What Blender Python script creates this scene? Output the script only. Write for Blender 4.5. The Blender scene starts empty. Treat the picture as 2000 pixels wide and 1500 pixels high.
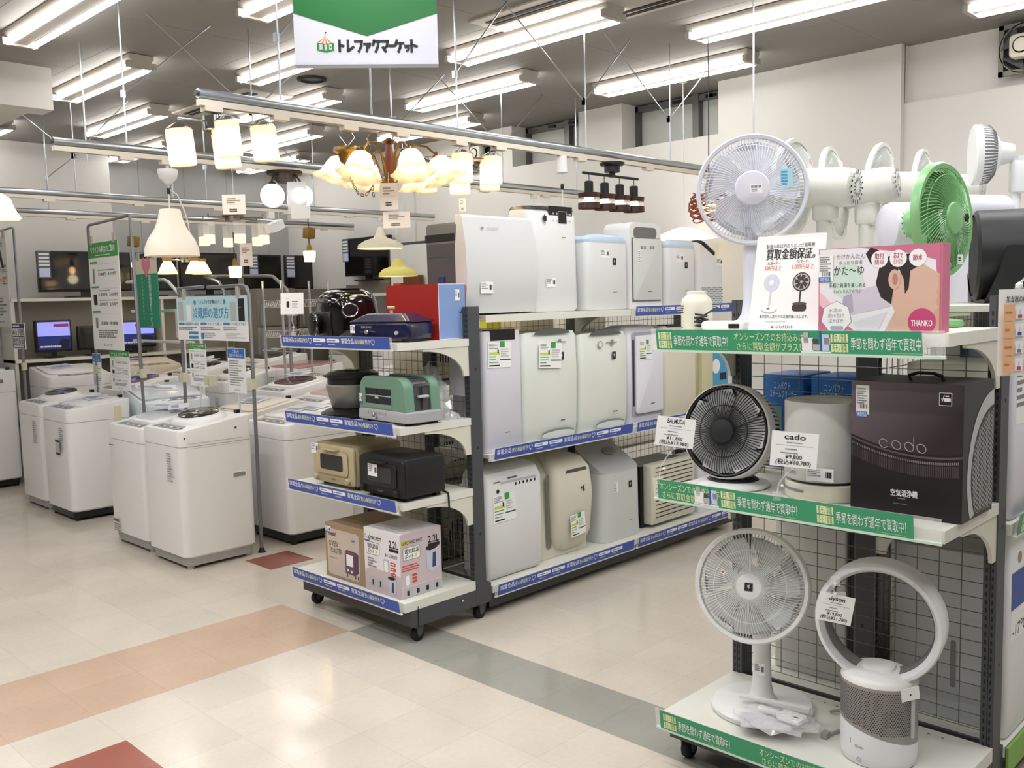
import bpy, math, random
from mathutils import Vector, Matrix
random.seed(7)
S = bpy.context.scene
COL = S.collection
PI = math.pi

# ---------------------------------------------------------------- camera, light, exposure
cam = bpy.data.cameras.new('camera'); cam.sensor_width = 36.0; cam.lens = 36.0 * 1809.76 / 2000.0
cam.clip_end = 60; cam.clip_start = 0.02
camo = bpy.data.objects.new('camera', cam); COL.objects.link(camo)
pitch, roll, yaw = math.radians(5.30015), math.radians(-1.39557), math.radians(44.48736)
_d = Vector((math.cos(yaw)*math.cos(pitch), math.sin(yaw)*math.cos(pitch), -math.sin(pitch)))
_r = Vector((math.sin(yaw), -math.cos(yaw), 0)); _u = _r.cross(_d)
_X = math.cos(roll)*_r + math.sin(roll)*_u; _Y = -math.sin(roll)*_r + math.cos(roll)*_u
camo.matrix_world = Matrix(((_X.x, _Y.x, -_d.x, 0), (_X.y, _Y.y, -_d.y, 0), (_X.z, _Y.z, -_d.z, 1.66), (0, 0, 0, 1)))
S.camera = camo
S.view_settings.view_transform = 'Standard'; S.view_settings.look = 'None'
S.view_settings.exposure = 0.25; S.view_settings.gamma = 1.0; S.view_settings.use_curve_mapping = False
S.cycles.max_bounces = 8; S.cycles.diffuse_bounces = 4; S.cycles.glossy_bounces = 3
S.cycles.transmission_bounces = 6; S.cycles.transparent_max_bounces = 12
S.cycles.caustics_reflective = False; S.cycles.caustics_refractive = False
S.cycles.sample_clamp_indirect = 4.0
world = bpy.data.worlds.new('world'); S.world = world; world.use_nodes = True
world.node_tree.nodes['Background'].inputs[0].default_value = (.9, .95, 1, 1)
world.node_tree.nodes['Background'].inputs[1].default_value = 0.25
CEIL = 3.35
TUBE_POWER = 13.0
# fluorescent fittings of the same ceiling grid that hang outside the picture: plain lamps at their places
def fitting_position(k, s):
    x = 2.74 + .743*k; y = 3.29 + 1.34*(s-1) + .645; m = (3.27-1.66)/1.54
    return x*m, y*m
VISIBLE_FITTINGS = [(-1,2),(0,1),(0,3),(0,5),(1,2),(1,4),(2,1),(2,3),(2,5),(3,0),(3,2),(3,4),(4,-1),(4,1),(4,3),(4,5)]
for k in range(-4, 5):
    for s in range(-2, 6):
        if (k+s) % 2 and (k, s) not in VISIBLE_FITTINGS:
            L = bpy.data.lights.new('ceiling_lamp_light', 'AREA'); L.shape = 'RECTANGLE'; L.size = .12; L.size_y = 1.3
            L.energy = TUBE_POWER*1.2; L.color = (1.0, .995, .99)
            o = bpy.data.objects.new('ceiling_lamp_light', L); COL.objects.link(o)
            x, y = fitting_position(k, s); o.location = (x, y, 3.25)

# ---------------------------------------------------------------- materials
def lin(c):
    if isinstance(c, str):
        c = c.lstrip('#'); c = [int(c[i:i+2], 16)/255 for i in (0, 2, 4)]
    return [((v+.055)/1.055)**2.4 if v > .04045 else v/12.92 for v in c[:3]]
MATS = {}
def M(name, col='#ffffff', rough=.5, metal=0, emit=0, alpha=1, trans=0, coat=0, spec=.5, noise=0, nscale=30, bump=0, ecol=None, ior=1.45, sss=0):
    if name in MATS: return MATS[name]
    m = bpy.data.materials.new(name); m.use_nodes = True; nt = m.node_tree
    b = nt.nodes['Principled BSDF']; c = lin(col)
    b.inputs['Base Color'].default_value = (*c, 1); b.inputs['Roughness'].default_value = rough
    b.inputs['Metallic'].default_value = metal; b.inputs['Specular IOR Level'].default_value = spec
    b.inputs['Coat Weight'].default_value = coat; b.inputs['Coat Roughness'].default_value = .08
    b.inputs['Transmission Weight'].default_value = trans; b.inputs['Alpha'].default_value = alpha
    b.inputs['IOR'].default_value = ior
    if emit:
        b.inputs['Emission Color'].default_value = (*(lin(ecol) if ecol else c), 1); b.inputs['Emission Strength'].default_value = emit
    if noise or bump:
        tc = nt.nodes.new('ShaderNodeTexCoord'); n = nt.nodes.new('ShaderNodeTexNoise')
        n.inputs['Scale'].default_value = nscale; n.inputs['Detail'].default_value = 5
        nt.links.new(tc.outputs['Object'], n.inputs['Vector'])
        if noise:
            mr = nt.nodes.new('ShaderNodeMapRange'); mr.inputs[1].default_value = .3; mr.inputs[2].default_value = .7
            mr.inputs[3].default_value = 1-noise; mr.inputs[4].default_value = 1+noise
            mx = nt.nodes.new('ShaderNodeMix'); mx.data_type = 'RGBA'; mx.blend_type = 'MULTIPLY'; mx.inputs[0].default_value = 1
            mx.inputs[6].default_value = (*c, 1)
            nt.links.new(n.outputs['Fac'], mr.inputs[0]); nt.links.new(mr.outputs[0], mx.inputs[7])
            nt.links.new(mx.outputs[2], b.inputs['Base Color'])
        if bump:
            bp = nt.nodes.new('ShaderNodeBump'); bp.inputs['Strength'].default_value = bump; bp.inputs['Distance'].default_value = .004
            nt.links.new(n.outputs['Fac'], bp.inputs['Height']); nt.links.new(bp.outputs[0], b.inputs['Normal'])
    MATS[name] = m
    return m
def floor_material(name, col, tile=.318, ox=2.655, oy=3.806):
    m = bpy.data.materials.new(name); m.use_nodes = True; nt = m.node_tree; N = nt.nodes.new; K = nt.links.new
    b = nt.nodes['Principled BSDF']; c = lin(col)
    tc = N('ShaderNodeTexCoord'); mp = N('ShaderNodeMapping'); mp.inputs['Location'].default_value = (-ox/tile, -oy/tile, 0)
    mp.inputs['Scale'].default_value = (1/tile, 1/tile, 1); K(tc.outputs['Object'], mp.inputs['Vector'])
    sp = N('ShaderNodeSeparateXYZ'); K(mp.outputs[0], sp.inputs[0])
    def line(o):
        f = N('ShaderNodeMath'); f.operation = 'FRACT'; K(o, f.inputs[0])
        a = N('ShaderNodeMath'); a.operation = 'SUBTRACT'; K(f.outputs[0], a.inputs[0]); a.inputs[1].default_value = .5
        e = N('ShaderNodeMath'); e.operation = 'ABSOLUTE'; K(a.outputs[0], e.inputs[0])
        g = N('ShaderNodeMath'); g.operation = 'GREATER_THAN'; K(e.outputs[0], g.inputs[0]); g.inputs[1].default_value = .4955
        return g.outputs[0]
    mxl = N('ShaderNodeMath'); mxl.operation = 'MAXIMUM'; K(line(sp.outputs[0]), mxl.inputs[0]); K(line(sp.outputs[1]), mxl.inputs[1])
    fl = N('ShaderNodeVectorMath'); fl.operation = 'FLOOR'; K(mp.outputs[0], fl.inputs[0])
    wn = N('ShaderNodeTexWhiteNoise'); K(fl.outputs[0], wn.inputs['Vector'])
    n1 = N('ShaderNodeTexNoise'); n1.inputs['Scale'].default_value = 2.2; n1.inputs['Detail'].default_value = 6; K(tc.outputs['Object'], n1.inputs['Vector'])
    n2 = N('ShaderNodeTexNoise'); n2.inputs['Scale'].default_value = 45; n2.inputs['Detail'].default_value = 3; K(tc.outputs['Object'], n2.inputs['Vector'])
    def rng(o, a, bb, lo=.3, hi=.7):
        r = N('ShaderNodeMapRange'); r.inputs[1].default_value = lo; r.inputs[2].default_value = hi; r.inputs[3].default_value = a; r.inputs[4].default_value = bb
        K(o, r.inputs[0]); return r.outputs[0]
    def mul(a, bb):
        x = N('ShaderNodeMath'); x.operation = 'MULTIPLY'; K(a, x.inputs[0]); K(bb, x.inputs[1]); return x.outputs[0]
    v = mul(mul(rng(n1.outputs['Fac'], .93, 1.04), rng(n2.outputs['Fac'], .97, 1.02)), mul(rng(wn.outputs['Value'], .955, 1.02, 0, 1), rng(mxl.outputs[0], 1, .86, 0, 1)))
    vor = N('ShaderNodeTexVoronoi'); vor.inputs['Scale'].default_value = 3.1; vor.inputs['Randomness'].default_value = 1; K(tc.outputs['Object'], vor.inputs['Vector'])
    v = mul(v, rng(vor.outputs['Distance'], .45, 1, .012, .02))
    mx = N('ShaderNodeMix'); mx.data_type = 'RGBA'; mx.blend_type = 'MULTIPLY'; mx.inputs[0].default_value = 1; mx.inputs[6].default_value = (*c, 1)
    K(v, mx.inputs[7]); K(mx.outputs[2], b.inputs['Base Color'])
    K(rng(n1.outputs['Fac'], .09, .24), b.inputs['Roughness']); b.inputs['Specular IOR Level'].default_value = .5
    bp = N('ShaderNodeBump'); bp.inputs['Strength'].default_value = .05; bp.inputs['Distance'].default_value = .006
    n3 = N('ShaderNodeTexNoise'); n3.inputs['Scale'].default_value = 6; K(tc.outputs['Object'], n3.inputs['Vector'])
    K(n3.outputs['Fac'], bp.inputs['Height']); K(bp.outputs[0], b.inputs['Normal'])
    return m
WHITE = M('white_plastic', '#e9e9e8', .32); WHITE2 = M('cool_white_plastic', '#e4e6ea', .3)
CREAM = M('cream_plastic', '#e6e1d0', .4); GREEN_WHITE = M('greenish_white_plastic', '#dfe4dd', .35)
LGREY = M('light_grey_plastic', '#b9bbbd', .45); GREY = M('grey_plastic', '#8a8c8e', .5); DGREY = M('dark_grey_plastic', '#4b4d50', .5)
BLACK = M('black_plastic', '#151517', .35); GLOSSBLACK = M('gloss_black_plastic', '#0a0a0c', .08, coat=.6)
STEEL = M('charcoal_steel', '#4a4d50', .5, metal=.1); SHELFW = M('white_shelf_steel', '#dcdcd3', .4)
CHROME = M('chrome', '#d5d7da', .12, metal=1); ZINC = M('zinc_pipe', '#b4babf', .3, metal=.9); BRASS = M('brass', '#84693a', .34, metal=1)
RUBBER = M('black_rubber', '#121214', .6); PAPER = M('white_paper', '#f1f1f0', .7); INK = M('black_ink', '#232224', .6); GREYINK = M('grey_ink', '#8b8b8d', .7)
BLUE = M('blue_label', '#3f57ae', .45); PALEBLUE = M('pale_blue_print', '#c9d3f0', .5); GREEN = M('green_label', '#3b9a70', .45); PALEYELLOW = M('pale_yellow_print', '#e8edb6', .5)
WPRINT = M('white_print', '#f3f4f4', .55); LIME = M('green_print', '#3f9a4a', .55); YEL = M('yellow_print', '#e3d944', .55); RED = M('red_print', '#d2453a', .55)
DSLOT = M('dark_slot', '#1b1c1e', .7); CLEAR = M('clear_plastic', '#ffffff', .05, alpha=.22, spec=.6); ORANGE = M('orange_print', '#eeb88c', .6)
WIRE = M('wire_mesh_steel', '#6e6c66', .45, metal=.5); SKYB = M('sky_blue_print', '#4a9fcb', .5); BLUEPRINT = M('blue_print', '#2f6fc4', .5)

# ---------------------------------------------------------------- mesh builder
def opal(name, col, mixw=.6):
    m = bpy.data.materials.new(name); m.use_nodes = True; nt = m.node_tree; nt.nodes.remove(nt.nodes['Principled BSDF'])
    t = nt.nodes.new('ShaderNodeBsdfTranslucent'); d = nt.nodes.new('ShaderNodeBsdfPrincipled'); x = nt.nodes.new('ShaderNodeMixShader'); x.inputs[0].default_value = mixw
    t.inputs[0].default_value = (*lin(col), 1); d.inputs['Base Color'].default_value = (*lin(col), 1); d.inputs['Roughness'].default_value = .25
    nt.links.new(d.outputs[0], x.inputs[1]); nt.links.new(t.outputs[0], x.inputs[2]); nt.links.new(x.outputs[0], nt.nodes['Material Output'].inputs[0]); return m
TEXTS = {}
def text_data(s, bold):
    if (s, bold) not in TEXTS:
        cu = bpy.data.curves.new('t', 'FONT'); cu.body = s; cu.size = 1; cu.offset = bold; cu.resolution_u = 2; cu.fill_mode = 'FRONT'
        o = bpy.data.objects.new('t', cu); me = o.to_mesh()
        v = [tuple(p.co[:2]) for p in me.vertices]; f = [tuple(p.vertices) for p in me.polygons]
        o.to_mesh_clear(); bpy.data.objects.remove(o); bpy.data.curves.remove(cu)
        x0 = min([p[0] for p in v] or [0]); x1 = max([p[0] for p in v] or [1]); y0 = min([p[1] for p in v] or [0]); y1 = max([p[1] for p in v] or [1])
        TEXTS[(s, bold)] = (v, f, x0, x1, y0, y1)
    return TEXTS[(s, bold)]
def rrect(cx, cy, w, d, r, n=5):
    r = min(r, w/2-1e-4, d/2-1e-4); p = []
    for (sx, sy, a0) in ((1, -1, -90), (1, 1, 0), (-1, 1, 90), (-1, -1, 180)):
        for i in range(n+1):
            a = math.radians(a0 + 90*i/n); p.append((cx+sx*(w/2-r)+r*math.cos(a), cy+sy*(d/2-r)+r*math.sin(a)))
    return p
class MB:
    def __init__(s): s.v = []; s.f = []; s.mi = []; s.mats = []; s.T = Matrix.Identity(4)
    def mat(s, m):
        if m not in s.mats: s.mats.append(m)
        return s.mats.index(m)
    def add(s, vs, fs, m):
        b = len(s.v); T = s.T; s.v += [tuple(T @ Vector(p)) for p in vs]; k = s.mat(m)
        for f in fs: s.f.append(tuple(b+i for i in f)); s.mi.append(k)
        return s
    def at(s, x=0, y=0, z=0, rz=0, rx=0, ry=0): s.T = Matrix.Translation((x, y, z)) @ Matrix.Rotation(rz, 4, 'Z') @ Matrix.Rotation(rx, 4, 'X') @ Matrix.Rotation(ry, 4, 'Y'); return s
    def box(s, x0, y0, z0, x1, y1, z1, m):
        v = [(x, y, z) for z in (z0, z1) for (x, y) in ((x0, y0), (x1, y0), (x1, y1), (x0, y1))]
        return s.add(v, [(3, 2, 1, 0), (4, 5, 6, 7), (0, 1, 5, 4), (1, 2, 6, 5), (2, 3, 7, 6), (3, 0, 4, 7)], m)
    def loft(s, loops, m, cap0=True, cap1=True, closed=True):
        n = len(loops[0]); v = [p for l in loops for p in l]; f = []
        for i in range(len(loops)-1):
            for j in range(n if closed else n-1):
                k = (j+1) % n; f.append((i*n+j, i*n+k, (i+1)*n+k, (i+1)*n+j))
        if cap0: f.append(tuple(range(n-1, -1, -1)))
        if cap1: f.append(tuple((len(loops)-1)*n+j for j in range(n)))
        return s.add(v, f, m)
    def rbox(s, x0, y0, z0, x1, y1, z1, r, m, e=None, n=4):
        cx, cy, w, d = (x0+x1)/2, (y0+y1)/2, x1-x0, y1-y0
        if e is None: e = min(r*.6, (z1-z0)*.3)
        L = []
        for z, i in ((z0, e), (z0+e*.3, e*.3), (z0+e, 0), (z1-e, 0), (z1-e*.3, e*.3), (z1, e)):
            L.append([(x, y, z) for x, y in rrect(cx, cy, w-2*i, d-2*i, max(r-i*.5, .002), n)])
        return s.loft(L, m)
    def tube(s, pts, r, m, n=8, closed=False):
        pts = [Vector(p) for p in pts]; k = len(pts); L = []; up = None
        for i, p in enumerate(pts):
            a = pts[(i-1) % k] if (closed or i) else p; b = pts[(i+1) % k] if (closed or i < k-1) else p
            t = (b-a).normalized()
            if up is None: up = Vector((0, 0, 1)) if abs(t.z) < .9 else Vector((1, 0, 0))
            x = up.cross(t); x = x.normalized() if x.length > 1e-6 else Vector((1, 0, 0)); y = t.cross(x); up = y
            rr = r[i] if isinstance(r, (list, tuple)) else r
            L.append([tuple(p + x*rr*math.cos(2*PI*j/n) + y*rr*math.sin(2*PI*j/n)) for j in range(n)])
        if closed: L.append(L[0]); return s.loft(L, m, False, False)
        return s.loft(L, m)
    def lathe(s, prof, m, n=32, cx=0, cy=0, sx=1, sy=1, cap0=True, cap1=True):
        return s.loft([[(cx+sx*r*math.cos(2*PI*j/n), cy+sy*r*math.sin(2*PI*j/n), z) for j in range(n)] for r, z in prof], m, cap0, cap1)
    def prism(s, poly, a0, a1, m, axis='y'):
        if axis == 'y': P = [[(x, a, z) for x, z in poly] for a in (a0, a1)]
        elif axis == 'x': P = [[(a, x, z) for x, z in poly] for a in (a0, a1)]
        else: P = [[(x, z, a) for x, z in poly] for a in (a0, a1)]
        return s.loft(P, m)
    def poly(s, pts, m, y=0): return s.add([(x, y, z) for x, z in pts], [tuple(range(len(pts)))], m)
    def rect(s, x0, z0, x1, z1, m, y=0): return s.poly([(x0, z0), (x1, z0), (x1, z1), (x0, z1)], m, y)
    def rr(s, x0, z0, x1, z1, r, m, y=0): return s.poly(rrect((x0+x1)/2, (z0+z1)/2, x1-x0, z1-z0, r, 3), m, y)
    def disc(s, x, z, r, m, y=0, n=24, sx=1): return s.poly([(x+sx*r*math.cos(2*PI*i/n), z+r*math.sin(2*PI*i/n)) for i in range(n)], m, y)
    def text(s, t, x, z, h, m, y=0, w=None, al='l', bold=0):
        wide = any(ord(ch) > 0x2fff for ch in t)
        if wide and bold:
            for q in (-.022, .022): s.text(t, x+q*h, z, h, m, y+q*.004, w, al)
            return s
        v, f, x0, x1, y0, y1 = text_data(t, bold); k = h/.88
        kx = k if w is None else w/(x1-x0); W = (x1-x0)*kx
        ox = x - x0*kx - (W/2 if al == 'c' else W if al == 'r' else 0)
        return s.add([(ox+a*kx, y, z+.1*h+b*k) for a, b in v], f, m)
    def vtext(s, t, x, z, h, m, y=0, bold=0, step=1.08):
        for c in t: s.text(c, x, z-h, h, m, y, al='c', bold=bold); z -= h*step
        return s
    def scrawl(s, x0, z0, x1, z1, rows, m, y=0, seed=1, fill=.55):
        R = random.Random(seed); hh = (z1-z0)/rows
        for i in range(rows):
            z = z1-(i+.5)*hh; x = x0; xe = x0+(x1-x0)*R.uniform(.55, 1)
            while x < xe:
                w = min(R.uniform(.04, .14)*(x1-x0), xe-x); s.rect(x, z-hh*fill/2, x+w*.86, z+hh*fill/2, m, y); x += w
        return s
    def build(s, name, parent=None, sharp=40):
        me = bpy.data.meshes.new(name); me.from_pydata(s.v, [], s.f)
        for m in s.mats: me.materials.append(m)
        me.polygons.foreach_set('material_index', s.mi); me.polygons.foreach_set('use_smooth', [True]*len(s.f))
        me.set_sharp_from_angle(angle=math.radians(sharp)); me.update()
        o = bpy.data.objects.new(name, me); COL.objects.link(o)
        if parent: o.parent = parent
        return o
def tag(o, label=None, cat=None, group=None, kind=None):
    if label: o['label'] = label
    if cat: o['category'] = cat
    if group: o['group'] = group
    if kind: o['kind'] = kind
    return o
def thing(name, label, cat, loc=(0, 0, 0), rz=0, group=None):
    o = bpy.data.objects.new(name, None); COL.objects.link(o); o.empty_display_size = .1
    o.location = (loc[0], loc[1], loc[2] + (.0015 if loc[2] > .1 else 0)); o.rotation_euler = (0, 0, rz)   # a hair above what it stands on
    return tag(o, label, cat, group)
def kids(o): return [c for c in COL.objects if c.parent == o]
def dup(o, loc, rz=None, label=None, group=None, parent=None):
    c = o.copy(); COL.objects.link(c)
    if parent is None:
        c.location = loc
        if rz is not None: c.rotation_euler = (0, 0, rz)
        if label: c['label'] = label
        if group: c['group'] = group
    else: c.parent = parent
    for ch in kids(o): dup(ch, None, parent=c)
    return c
LEFTWARD = -PI/2      # local front (-y) turned to face the left aisle
def arc(cx, cz, r, a0, a1, n): return [(cx+r*math.cos(math.radians(a0+(a1-a0)*i/n)), cz+r*math.sin(math.radians(a0+(a1-a0)*i/n))) for i in range(n+1)]
# ---------------------------------------------------------------- room
XR, YB = 6.7, 10.6
f = MB(); FL = floor_material('cream_floor_tile', '#d2c9bc'); FP = floor_material('pink_floor_tile', '#c6ab95'); FG = floor_material('grey_floor_tile', '#9d9c94'); FR = floor_material('red_floor_tile', '#98594c')
xs = [-5, 1.065, 1.383, 2.655, 2.973, 3.291, 7.2]; ys = [-5, 3.17, 3.488, 3.806, 4.442, 5.078, 5.396, 11]
for i in range(6):
    for j in range(7):
        x, y = (xs[i]+xs[i+1])/2, (ys[j]+ys[j+1])/2; m = FL
        if 2.655 < x < 2.973 and y < 3.806: m = FG
        if x < 2.655 and 3.806 < y < 4.442: m = FP
        if (1.065 < x < 1.383 and 3.17 < y < 3.488) or (2.973 < x < 3.291 and 5.078 < y < 5.396): m = FR
        f.add([(xs[i], ys[j], 0), (xs[i+1], ys[j], 0), (xs[i+1], ys[j+1], 0), (xs[i], ys[j+1], 0)], [(0, 1, 2, 3)], m)
tag(f.build('floor'), 'glossy cream tile floor with pink, grey and red tile bands', 'floor', kind='structure')
CM = M('ceiling_board', '#8e8b87', .8, noise=.04, nscale=1.5)
WM = M('white_wall_paint', '#e3e1dd', .75, noise=.02, nscale=2); WG = M('grey_wall_paint', '#b4b4b4', .8, noise=.02, nscale=1.2)
c = MB(); c.box(-5, -5, CEIL, 7.2, 11, CEIL+.1, CM)
JL = M('ceiling_joint', '#8d8983', .8)
for k in range(-3, 10): c.box(-5+.0, k*1.39-.05, CEIL-.001, 7, k*1.39-.045, CEIL, JL)
for k in range(-5, 9): c.box(k*.78+.3, -5, CEIL-.001, k*.78+.305, 11, CEIL, JL)
tag(c.build('ceiling'), 'grey board ceiling', 'ceiling', kind='structure')
w = MB()
zl = 2.95
w.box(XR, -5, 0, XR+.35, 7.2, zl, WM); w.box(XR, 7.2, 0, XR+.35, YB+.3, CEIL, WM)
w.box(XR, 2.66, zl, XR+.35, 4.12, CEIL, WM); w.box(XR, 5.14, zl, XR+.35, 5.64, CEIL, WM); w.box(XR, 6.5, zl, XR+.35, 7.2, CEIL, WM)
w.box(XR+.06, -5, zl, XR+.35, 2.66, CEIL, WM); w.box(XR+.001, -5, 0, XR+.06, 2.66, 0.01, WM)
w.box(XR-.06, 2.66, 0, XR+.01, 4.12, CEIL, WM)
w.box(XR-.03, 8.0, 0, XR, 8.5, CEIL, WM)
tag(w.build('wall_right'), 'white plastered wall with high windows on the right', 'wall', kind='structure')
w = MB(); w.box(-5, YB, 0, XR+.3, YB+.2, CEIL, WG); w.box(-5, YB-.42, 0, 4.25, YB, CEIL, M('wall_left_part', '#d6d4d1', .8))
PS = M('wall_panel_seam', '#9b9b9b', .8)
for x in (4.75, 5.3, 5.85, 6.4): w.box(x, YB-.002, 1.5, x+.006, YB, CEIL, PS)
tag(w.build('wall_back'), 'grey wall with a white part behind the televisions', 'wall', kind='structure')
w = MB(); w.box(-5.2, -5, 0, -5, 11, CEIL, WM); tag(w.build('wall_left'), 'white wall on the far left', 'wall', kind='structure')
w = MB(); w.box(-5, -5.2, 0, 7.2, -5, CEIL, WM); tag(w.build('wall_front'), 'white wall behind the viewer', 'wall', kind='structure')
w = MB(); w.box(-5, 6.98, 3.06, 2.55, 7.2, CEIL, WM); w.box(-5, 7.2, 3.09, 2.5, 10.18, CEIL, WM)
tag(w.build('trim_1'), 'white boxed beam below the ceiling at the left', 'trim', kind='structure')
FRM = M('window_aluminium', '#6d6d6b', .4, metal=.6); GLS = M('frosted_pane', '#c9cdc9', .5)
def window(n, y0, y1, split):
    t = tag(MB().box(XR+.24, y0, zl, XR+.3, y1, zl+.03, FRM).box(XR+.2, y0, CEIL-.06, XR+.3, y1, CEIL-.01, FRM).box(XR+.2, y0, zl, XR+.3, y0+.03, CEIL, FRM)
        .box(XR+.2, y1-.03, zl, XR+.3, y1, CEIL, FRM).box(XR+.19, split-.03, zl, XR+.3, split+.03, CEIL, FRM).build('window_%d' % n), 'high frosted window strip in the right wall', 'window', kind='structure')
    MB().box(XR+.26, y0+.03, zl+.03, XR+.27, y1-.03, CEIL-.06, GLS).build('pane', t)
    for yy in (y0+.2, split+.15, split-.2): MB().box(XR+.18, yy, CEIL-.05, XR+.22, yy+.08, CEIL-.025, BLACK).build('catch', t)
window(1, 4.12, 5.14, 4.5); window(2, 5.64, 6.5, 5.95)
# ---------------------------------------------------------------- ceiling fittings
FIT = M('fitting_enamel', '#aba59c', .5); TUBE = M('lit_tube', '#fff6e8', emit=TUBE_POWER, ecol='#fffdfa')
def fluorescent(label):
    t = thing('ceiling_light', label, 'ceiling light', group='twin tube ceiling lights')
    b = MB(); b.loft([[(x, y, z) for x, z in ((-.04, .0), (.04, .0), (.085, .055), (.085, .075), (-.085, .075), (-.085, .055))] for y in (-.69, .69)], FIT)
    for y in (-.69, .66): b.box(-.1, y, -.012, .1, y+.03, .03, FIT)
    b.build('housing', t)
    for x in (-.075, .075): MB().at(0, 0, 0).tube([(x, -.655, 0), (x, .655, 0)], .0165, TUBE, 10).build('tube', t)
    return t
def where(k, s):
    h = 'above the left aisle' if k < 1 else 'above the hanging lamps' if k < 3 else 'towards the right wall'
    d = 'nearest row' if s < 1 else 'second row' if s < 2 else 'third row' if s < 3 else 'fourth row' if s < 4 else 'fifth row' if s < 5 else 'farthest row'
    return h, d
t0 = None
for (k, s) in VISIBLE_FITTINGS:
    x, y = fitting_position(k, s); h, d = where(k, s)
    lab = {(-1,2): 'lit twin tube light cut by the top left corner of the picture', (0,1): 'lit twin tube light cut off beside the left edge of the green banner', (0,3): 'lit twin tube light beside the boxed beam on the left',
        (0,5): 'short glimpse of a lit twin tube light under the left beam', (1,2): 'lit twin tube light passing just under the left edge of the banner', (1,4): 'lit twin tube light above the start of the second lamp rail',
        (2,1): 'long lit twin tube light right of the green banner', (2,3): 'lit twin tube light below the banner near the round ceiling vent', (2,5): 'small lit twin tube light peeping out left of the four white cylinder shades',
        (3,0): 'long lit twin tube light at the top above the white fans', (3,2): 'lit twin tube light right of the banner, second along that side', (3,4): 'lit twin tube light right behind the rightmost cylinder shade on the left cluster',
        (4,-1): 'lit twin tube light at the top right corner by the exhaust fan', (4,1): 'lit twin tube light over the high windows', (4,3): 'lit twin tube light right above the brass chandelier',
        (4,5): 'farthest small twin tube light above the globe lamp'}[(k, s)]
    if t0 is None: t0 = fluorescent(lab); t0.location = (x, y, 3.27)
    else: dup(t0, (x, y, 3.27), 0, lab)
VSLOT = M('vent_slot', '#26221f', .8)
def cassette(x, y, label, a=1.0):
    t = thing('ceiling_vent', label, 'ceiling air vent', (x, y, CEIL), 0, 'air conditioning cassettes')
    b = MB().box(-.34*a, -.62, -.012, .34*a, .62, 0, M('vent_panel', '#bcb6ad', .6)); b.build('panel', t)
    for xx in (-.27, -.21, .2, .26): MB().box(xx*a, -.55, -.016, xx*a+.035, .55, -.011, VSLOT).build('slot', t)
cassette(4.36, 3.62, 'slotted ceiling air conditioner right of the green banner'); cassette(4.22, 7.3, 'slotted ceiling air conditioner above the left end of the first lamp rail')
t = tag(MB().lathe([(.11, CEIL), (.11, CEIL-.015), (.09, CEIL-.02), (.085, CEIL-.01), (.02, CEIL-.01)], DSLOT, 24, 4.11, 6.08).build('round_vent'), 'small dark round vent in the ceiling below the banner', 'ceiling vent')
t = thing('smoke_detector', 'white disc smoke detector on the ceiling above the long tube light', 'smoke detector', (5.24, 3.17, CEIL))
MB().lathe([(.06, 0), (.06, -.015), (.05, -.02)], WHITE, 20).build('base', t); MB().lathe([(.03, -.02), (.028, -.04), (.01, -.045)], WHITE, 16).build('sensor', t)
def wall_fan(y, z, s, label):
    t = thing('exhaust_fan', label, 'exhaust fan', (XR-.02, y, z), LEFTWARD, 'exhaust fans in the right wall')
    G = M('exhaust_grey', '#7d7c74', .5, metal=.4)
    b = MB()
    for (x0, z0, x1, z1) in ((-s, -s, s, -s+.03), (-s, s-.03, s, s), (-s, -s, -s+.03, s), (s-.03, -s, s, s)): b.box(x0, -.03, z0, x1, .0, z1, G)
    b.build('frame', t)
    MB().at(0, -.0, 0, rx=PI/2).lathe([(s*.8, -.02), (s*.95, .03), (s*.99, .03), (s*.99, -.02)], G, 28, cap0=False, cap1=False).build('bell_mouth', t)
    MB().rect(-s+.02, -s+.02, s-.02, s-.02, VSLOT, -.003).build('back_plate', t)
    MB().at(0, -.06, 0, rx=PI/2).rbox(-.075, -.075, -.03, .075, .075, .06, .03, M('motor_cream', '#d8d5c4', .5)).build('motor', t)
    MB().at(0, -.125, 0, rx=PI/2).lathe([(.045, 0), (.05, .004), (.05, -.004)], BLACK, 20).lathe([(.042, .006), (.02, .008)], M('motor_cream', '#d8d5c4'), 20).build('motor_cap', t)
    for k in range(4):
        a = k*PI/2+.6
        MB().at(0, -.03, 0, ry=a).loft([[(.07, .0, -.03), (.07, .006, .03), (.07, .0, .03)], [(s*.75, -.03, -.08), (s*.75, .0, .08), (s*.75, -.01, .08)]], DGREY).build('blade', t)
wall_fan(1.88, 3.17, .16, 'square exhaust fan in the wall at the top right corner'); wall_fan(6.9, 3.12, .17, 'square exhaust fan in the far wall behind the cylinder lamps')
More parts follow.
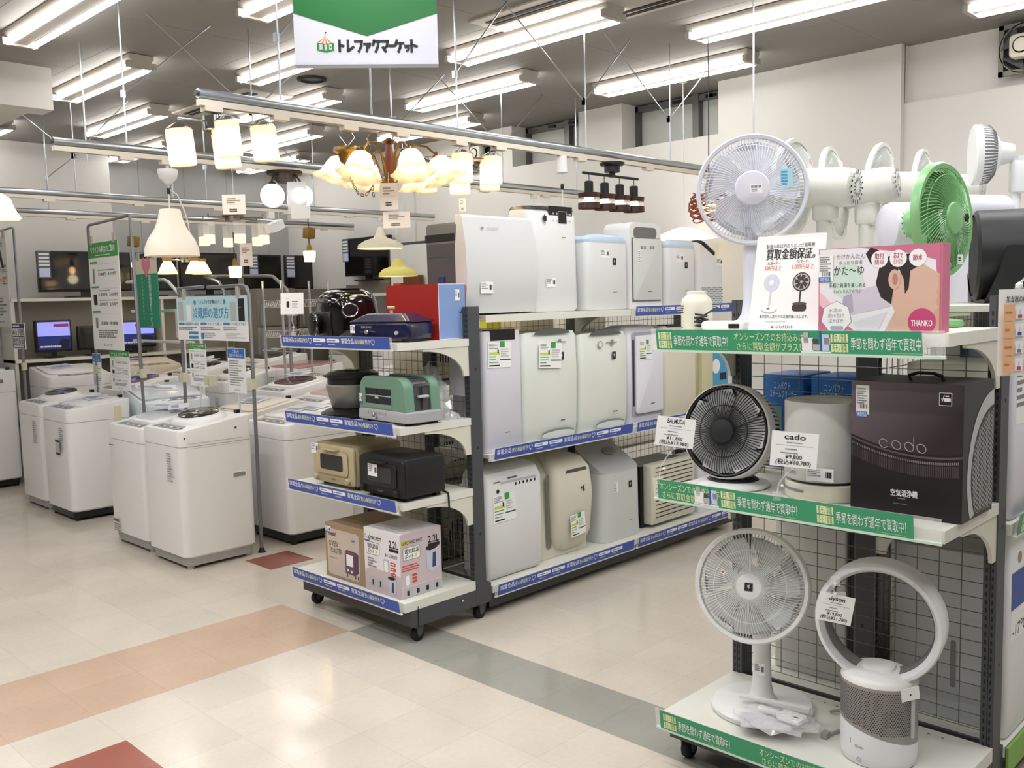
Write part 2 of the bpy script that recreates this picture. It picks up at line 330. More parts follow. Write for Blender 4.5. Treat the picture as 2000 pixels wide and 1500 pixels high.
# ---------------------------------------------------------------- shelf units
def heart(b, x, z, s, m, y):
    b.poly([(x, z-s*.5), (x+s*.45, z+s*.05), (x+s*.42, z+s*.35), (x+s*.2, z+s*.45), (x, z+s*.25), (x-s*.2, z+s*.45), (x-s*.42, z+s*.35), (x-s*.45, z+s*.05)], m, y)
def blue_strip(length, parent, x0, y0, z0, tilt=.12, offset=0.0, reps=None):
    """plastic label channel with the blue guarantee strip: front -y, bottom edge at z0"""
    b = MB(); b.at(x0, y0, z0, rx=tilt); h = .062
    b.box(0, 0, 0, length, .004, h, CLEAR); b.box(0, -.002, -.004, length, .006, .002, SHELFW)
    b.box(.022, -.0015, .004, length-.014, -.0005, h-.001, BLUE)
    pos = .035; k = 0; y = -.0022
    while pos < length-.2:
        b.text('家電全品', pos, .026, .026, WPRINT, y, w=.105, bold=.025); b.text('安心保証付き', pos+.112, .026, .023, PALEYELLOW, y, w=.12, bold=.012)
        heart(b, pos+.255, .036, .034, WPRINT, y); heart(b, pos+.255, .036, .027, BLUE, y-.0003)
        b.rect(pos+.25, .027, pos+.257, .031, WPRINT, y-.0006)
        if pos+.53 < length:
            for q in (.285, .405):
                b.rr(pos+q, .031, pos+q+.108, .05, .006, WPRINT, y); b.scrawl(pos+q+.008, .036, pos+q+.1, .045, 1, BLUE, y-.0004, seed=int(q*99))
                b.scrawl(pos+q+.01, .015, pos+q+.1, .025, 1, PALEBLUE, y, seed=k+3, fill=.4)
        pos += .53; k += 1
    b.build('label_strip', parent)
def season_tags(b, x, y):
    for i, s in enumerate(('夏モノ家電', '冬モノ家電')):
        z = .037 - .029*i; b.rect(x, z, x+.062, z+.025, PALEYELLOW, y); b.text(s, x+.005, z+.0, .024, GREEN, y-.0004, w=.052)
def season_text(b, x, y): season_tags(b, x, y); b.text('季節を問わず通年で買取中！', x+.07, .014, .038, WPRINT, y, w=.29); b.rect(x+.24, .008, x+.345, .0088, PALEYELLOW, y)
def bring_text(b, x, y, w=.235):
    b.text('オンシーズンでのお持込みは', x, .037, .025, PALEYELLOW, y, w=w); b.text('さらに買取金額がプラス！', x+.008, .007, .025, PALEYELLOW, y, w=w*.92)
def appliance_picture(b, x, y):
    b.rect(x, .004, x+.095, .009, WPRINT, y)
    for (a, c, d, e, m) in ((.004, .01, .04, .05, WPRINT), (.01, .034, .026, .066, LGREY), (.036, .03, .056, .046, DGREY), (.036, .012, .06, .03, LGREY), (.06, .01, .066, .07, BLUE), (.068, .012, .09, .06, PALEBLUE), (.074, .03, .094, .05, LGREY)): b.rect(x+a, c, x+d, e, m, y-.0004)
def green_strip(length, parent, x0, y0, z0, layout, tilt=.12, clear_end=.07):
    b = MB(); b.at(x0, y0, z0, rx=tilt); h = .072
    b.box(0, 0, 0, length, .004, h, CLEAR); b.box(0, -.002, -.005, length, .008, .003, M('pale_green_edge', '#cfe6d6', .4))
    b.box(.02, -.0015, .003, length-clear_end, -.0005, h-.001, GREEN)
    for kind, x in layout: {'season': season_text, 'bring': bring_text, 'picture': appliance_picture}[kind](b, x, -.0022)
    b.build('label_strip', parent)
def bracket(parent, x, yb, z, L=.3, H=.15, m=None):
    """curved cantilever bracket under a shelf board, x = plane, yb = upright, reaching forward L"""
    pts = [(yb, z), (yb-L, z), (yb-L, z-.012)] + [(yb-L+(L-.035)*math.sin(a*PI/2), z-.012-(H-.012)*(1-math.cos(a*PI/2))) for a in [i/8 for i in range(1, 9)]] + [(yb, z-H)]
    MB().prism(pts, x, x+.012, m or M('bracket_cream', '#d6d4c6', .45), 'x').build('bracket', parent)
def shelf_board(t, W, D, y0, z, name='shelf', lip=.036, brackets=True):
    b = MB(); b.box(0, y0, z-.02, W, y0+D, z, SHELFW); b.box(0, y0, z-lip, W, y0+.012, z-.02, SHELFW)
    for x in (0, W-.004): b.box(x, y0+.012, z-lip, x+.004, y0+D, z-.02, SHELFW)
    o = b.build(name, t)
    if brackets:
        for x in (.004, W-.016): bracket(o, x, y0+D, z-lip)
    return o
def upright(t, x, y, z0, z1, w=.04, d=.075):
    b = MB(); b.box(x, y, z0, x+w, y+d, z1, STEEL)
    n = int((z1-z0-.05)/.026)
    for i in range(n):
        z = z0+.04+i*.026
        for xx in (x+.008, x+w-.014): b.box(xx, y-.0008, z, xx+.005, y, z+.014, DSLOT)
    b.box(x+w*.5, y-.0009, z0, x+w*.5+.002, y, z1, DSLOT)
    for z in (.45, .9, 1.3):
        for xx in (x-.0008, x+w): b.box(xx, y+d*.5, z, xx+.0008, y+d*.5+.008, z+.012, DSLOT)
    return b.build('upright', t)
def mesh_panel(t, x0, x1, z0, z1, y, sp=.048, axis='x', spx=None):
    b = MB(); r = .0016
    def bar(p, q): b.tube([p, q], r, WIRE, 4)
    n = int((x1-x0)/(spx or sp)); m = int((z1-z0)/sp)
    for i in range(n+1):
        a = x0+(x1-x0)*i/n; bar((a, y, z0) if axis == 'x' else (y, a, z0), (a, y, z1) if axis == 'x' else (y, a, z1))
    for j in range(m+1):
        z = z0+(z1-z0)*j/m; bar((x0, y+.003, z) if axis == 'x' else (y+.003, x0, z), (x1, y+.003, z) if axis == 'x' else (y+.003, x1, z))
    return b.build('wire_mesh_back', t)
def caster(t, x, y):
    b = MB(); b.at(x, y, 0); b.lathe([(.014, .075), (.014, .1)], CHROME, 12); b.box(-.022, -.018, .066, .022, .03, .08, DGREY)
    for xx in (-.024, .02): b.prism([(-.012, .03), (.012, .03), (.03, .078), (-.016, .078)], xx, xx+.004, DGREY, 'x')
    o = b.build('caster', t)
    MB().at(x, y+.002, .034, ry=PI/2).lathe([(.026, -.018), (.034, -.012), (.034, .012), (.026, .018)], RUBBER, 20).lathe([(.012, -.0185), (.012, .0185)], DGREY, 12).build('wheel', o)
UW = .94
def end_unit(name, label, loc, z_shelves, deck, strip, up_z):
    t = thing(name, label, 'shelf unit', loc, LEFTWARD)
    b = MB()
    for x in (.001, UW-.013): b.box(x, .04, .085, x+.012, .575, deck-.03, STEEL)
    b.box(.0015, .0405, .086, UW-.0015, .055, deck-.031, STEEL); b.box(.0015, .56, .086, UW-.0015, .5745, deck-.031, STEEL)
    b.box(-.003, .078, .085, 0, .081, deck-.03, DSLOT); b.box(UW, .078, .085, UW+.003, .081, deck-.03, DSLOT)
    o = b.build('base_frame', t); MB().at(UW+.001, .37, .14, ry=PI/2).lathe([(.007, 0), (.006, .004)], CHROME, 12).build('bolt', o)
    o = shelf_board(t, UW, .47, 0, deck, 'deck', .045, False)
    pd = MB()
    for i in range(16): pd.box(.12+i*.045, .43, deck, .128+i*.045, .434, deck+.0006, DSLOT)
    pd.build('slot_row', o)
    strip(0, o)
    upright(t, 0, .465, .1, up_z); upright(t, UW-.04, .465, .1, up_z)
    mesh_panel(t, .045, UW-.045, deck+.03, up_z-.14, .5, spx=.07 if name == 'fan_shelf' else None)
    for i, z in enumerate(z_shelves): strip(i+1, shelf_board(t, UW, .455, .01, z))
    for x in (.04, UW-.04):
        for y in (.1, .52): caster(t, x, y)
    return t
zE = (.7, 1.062, 1.462)
end_unit('display_shelf', 'charcoal and white shelf unit on casters holding the toasters and boxes', (2.70, 4.345, 0), zE, .215,
    lambda i, o: blue_strip(UW+.02, o, -.03, -.012, (.166, .655, 1.024, 1.43)[i]), 1.622)
GL = {0: [('season', .035), ('bring', .41), ('picture', .66)], 1: [('bring', .05), ('picture', .22), ('season', .33), ('season', .64)], 2: [('season', .03), ('bring', .395), ('picture', .63), ('season', .745)]}
GL[1] = [('bring', .03), ('picture', .165), ('season', .27), ('season', .6)]; GL[2] = [('season', .03), ('bring', .32), ('picture', .545), ('season', .64)]
def small_season(b, x, y, w=.265):
    for i, s in enumerate(('夏モノ家電', '冬モノ家電')):
        z = .037 - .029*i; b.rect(x, z, x+.052, z+.025, PALEYELLOW, y); b.text(s, x+.004, z, .024, GREEN, y-.0004, w=.044)
    b.text('季節を問わず通年で買取中！', x+.06, .016, .034, WPRINT, y, w=w-.06)
    b.rect(x+.18, .008, x+w, .0088, PALEYELLOW, y)
season_text = small_season
end_unit('fan_shelf', 'charcoal and white shelf unit on casters with green label strips holding fans', (2.605, 1.85, 0), (.99, 1.535), .195,
    lambda i, o: green_strip(UW+.02, o, -.02, -.012, (.135, .958, 1.472)[i], GL[i], clear_end=(.07, .075, .06)[i]), 1.632)
# ---- two-sided runs behind the end units
def gondola(name, label, x0, x1, yf, yb, bays, front, back, deck, up_z, strip, mid_up=True):
    t = thing(name, label, 'shelf unit', (x0, yf, 0)); W = x1-x0; D = yb-yf; yc = D/2; bw = W/bays
    b = MB()
    for i in range(bays):
        a, c = i*bw, (i+1)*bw
        b.box(a+.002, .05, .03, c-.002, .065, deck-.04, STEEL); b.box(a+.002, D-.065, .03, c-.002, D-.05, deck-.04, STEEL)
    for a in (0, W-.02): b.box(a, .05, .03, a+.02, D-.05, deck-.04, STEEL)
    b.box(.0, yc-.035, 0, W, yc+.035, deck-.04, STEEL)
    b.build('base_frame', t)
    for i in range(bays+1): upright(t, min(max(i*bw-.02, 0), W-.04), yc-.036, deck-.04, up_z)
    for i in range(bays): mesh_panel(t, i*bw+.025, (i+1)*bw-.025, deck+.03, up_z-.03, yc)
    for i in range(bays):
        for side, zs in ((0, [deck]+list(front)), (1, [deck]+list(back))):
            for j, z in enumerate(zs):
                if z is None: continue
                y0 = 0 if side == 0 else yc+.036; dd = yc-.036
                b = MB(); b.box(i*bw+.002, y0, z-.02, (i+1)*bw-.002, y0+dd, z, SHELFW)
                ye = y0 if side == 0 else y0+dd-.012
                b.box(i*bw+.002, ye, z-.036, (i+1)*bw-.002, ye+.012, z-.02, SHELFW)
                o = b.build('deck' if j == 0 else 'shelf', t)
                if j:
                    for xx in (i*bw+.006, (i+1)*bw-.018):
                        if side == 0: bracket(o, xx, yc-.036, z-.02)
                        else:
                            pts = [(yc+.036, z-.02), (D-.1, z-.02), (D-.1, z-.032), (yc+.2, z-.06), (yc+.09, z-.11), (yc+.07, z-.17), (yc+.036, z-.17)]
                            MB().prism(pts, xx, xx+.012, M('bracket_cream', '#d6d4c6'), 'x').build('bracket', o)
                if side == 0: strip(i, j, o, i*bw, bw, z)
                elif strip and j == len(zs)-1 and name == 'heater_shelf': green_strip(bw-.02, o, i*bw+.01, D+.006, z-.04, [('season', .05), ('bring', .4), ('season', .7)], 0)
    return t
def purifier_strip(i, j, o, x, bw, z):
    if j == 2 and i == 0: return
    blue_strip(bw-.012, o, x+.004, -.012, z-(.055 if j == 0 else .03 if j == 1 else .045))
gondola('purifier_shelf', 'long charcoal and white shelf run packed with white air purifiers', 3.285, 5.73, 3.405, 4.345, 2, (.855, 1.575), (.62, 1.2), .16, 1.66, purifier_strip)
def heater_strip(i, j, o, x, bw, z):
    if j: green_strip(bw-.02, o, x+.004, -.012, z-.04, [('season', .05), ('bring', .4), ('picture', .65), ('season', .8)])
    else: MB().box(x, -.012, z-.09, x+bw, -.004, z, M('grass_green_strip', '#7fae4a', .5)).build('label_strip', o)
gondola('heater_shelf', 'long shelf run behind the fan shelf with heaters and boxed goods', 3.175, 5.6, .905, 1.85, 2, (.9, 1.6), (.98, 1.6), .16, 1.6, heater_strip)
# ---------------------------------------------------------------- small appliances on the first shelf unit
def sticker(t, x, z, w=.05, h=.035, y=-.001, rz=0, blue=False, name='price_sticker', seed=1, at=None):
    b = MB()
    if at: b.T = at
    b.rect(x, z, x+w, z+h, PAPER, y); b.scrawl(x+w*.06, z+h*.35, x+w*.62, z+h*.95, 4, GREYINK, y-.0005, seed)
    for i in range(5): b.rect(x+w*(.7+.05*i), z+h*.3, x+w*(.7+.05*i)+w*.028*(1+i % 2), z+h*.75, INK, y-.0005)
    if blue: b.rect(x, z, x+w, z+h*.22, BLUEPRINT, y-.0006)
    return b.build(name, t)
def crumple(t, name, cx, cy, cz, sx, sy, sz, m, seed=3, n=9):
    R = random.Random(seed); L = []
    for i in range(n+1):
        a = PI*(i/n)*.5; l = []
        for j in range(20):
            k = R.uniform(.72, 1.1); l.append((cx+sx*math.cos(a)*math.cos(2*PI*j/20)*k, cy+sy*math.cos(a)*math.sin(2*PI*j/20)*k, max(cz+.002, cz+sz*math.sin(a)*k)))
        L.append(l)
    b = MB().loft(L, m); return b.build(name, t, sharp=10)
BAGM = M('clear_bag_film', '#f4f6f8', .06, alpha=.3, spec=.8)
# air fryer
t = thing('air_fryer', 'glossy black air fryer with chrome ringed handle on the top shelf', 'air fryer', (2.93, 4.1, 1.462), LEFTWARD-.13)
AF = GLOSSBLACK
b = MB(); L = []
for z, s in ((0, .9), (.01, .97), (.06, 1), (.14, 1.02), (.19, 1.0), (.222, .93), (.247, .78), (.26, .55), (.264, .3)): L.append([(x, y, z) for x, y in rrect(0, 0, .27*s, .3*s, .1*s, 6)])
b.loft(L, AF); b.build('body', t)
b = MB(); b.rbox(-.07, -.06, .262, .07, .06, .27, .03, BLACK); b.build('top_vent', t)
dr = MB(); dr.rbox(-.09, -.16, .02, .09, -.13, .15, .02, BLACK); dr = dr.build('drawer', t)
b = MB().at(0, -.2, .085, rx=PI/2); b.lathe([(.035, -.05), (.05, -.03), (.056, .0), (.05, .012), (.02, .016)], AF, 24, sx=.75, sy=1.15); b.build('handle', dr)
MB().at(0, -.2, .085, rx=PI/2).tube([(.044*math.cos(a), .066*math.sin(a), .0) for a in [2*PI*i/28 for i in range(28)]], .0035, CHROME, 6, True).build('chrome_ring', dr)
MB().at(.135, -.06, .155, rz=PI/2, rx=0).tube([(.045*math.cos(a), -.012, .034*math.sin(a)) for a in [2*PI*i/24 for i in range(24)]], .004, CHROME, 6, True).build('window_ring', t)
MB().at(.135, -.06, .155, rz=PI/2).poly([(.043*math.cos(2*PI*i/24), .032*math.sin(2*PI*i/24)) for i in range(24)], BLACK, -.012).build('viewing_window', t)
b = MB()
for i in range(9):
    for j in range(3): b.at(0, 0, .196+j*.014).box(-.1+.02*i, -.1525+.011*j, 0, -.088+.02*i, -.149+.011*j, .004, M('vent_glint', '#77787c', .3, metal=.7))
b.build('vent_row', t)
sticker(t, -.1, .08, .03, .07, -.165, seed=5)
# hot plate
NAVY = M('navy_enamel', '#14163c', .22, coat=.3)
t = thing('hot_plate', 'navy electric hot plate with lid, in front of the red and blue box', 'hot plate', (2.835, 3.6, 1.462), math.radians(-74))
MB().rbox(-.175, -.11, .012, .175, .11, .095, .02, NAVY).box(-.15, -.09, 0, -.12, .09, .014, BLACK).box(.12, -.09, 0, .15, .09, .014, BLACK).build('body', t)
b = MB(); b.loft([[(x, y, z) for x, y in rrect(0, 0, w, d, .02)] for z, w, d in ((.095, .36, .225), (.1, .36, .225), (.108, .33, .2), (.132, .24, .13), (.138, .22, .11))], NAVY); lid = b.build('lid', t)
MB().lathe([(.008, .138), (.008, .155), (.018, .158), (.02, .168), (.015, .172)], M('pale_wood', '#d8bf98', .5), 16).build('lid_knob', lid)
k = MB().at(-.06, -.112, .05, rx=PI/2).lathe([(.012, 0), (.012, .015), (.009, .018)], CHROME, 16).build('temperature_knob', t)
k = MB().at(.11, -.112, .045, rx=PI/2).lathe([(.009, 0), (.009, .012)], LGREY, 14).build('power_plug_socket', t)
MB().text('BRUNO', -.1, .066, .014, LGREY, -.1115, w=.06).rect(-.11, .05, -.02, .0515, LGREY, -.1112).build('front_print', t)
sticker(t, -.168, .045, .028, .04, -.1115, seed=2)
# red and blue carton
t = thing('gift_box', 'flat carton with red front and pale blue side at the back of the top shelf', 'box', (3.1, 3.655, 1.462), LEFTWARD)
b = MB(); b.box(-.205, -.09, 0, .205, .09, .275, M('box_red', '#a01f1b', .5)); b.build('carton', t)
b = MB().at(.2055, 0, 0, rz=PI/2); b.rect(-.088, .003, .088, .272, M('box_blue', '#7f9aca', .55), 0); b.rect(-.09, 0, .09, .003, PAPER, .0003); b.rect(-.09, .272, .09, .275, PAPER, .0003); b.rect(-.09, 0, -.087, .275, PAPER, -.0002)
b.disc(.055, .14, .011, INK, -.0008, 16).disc(.05, .144, .011, M('box_blue', '#8aa5d6'), -.0012, 16); b.build('side_panel', t)
sticker(t, .02, .19, .03, .055, -.001, seed=8, at=Matrix.Translation((.2062, 0, 0)) @ Matrix.Rotation(PI/2, 4, 'Z'))
# rice cooker
t = thing('rice_cooker', 'round silver and black rice cooker beside the green toaster', 'rice cooker', (2.89, 4.02, 1.062), LEFTWARD)
MB().lathe([(.15, 0), (.17, .008), (.17, .02), (.14, .035), (.11, .045)], BLACK, 36).build('base', t)
MB().lathe([(.105, .045), (.112, .05), (.138, .15), (.14, .165), (.135, .17)], M('brushed_grey', '#8f8d88', .38, metal=.5), 40).text('RECOLT', -.06, .1, .012, INK, -.1265, w=.04).build('body', t)
l = MB().lathe([(.128, .168), (.13, .175), (.13, .2), (.138, .205), (.136, .222), (.12, .234), (.09, .237), (.085, .233)], BLACK, 40).build('lid', t)
MB().rbox(-.05, -.02, .232, .05, .02, .243, .015, GLOSSBLACK).build('lid_handle', l)
# green toaster
TG = M('toaster_green', '#6f937f', .4); TB = M('toaster_base_grey', '#a5a4a8', .45); BRM = M('brushed_steel', '#77767a', .3, metal=.8)
t = thing('toaster', 'pale green toaster with glass window and grey base on the second shelf', 'toaster', (2.875, 3.612, 1.062), LEFTWARD-.06)
b = MB(); b.loft([[(x, y, z) for x, y in rrect(0, 0, w, d, .03)] for z, w, d in ((.012, .43, .215), (.016, .44, .225), (.06, .435, .22), (.066, .42, .21))], TB)
for x in (-.16, .16): b.box(x-.02, -.1, 0, x+.02, .1, .014, BLACK)
base = b.build('base', t)
arch = lambda W, H, r: [(-W/2, .06), (W/2, .06), (W/2-.008, H-r)] + [(W/2-.008-r+r*math.cos(a), H-r+r*math.sin(a)) for a in [PI/2*i/8 for i in range(1, 9)]] + [(-W/2+.008+r+r*math.cos(a), H-r+r*math.sin(a)) for a in [PI/2+PI/2*i/8 for i in range(9)]]
for y0, y1 in ((-.105, -.05), (.05, .105)):
    b = MB(); q = arch(.405, .228, .06); q2 = [(x*.975, .06+(z-.06)*.97) for x, z in q]
    b.loft([[(x, y, z) for x, z in P] for P, y in ((q2, y0), (q, y0+.008), (q, y1-.008), (q2, y1))], TG); sh = b.build('shell', t)
    if y0 < 0:
        f = MB(); f.poly([(-.158, .07), (.098, .07), (.098, .178)] + [(.098-.03+.03*math.cos(a), .178+.014*math.sin(a)) for a in (.3, .9, 1.5)] + [(-.128+.03*math.cos(a), .178+.014*math.sin(a)) for a in (1.6, 2.2, 2.8)] + [(-.158, .178)], M('window_frame_green', '#6e927b', .4), -.1056); f.build('window_frame', sh)
        f = MB(); f.rect(-.14, .094, .082, .17, M('dark_glass', '#1d2524', .12, coat=.4), -.1062); f.rect(-.14, .074, .082, .094, M('glass_lower', '#7f988a', .15), -.1062)
        f.rect(-.135, .132, .08, .137, LGREY, -.1068); f.rect(-.048, .094, -.036, .17, BLACK, -.1066); f.poly([(-.06, .12), (-.02, .12), (-.028, .132), (-.052, .132)], LGREY, -.107); f.build('window_glass', sh)
b = MB(); b.loft([[(x, y, z) for x, z in arch(.375, .218, .05)] for y in (-.05, .05)], BRM)
b.rbox(-.13, -.03, .2175, .13, .03, .2195, .01, BLACK); b.build('metal_core', t)
MB().box(.184, -.048, .185, .19, .048, .198, M('bright_steel', '#e4e4e6', .15, metal=1)).build('steel_trim', t)
MB().box(.187, -.004, .075, .1885, .004, .18, DSLOT).build('lever_slot', t); MB().rbox(.188, -.03, .13, .212, .03, .142, .006, LGREY).build('lever', t)
MB().at(-.045, -.113, .035, rx=PI/2).lathe([(.014, 0), (.013, .014), (.009, .017)], CHROME, 16).build('timer_knob', base)
b = MB(); [b.rect(-.11+.025*i, .045, -.105+.025*i, .055, GREYINK, -.1135) for i in range(7)]; b.rect(-.1, .034, .03, .0352, WPRINT, -.1135); b.build('dial_print', base)
sticker(t, -.198, .088, .03, .05, -.1065, blue=True, seed=4)
t = thing('plastic_bag', 'crumpled clear plastic bag behind the green toaster', 'plastic bag', (3.085, 3.62, 1.062)); crumple(t, 'bag_film', 0, 0, 0, .065, .14, .26, BAGM, 3)
t = thing('plastic_bag', 'small clear bag lying open beside the green toaster', 'plastic bag', (3.08, 3.46, 1.062)); crumple(t, 'bag_film', 0, 0, 0, .06, .045, .035, BAGM, 9, 5)
tag(MB().tube([(2.8, 3.455, 1.068), (2.84, 3.43, 1.068), (2.9, 3.45, 1.068), (2.96, 3.43, 1.068), (2.93, 3.47, 1.068), (2.88, 3.46, 1.068)], .006, GREY, 6).build('power_cord'), 'grey power cord lying right of the green toaster', 'power cord')
# ovens
OVC = M('oven_beige', '#b8ac8b', .5); OVK = M('oven_black', '#1c1c1f', .5)
def oven(name, label, loc, w, d, h, m, dark, rz=LEFTWARD):
    t = thing(name, label, 'toaster oven', loc, rz)
    b = MB(); b.rbox(-w/2, .012, .018, w/2, d, h, .02, m, e=.012)
    for x in (-w*.38, w*.38):
        for y in (.04, d-.05): b.box(x-.015, y, 0, x+.015, y+.03, .02, BLACK)
    b.build('body', t)
    b = MB().at(0, .012, 0, rx=PI/2); b.rbox(-w/2+.003, .02, -.002, w/2-.003, h-.004, .014, .022, m, e=.006); front = b.build('front_panel', t)
    b = MB().at(0, -.004, 0, rx=PI/2); b.rbox(-w*.38, h*.3, 0, w*.37, h*.86, .007, .022, m, e=.004); door = b.build('door', t)
    MB().at(0, -.0115, 0).poly(rrect(-.002, h*.59, w*.54, h*.36, .012, 4), M('oven_glass', '#2b2f31' if not dark else '#111214', .15, coat=.3), 0).build('door_glass', door)
    MB().rbox(-w*.17, -.034, h*.88, w*.17, -.016, h*.91, .006, m).box(-w*.16, -.02, h*.87, -w*.145, .0, h*.9, m).box(w*.145, -.02, h*.87, w*.16, .0, h*.9, m).build('door_handle', door)
    for x in (-w*.4, w*.36): MB().at(x, -.002, h*.2, rx=PI/2).lathe([(.017, 0), (.016, .014), (.012, .018)], m, 18).build('knob', t)
    MB().text('BALMUDA', 0, h*.17, .011, INK if not dark else GREYINK, -.0045, w=.04, al='c').build('front_print', t)
    return t
o = oven('toaster_oven', 'beige toaster oven with a dark window on the third shelf', (2.735, 4.0, .7), .37, .31, .225, OVC, False); sticker(o, -.19, .165, .065, .055, -.006, seed=11)
o = oven('toaster_oven', 'black toaster oven right of the beige one', (2.715, 3.575, .7), .35, .27, .208, OVK, True); sticker(o, -.085, .11, .075, .06, -.013, seed=12)
tag(MB().tube([(2.98, 3.47, .725), (3.0, 3.44, .71), (3.0, 3.41, .705), (2.99, 3.395, .69), (2.99, 3.392, .6), (2.995, 3.395, .55), (3.0, 3.42, .5)], .005, BLACK, 6).build('power_cord'), 'black power cord hanging from the back of the black toaster oven', 'power cord')
# cartons on the deck
KR = M('kraft_board', '#a08a70', .7, noise=.04, nscale=20); KRP = M('kraft_print_area', '#cbbdb0', .6); PUR = M('purple_print', '#6b4f63', .55); BOXW = M('box_white_print', '#e8e5ea', .45); BOXP = M('box_lilac_print', '#cbbcc0', .5)
t = thing('oven_toaster_box', 'brown cardboard box printed with a purple oven toaster', 'box', (2.735, 3.93, .215), LEFTWARD)
b = MB(); b.box(-.172, 0, 0, .172, .33, .288, KR); b.box(-.172, .16, .288, .172, .166, .2885, M('tape', '#b7a58d', .3)); b.build('carton', t)
b = MB(); y = -.0006; b.poly([(-.155, .03), (-.14, .015), (.11, .015), (.125, .03), (.125, .25), (.11, .262), (-.14, .262), (-.155, .25)], KRP, y)
b.text('mosh!', -.14, .222, .026, INK, y-.0005, w=.065, bold=.03); b.text('OVEN', -.14, .165, .036, INK, y-.0005, w=.075); b.text('TOASTER', -.14, .128, .036, INK, y-.0005, w=.115); b.scrawl(-.135, .102, -.03, .11, 1, GREYINK, y-.0005)
b.poly([(0, .045), (.08, .04), (.115, .06), (.118, .155), (.1, .165), (.02, .17), (0, .16)], PUR, y-.0005); b.rect(.012, .085, .07, .145, WPRINT, y-.0009); b.poly([(.08, .04), (.115, .06), (.118, .155), (.08, .16)], M('purple_print_side', '#59405a', .55), y-.0008); b.disc(.022, .062, .008, WPRINT, y-.001); b.disc(.055, .058, .008, WPRINT, y-.001)
for x in (.01, .08, .105): b.rect(x, .025, x+.012, .045, PUR, y-.0004)
b.disc(.075, .225, .024, LGREY, y-.0005); b.text('mosh!', .075, .218, .012, INK, y-.001, w=.03, al='c', bold=.03); b.poly([(.06, .2), (.075, .185), (.09, .2), (.09, .175), (.075, .182), (.06, .175)], LGREY, y-.0006); b.build('front_print', t)
MB().at(.1725, 0, 0, rz=PI/2).rect(.02, .0, .3, .275, PUR, 0).build('side_print', t)
sticker(t, -.17, .235, .05, .035, -.001, blue=True, seed=13)
t = thing('electric_pot_box', 'white and lilac box printed with an electric pot, right on the lowest deck', 'box', (2.73, 3.61, .215), LEFTWARD)
b = MB(); b.box(-.143, 0, 0, .143, .262, .318, BOXW); b.build('carton', t)
def potface(w, lil, rep):
    b = MB(); y = -.0006; x0 = -w/2
    if lil: b.rect(x0, 0, -x0, .318, BOXP, y+.0002)
    b.rect(x0, .0, -x0, .1, BOXP, y); b.poly([(x0, .1), (-x0, .1), (-x0, .112), (x0+.05, .12)], BOXP, y)
    b.poly([(x0, .26), (x0+.05, .265), (x0+.05, .285), (x0, .28)], YEL, y-.0003); b.text('ELECTRIC POT', x0+.01, .262, .02, INK, y-.0006, w=.13, bold=.02)
    b.text('2.2L', -x0-.085, .24, .045, INK, y-.0006, w=.072, bold=.02); b.rect(-x0-.085, .226, -x0-.01, .24, INK, y-.0005)
    b.rr(x0+.016, .185, x0+.125, .25, .01, GREYINK, y-.0003); b.rr(x0+.019, .188, x0+.122, .247, .008, WPRINT, y-.0005)
    b.text('電気給湯', x0+.028, .217, .024, INK, y-.0008, w=.088, bold=.01); b.text('ポット', x0+.028, .191, .024, INK, y-.0008, w=.055, bold=.01); b.rect(x0+.092, .193, x0+.106, .212, YEL, y-.0008)
    if not rep:
        b.text('選べる温度設定', x0+.165, .193, .017, INK, y-.0006, w=.1); b.scrawl(x0+.025, .12, x0+.1, .172, 4, GREYINK, y-.0004, 3)
        b.rr(x0+.155, .11, x0+.2, .18, .008, LGREY, y-.0004); b.rr(x0+.16, .116, x0+.19, .172, .008, WPRINT, y-.0007)
        for i in range(3): b.rr(x0+.208, .155-.026*i, x0+.25, .173-.026*i, .008, RED, y-.0006); b.scrawl(x0+.214, .16-.026*i, x0+.245, .168-.026*i, 1, WPRINT, y-.001, i)
        px, pz, s = x0+.19, .005, .8
        for i in range(2): b.rect(x0+.04+.06*i, .025, x0+.085+.06*i, .075, LGREY, y-.0005); b.rect(x0+.06+.06*i, .03, x0+.07+.06*i, .06, INK, y-.0008)
    else:
        b.scrawl(x0+.01, .13, x0+.15, .165, 3, RED, y-.0004, 8); 
        for i in range(3): b.rr(x0+.07, .1-.016*i, x0+.1, .112-.016*i, .004, RED, y-.0006)
        b.rr(x0+.03, .06, x0+.055, .11, .008, WPRINT, y-.0006)
        b.rect(x0, .052, -x0, .0535, WPRINT, y-.0004)
        for i in range(4): b.rect(x0+.02+.061*i, .006, x0+.07+.061*i, .048, LGREY, y-.0006); b.rect(x0+.035+.061*i, .01, x0+.052+.061*i, .034, INK, y-.001)
        px, pz, s = x0+.165, .095, 1.15
    P = lambda pts: [(px+a*s, pz+c*s) for a, c in pts]
    b.poly(P([(.0, .02), (.03, .0), (.07, .02), (.078, .1), (.06, .115), (.01, .115), (-.002, .1)]), M('pot_print', '#c7cad6', .4), y-.0012); b.poly(P([(.03, .02), (.05, .02), (.052, .085), (.035, .085)]), M('pot_blue', '#39406b', .4), y-.0016)
    b.poly(P([(-.004, .104), (.02, .096), (.05, .1), (.076, .114), (.05, .12), (.0, .116)]), INK, y-.0016); b.poly(P([(.03, .128), (.05, .132), (.045, .14), (.032, .136)]), GREYINK, y-.0016)
    return b
b = potface(.286, False, False); b.build('front_print', t)
b = potface(.262, True, True); b.T = Matrix.Identity(4); b.v = [tuple(Matrix.Translation((.143, .131, 0)) @ Matrix.Rotation(PI/2, 4, 'Z') @ Vector(p)) for p in b.v]; b.build('side_print', t)
sticker(t, -.135, .25, .04, .04, -.003, blue=True, seed=14)
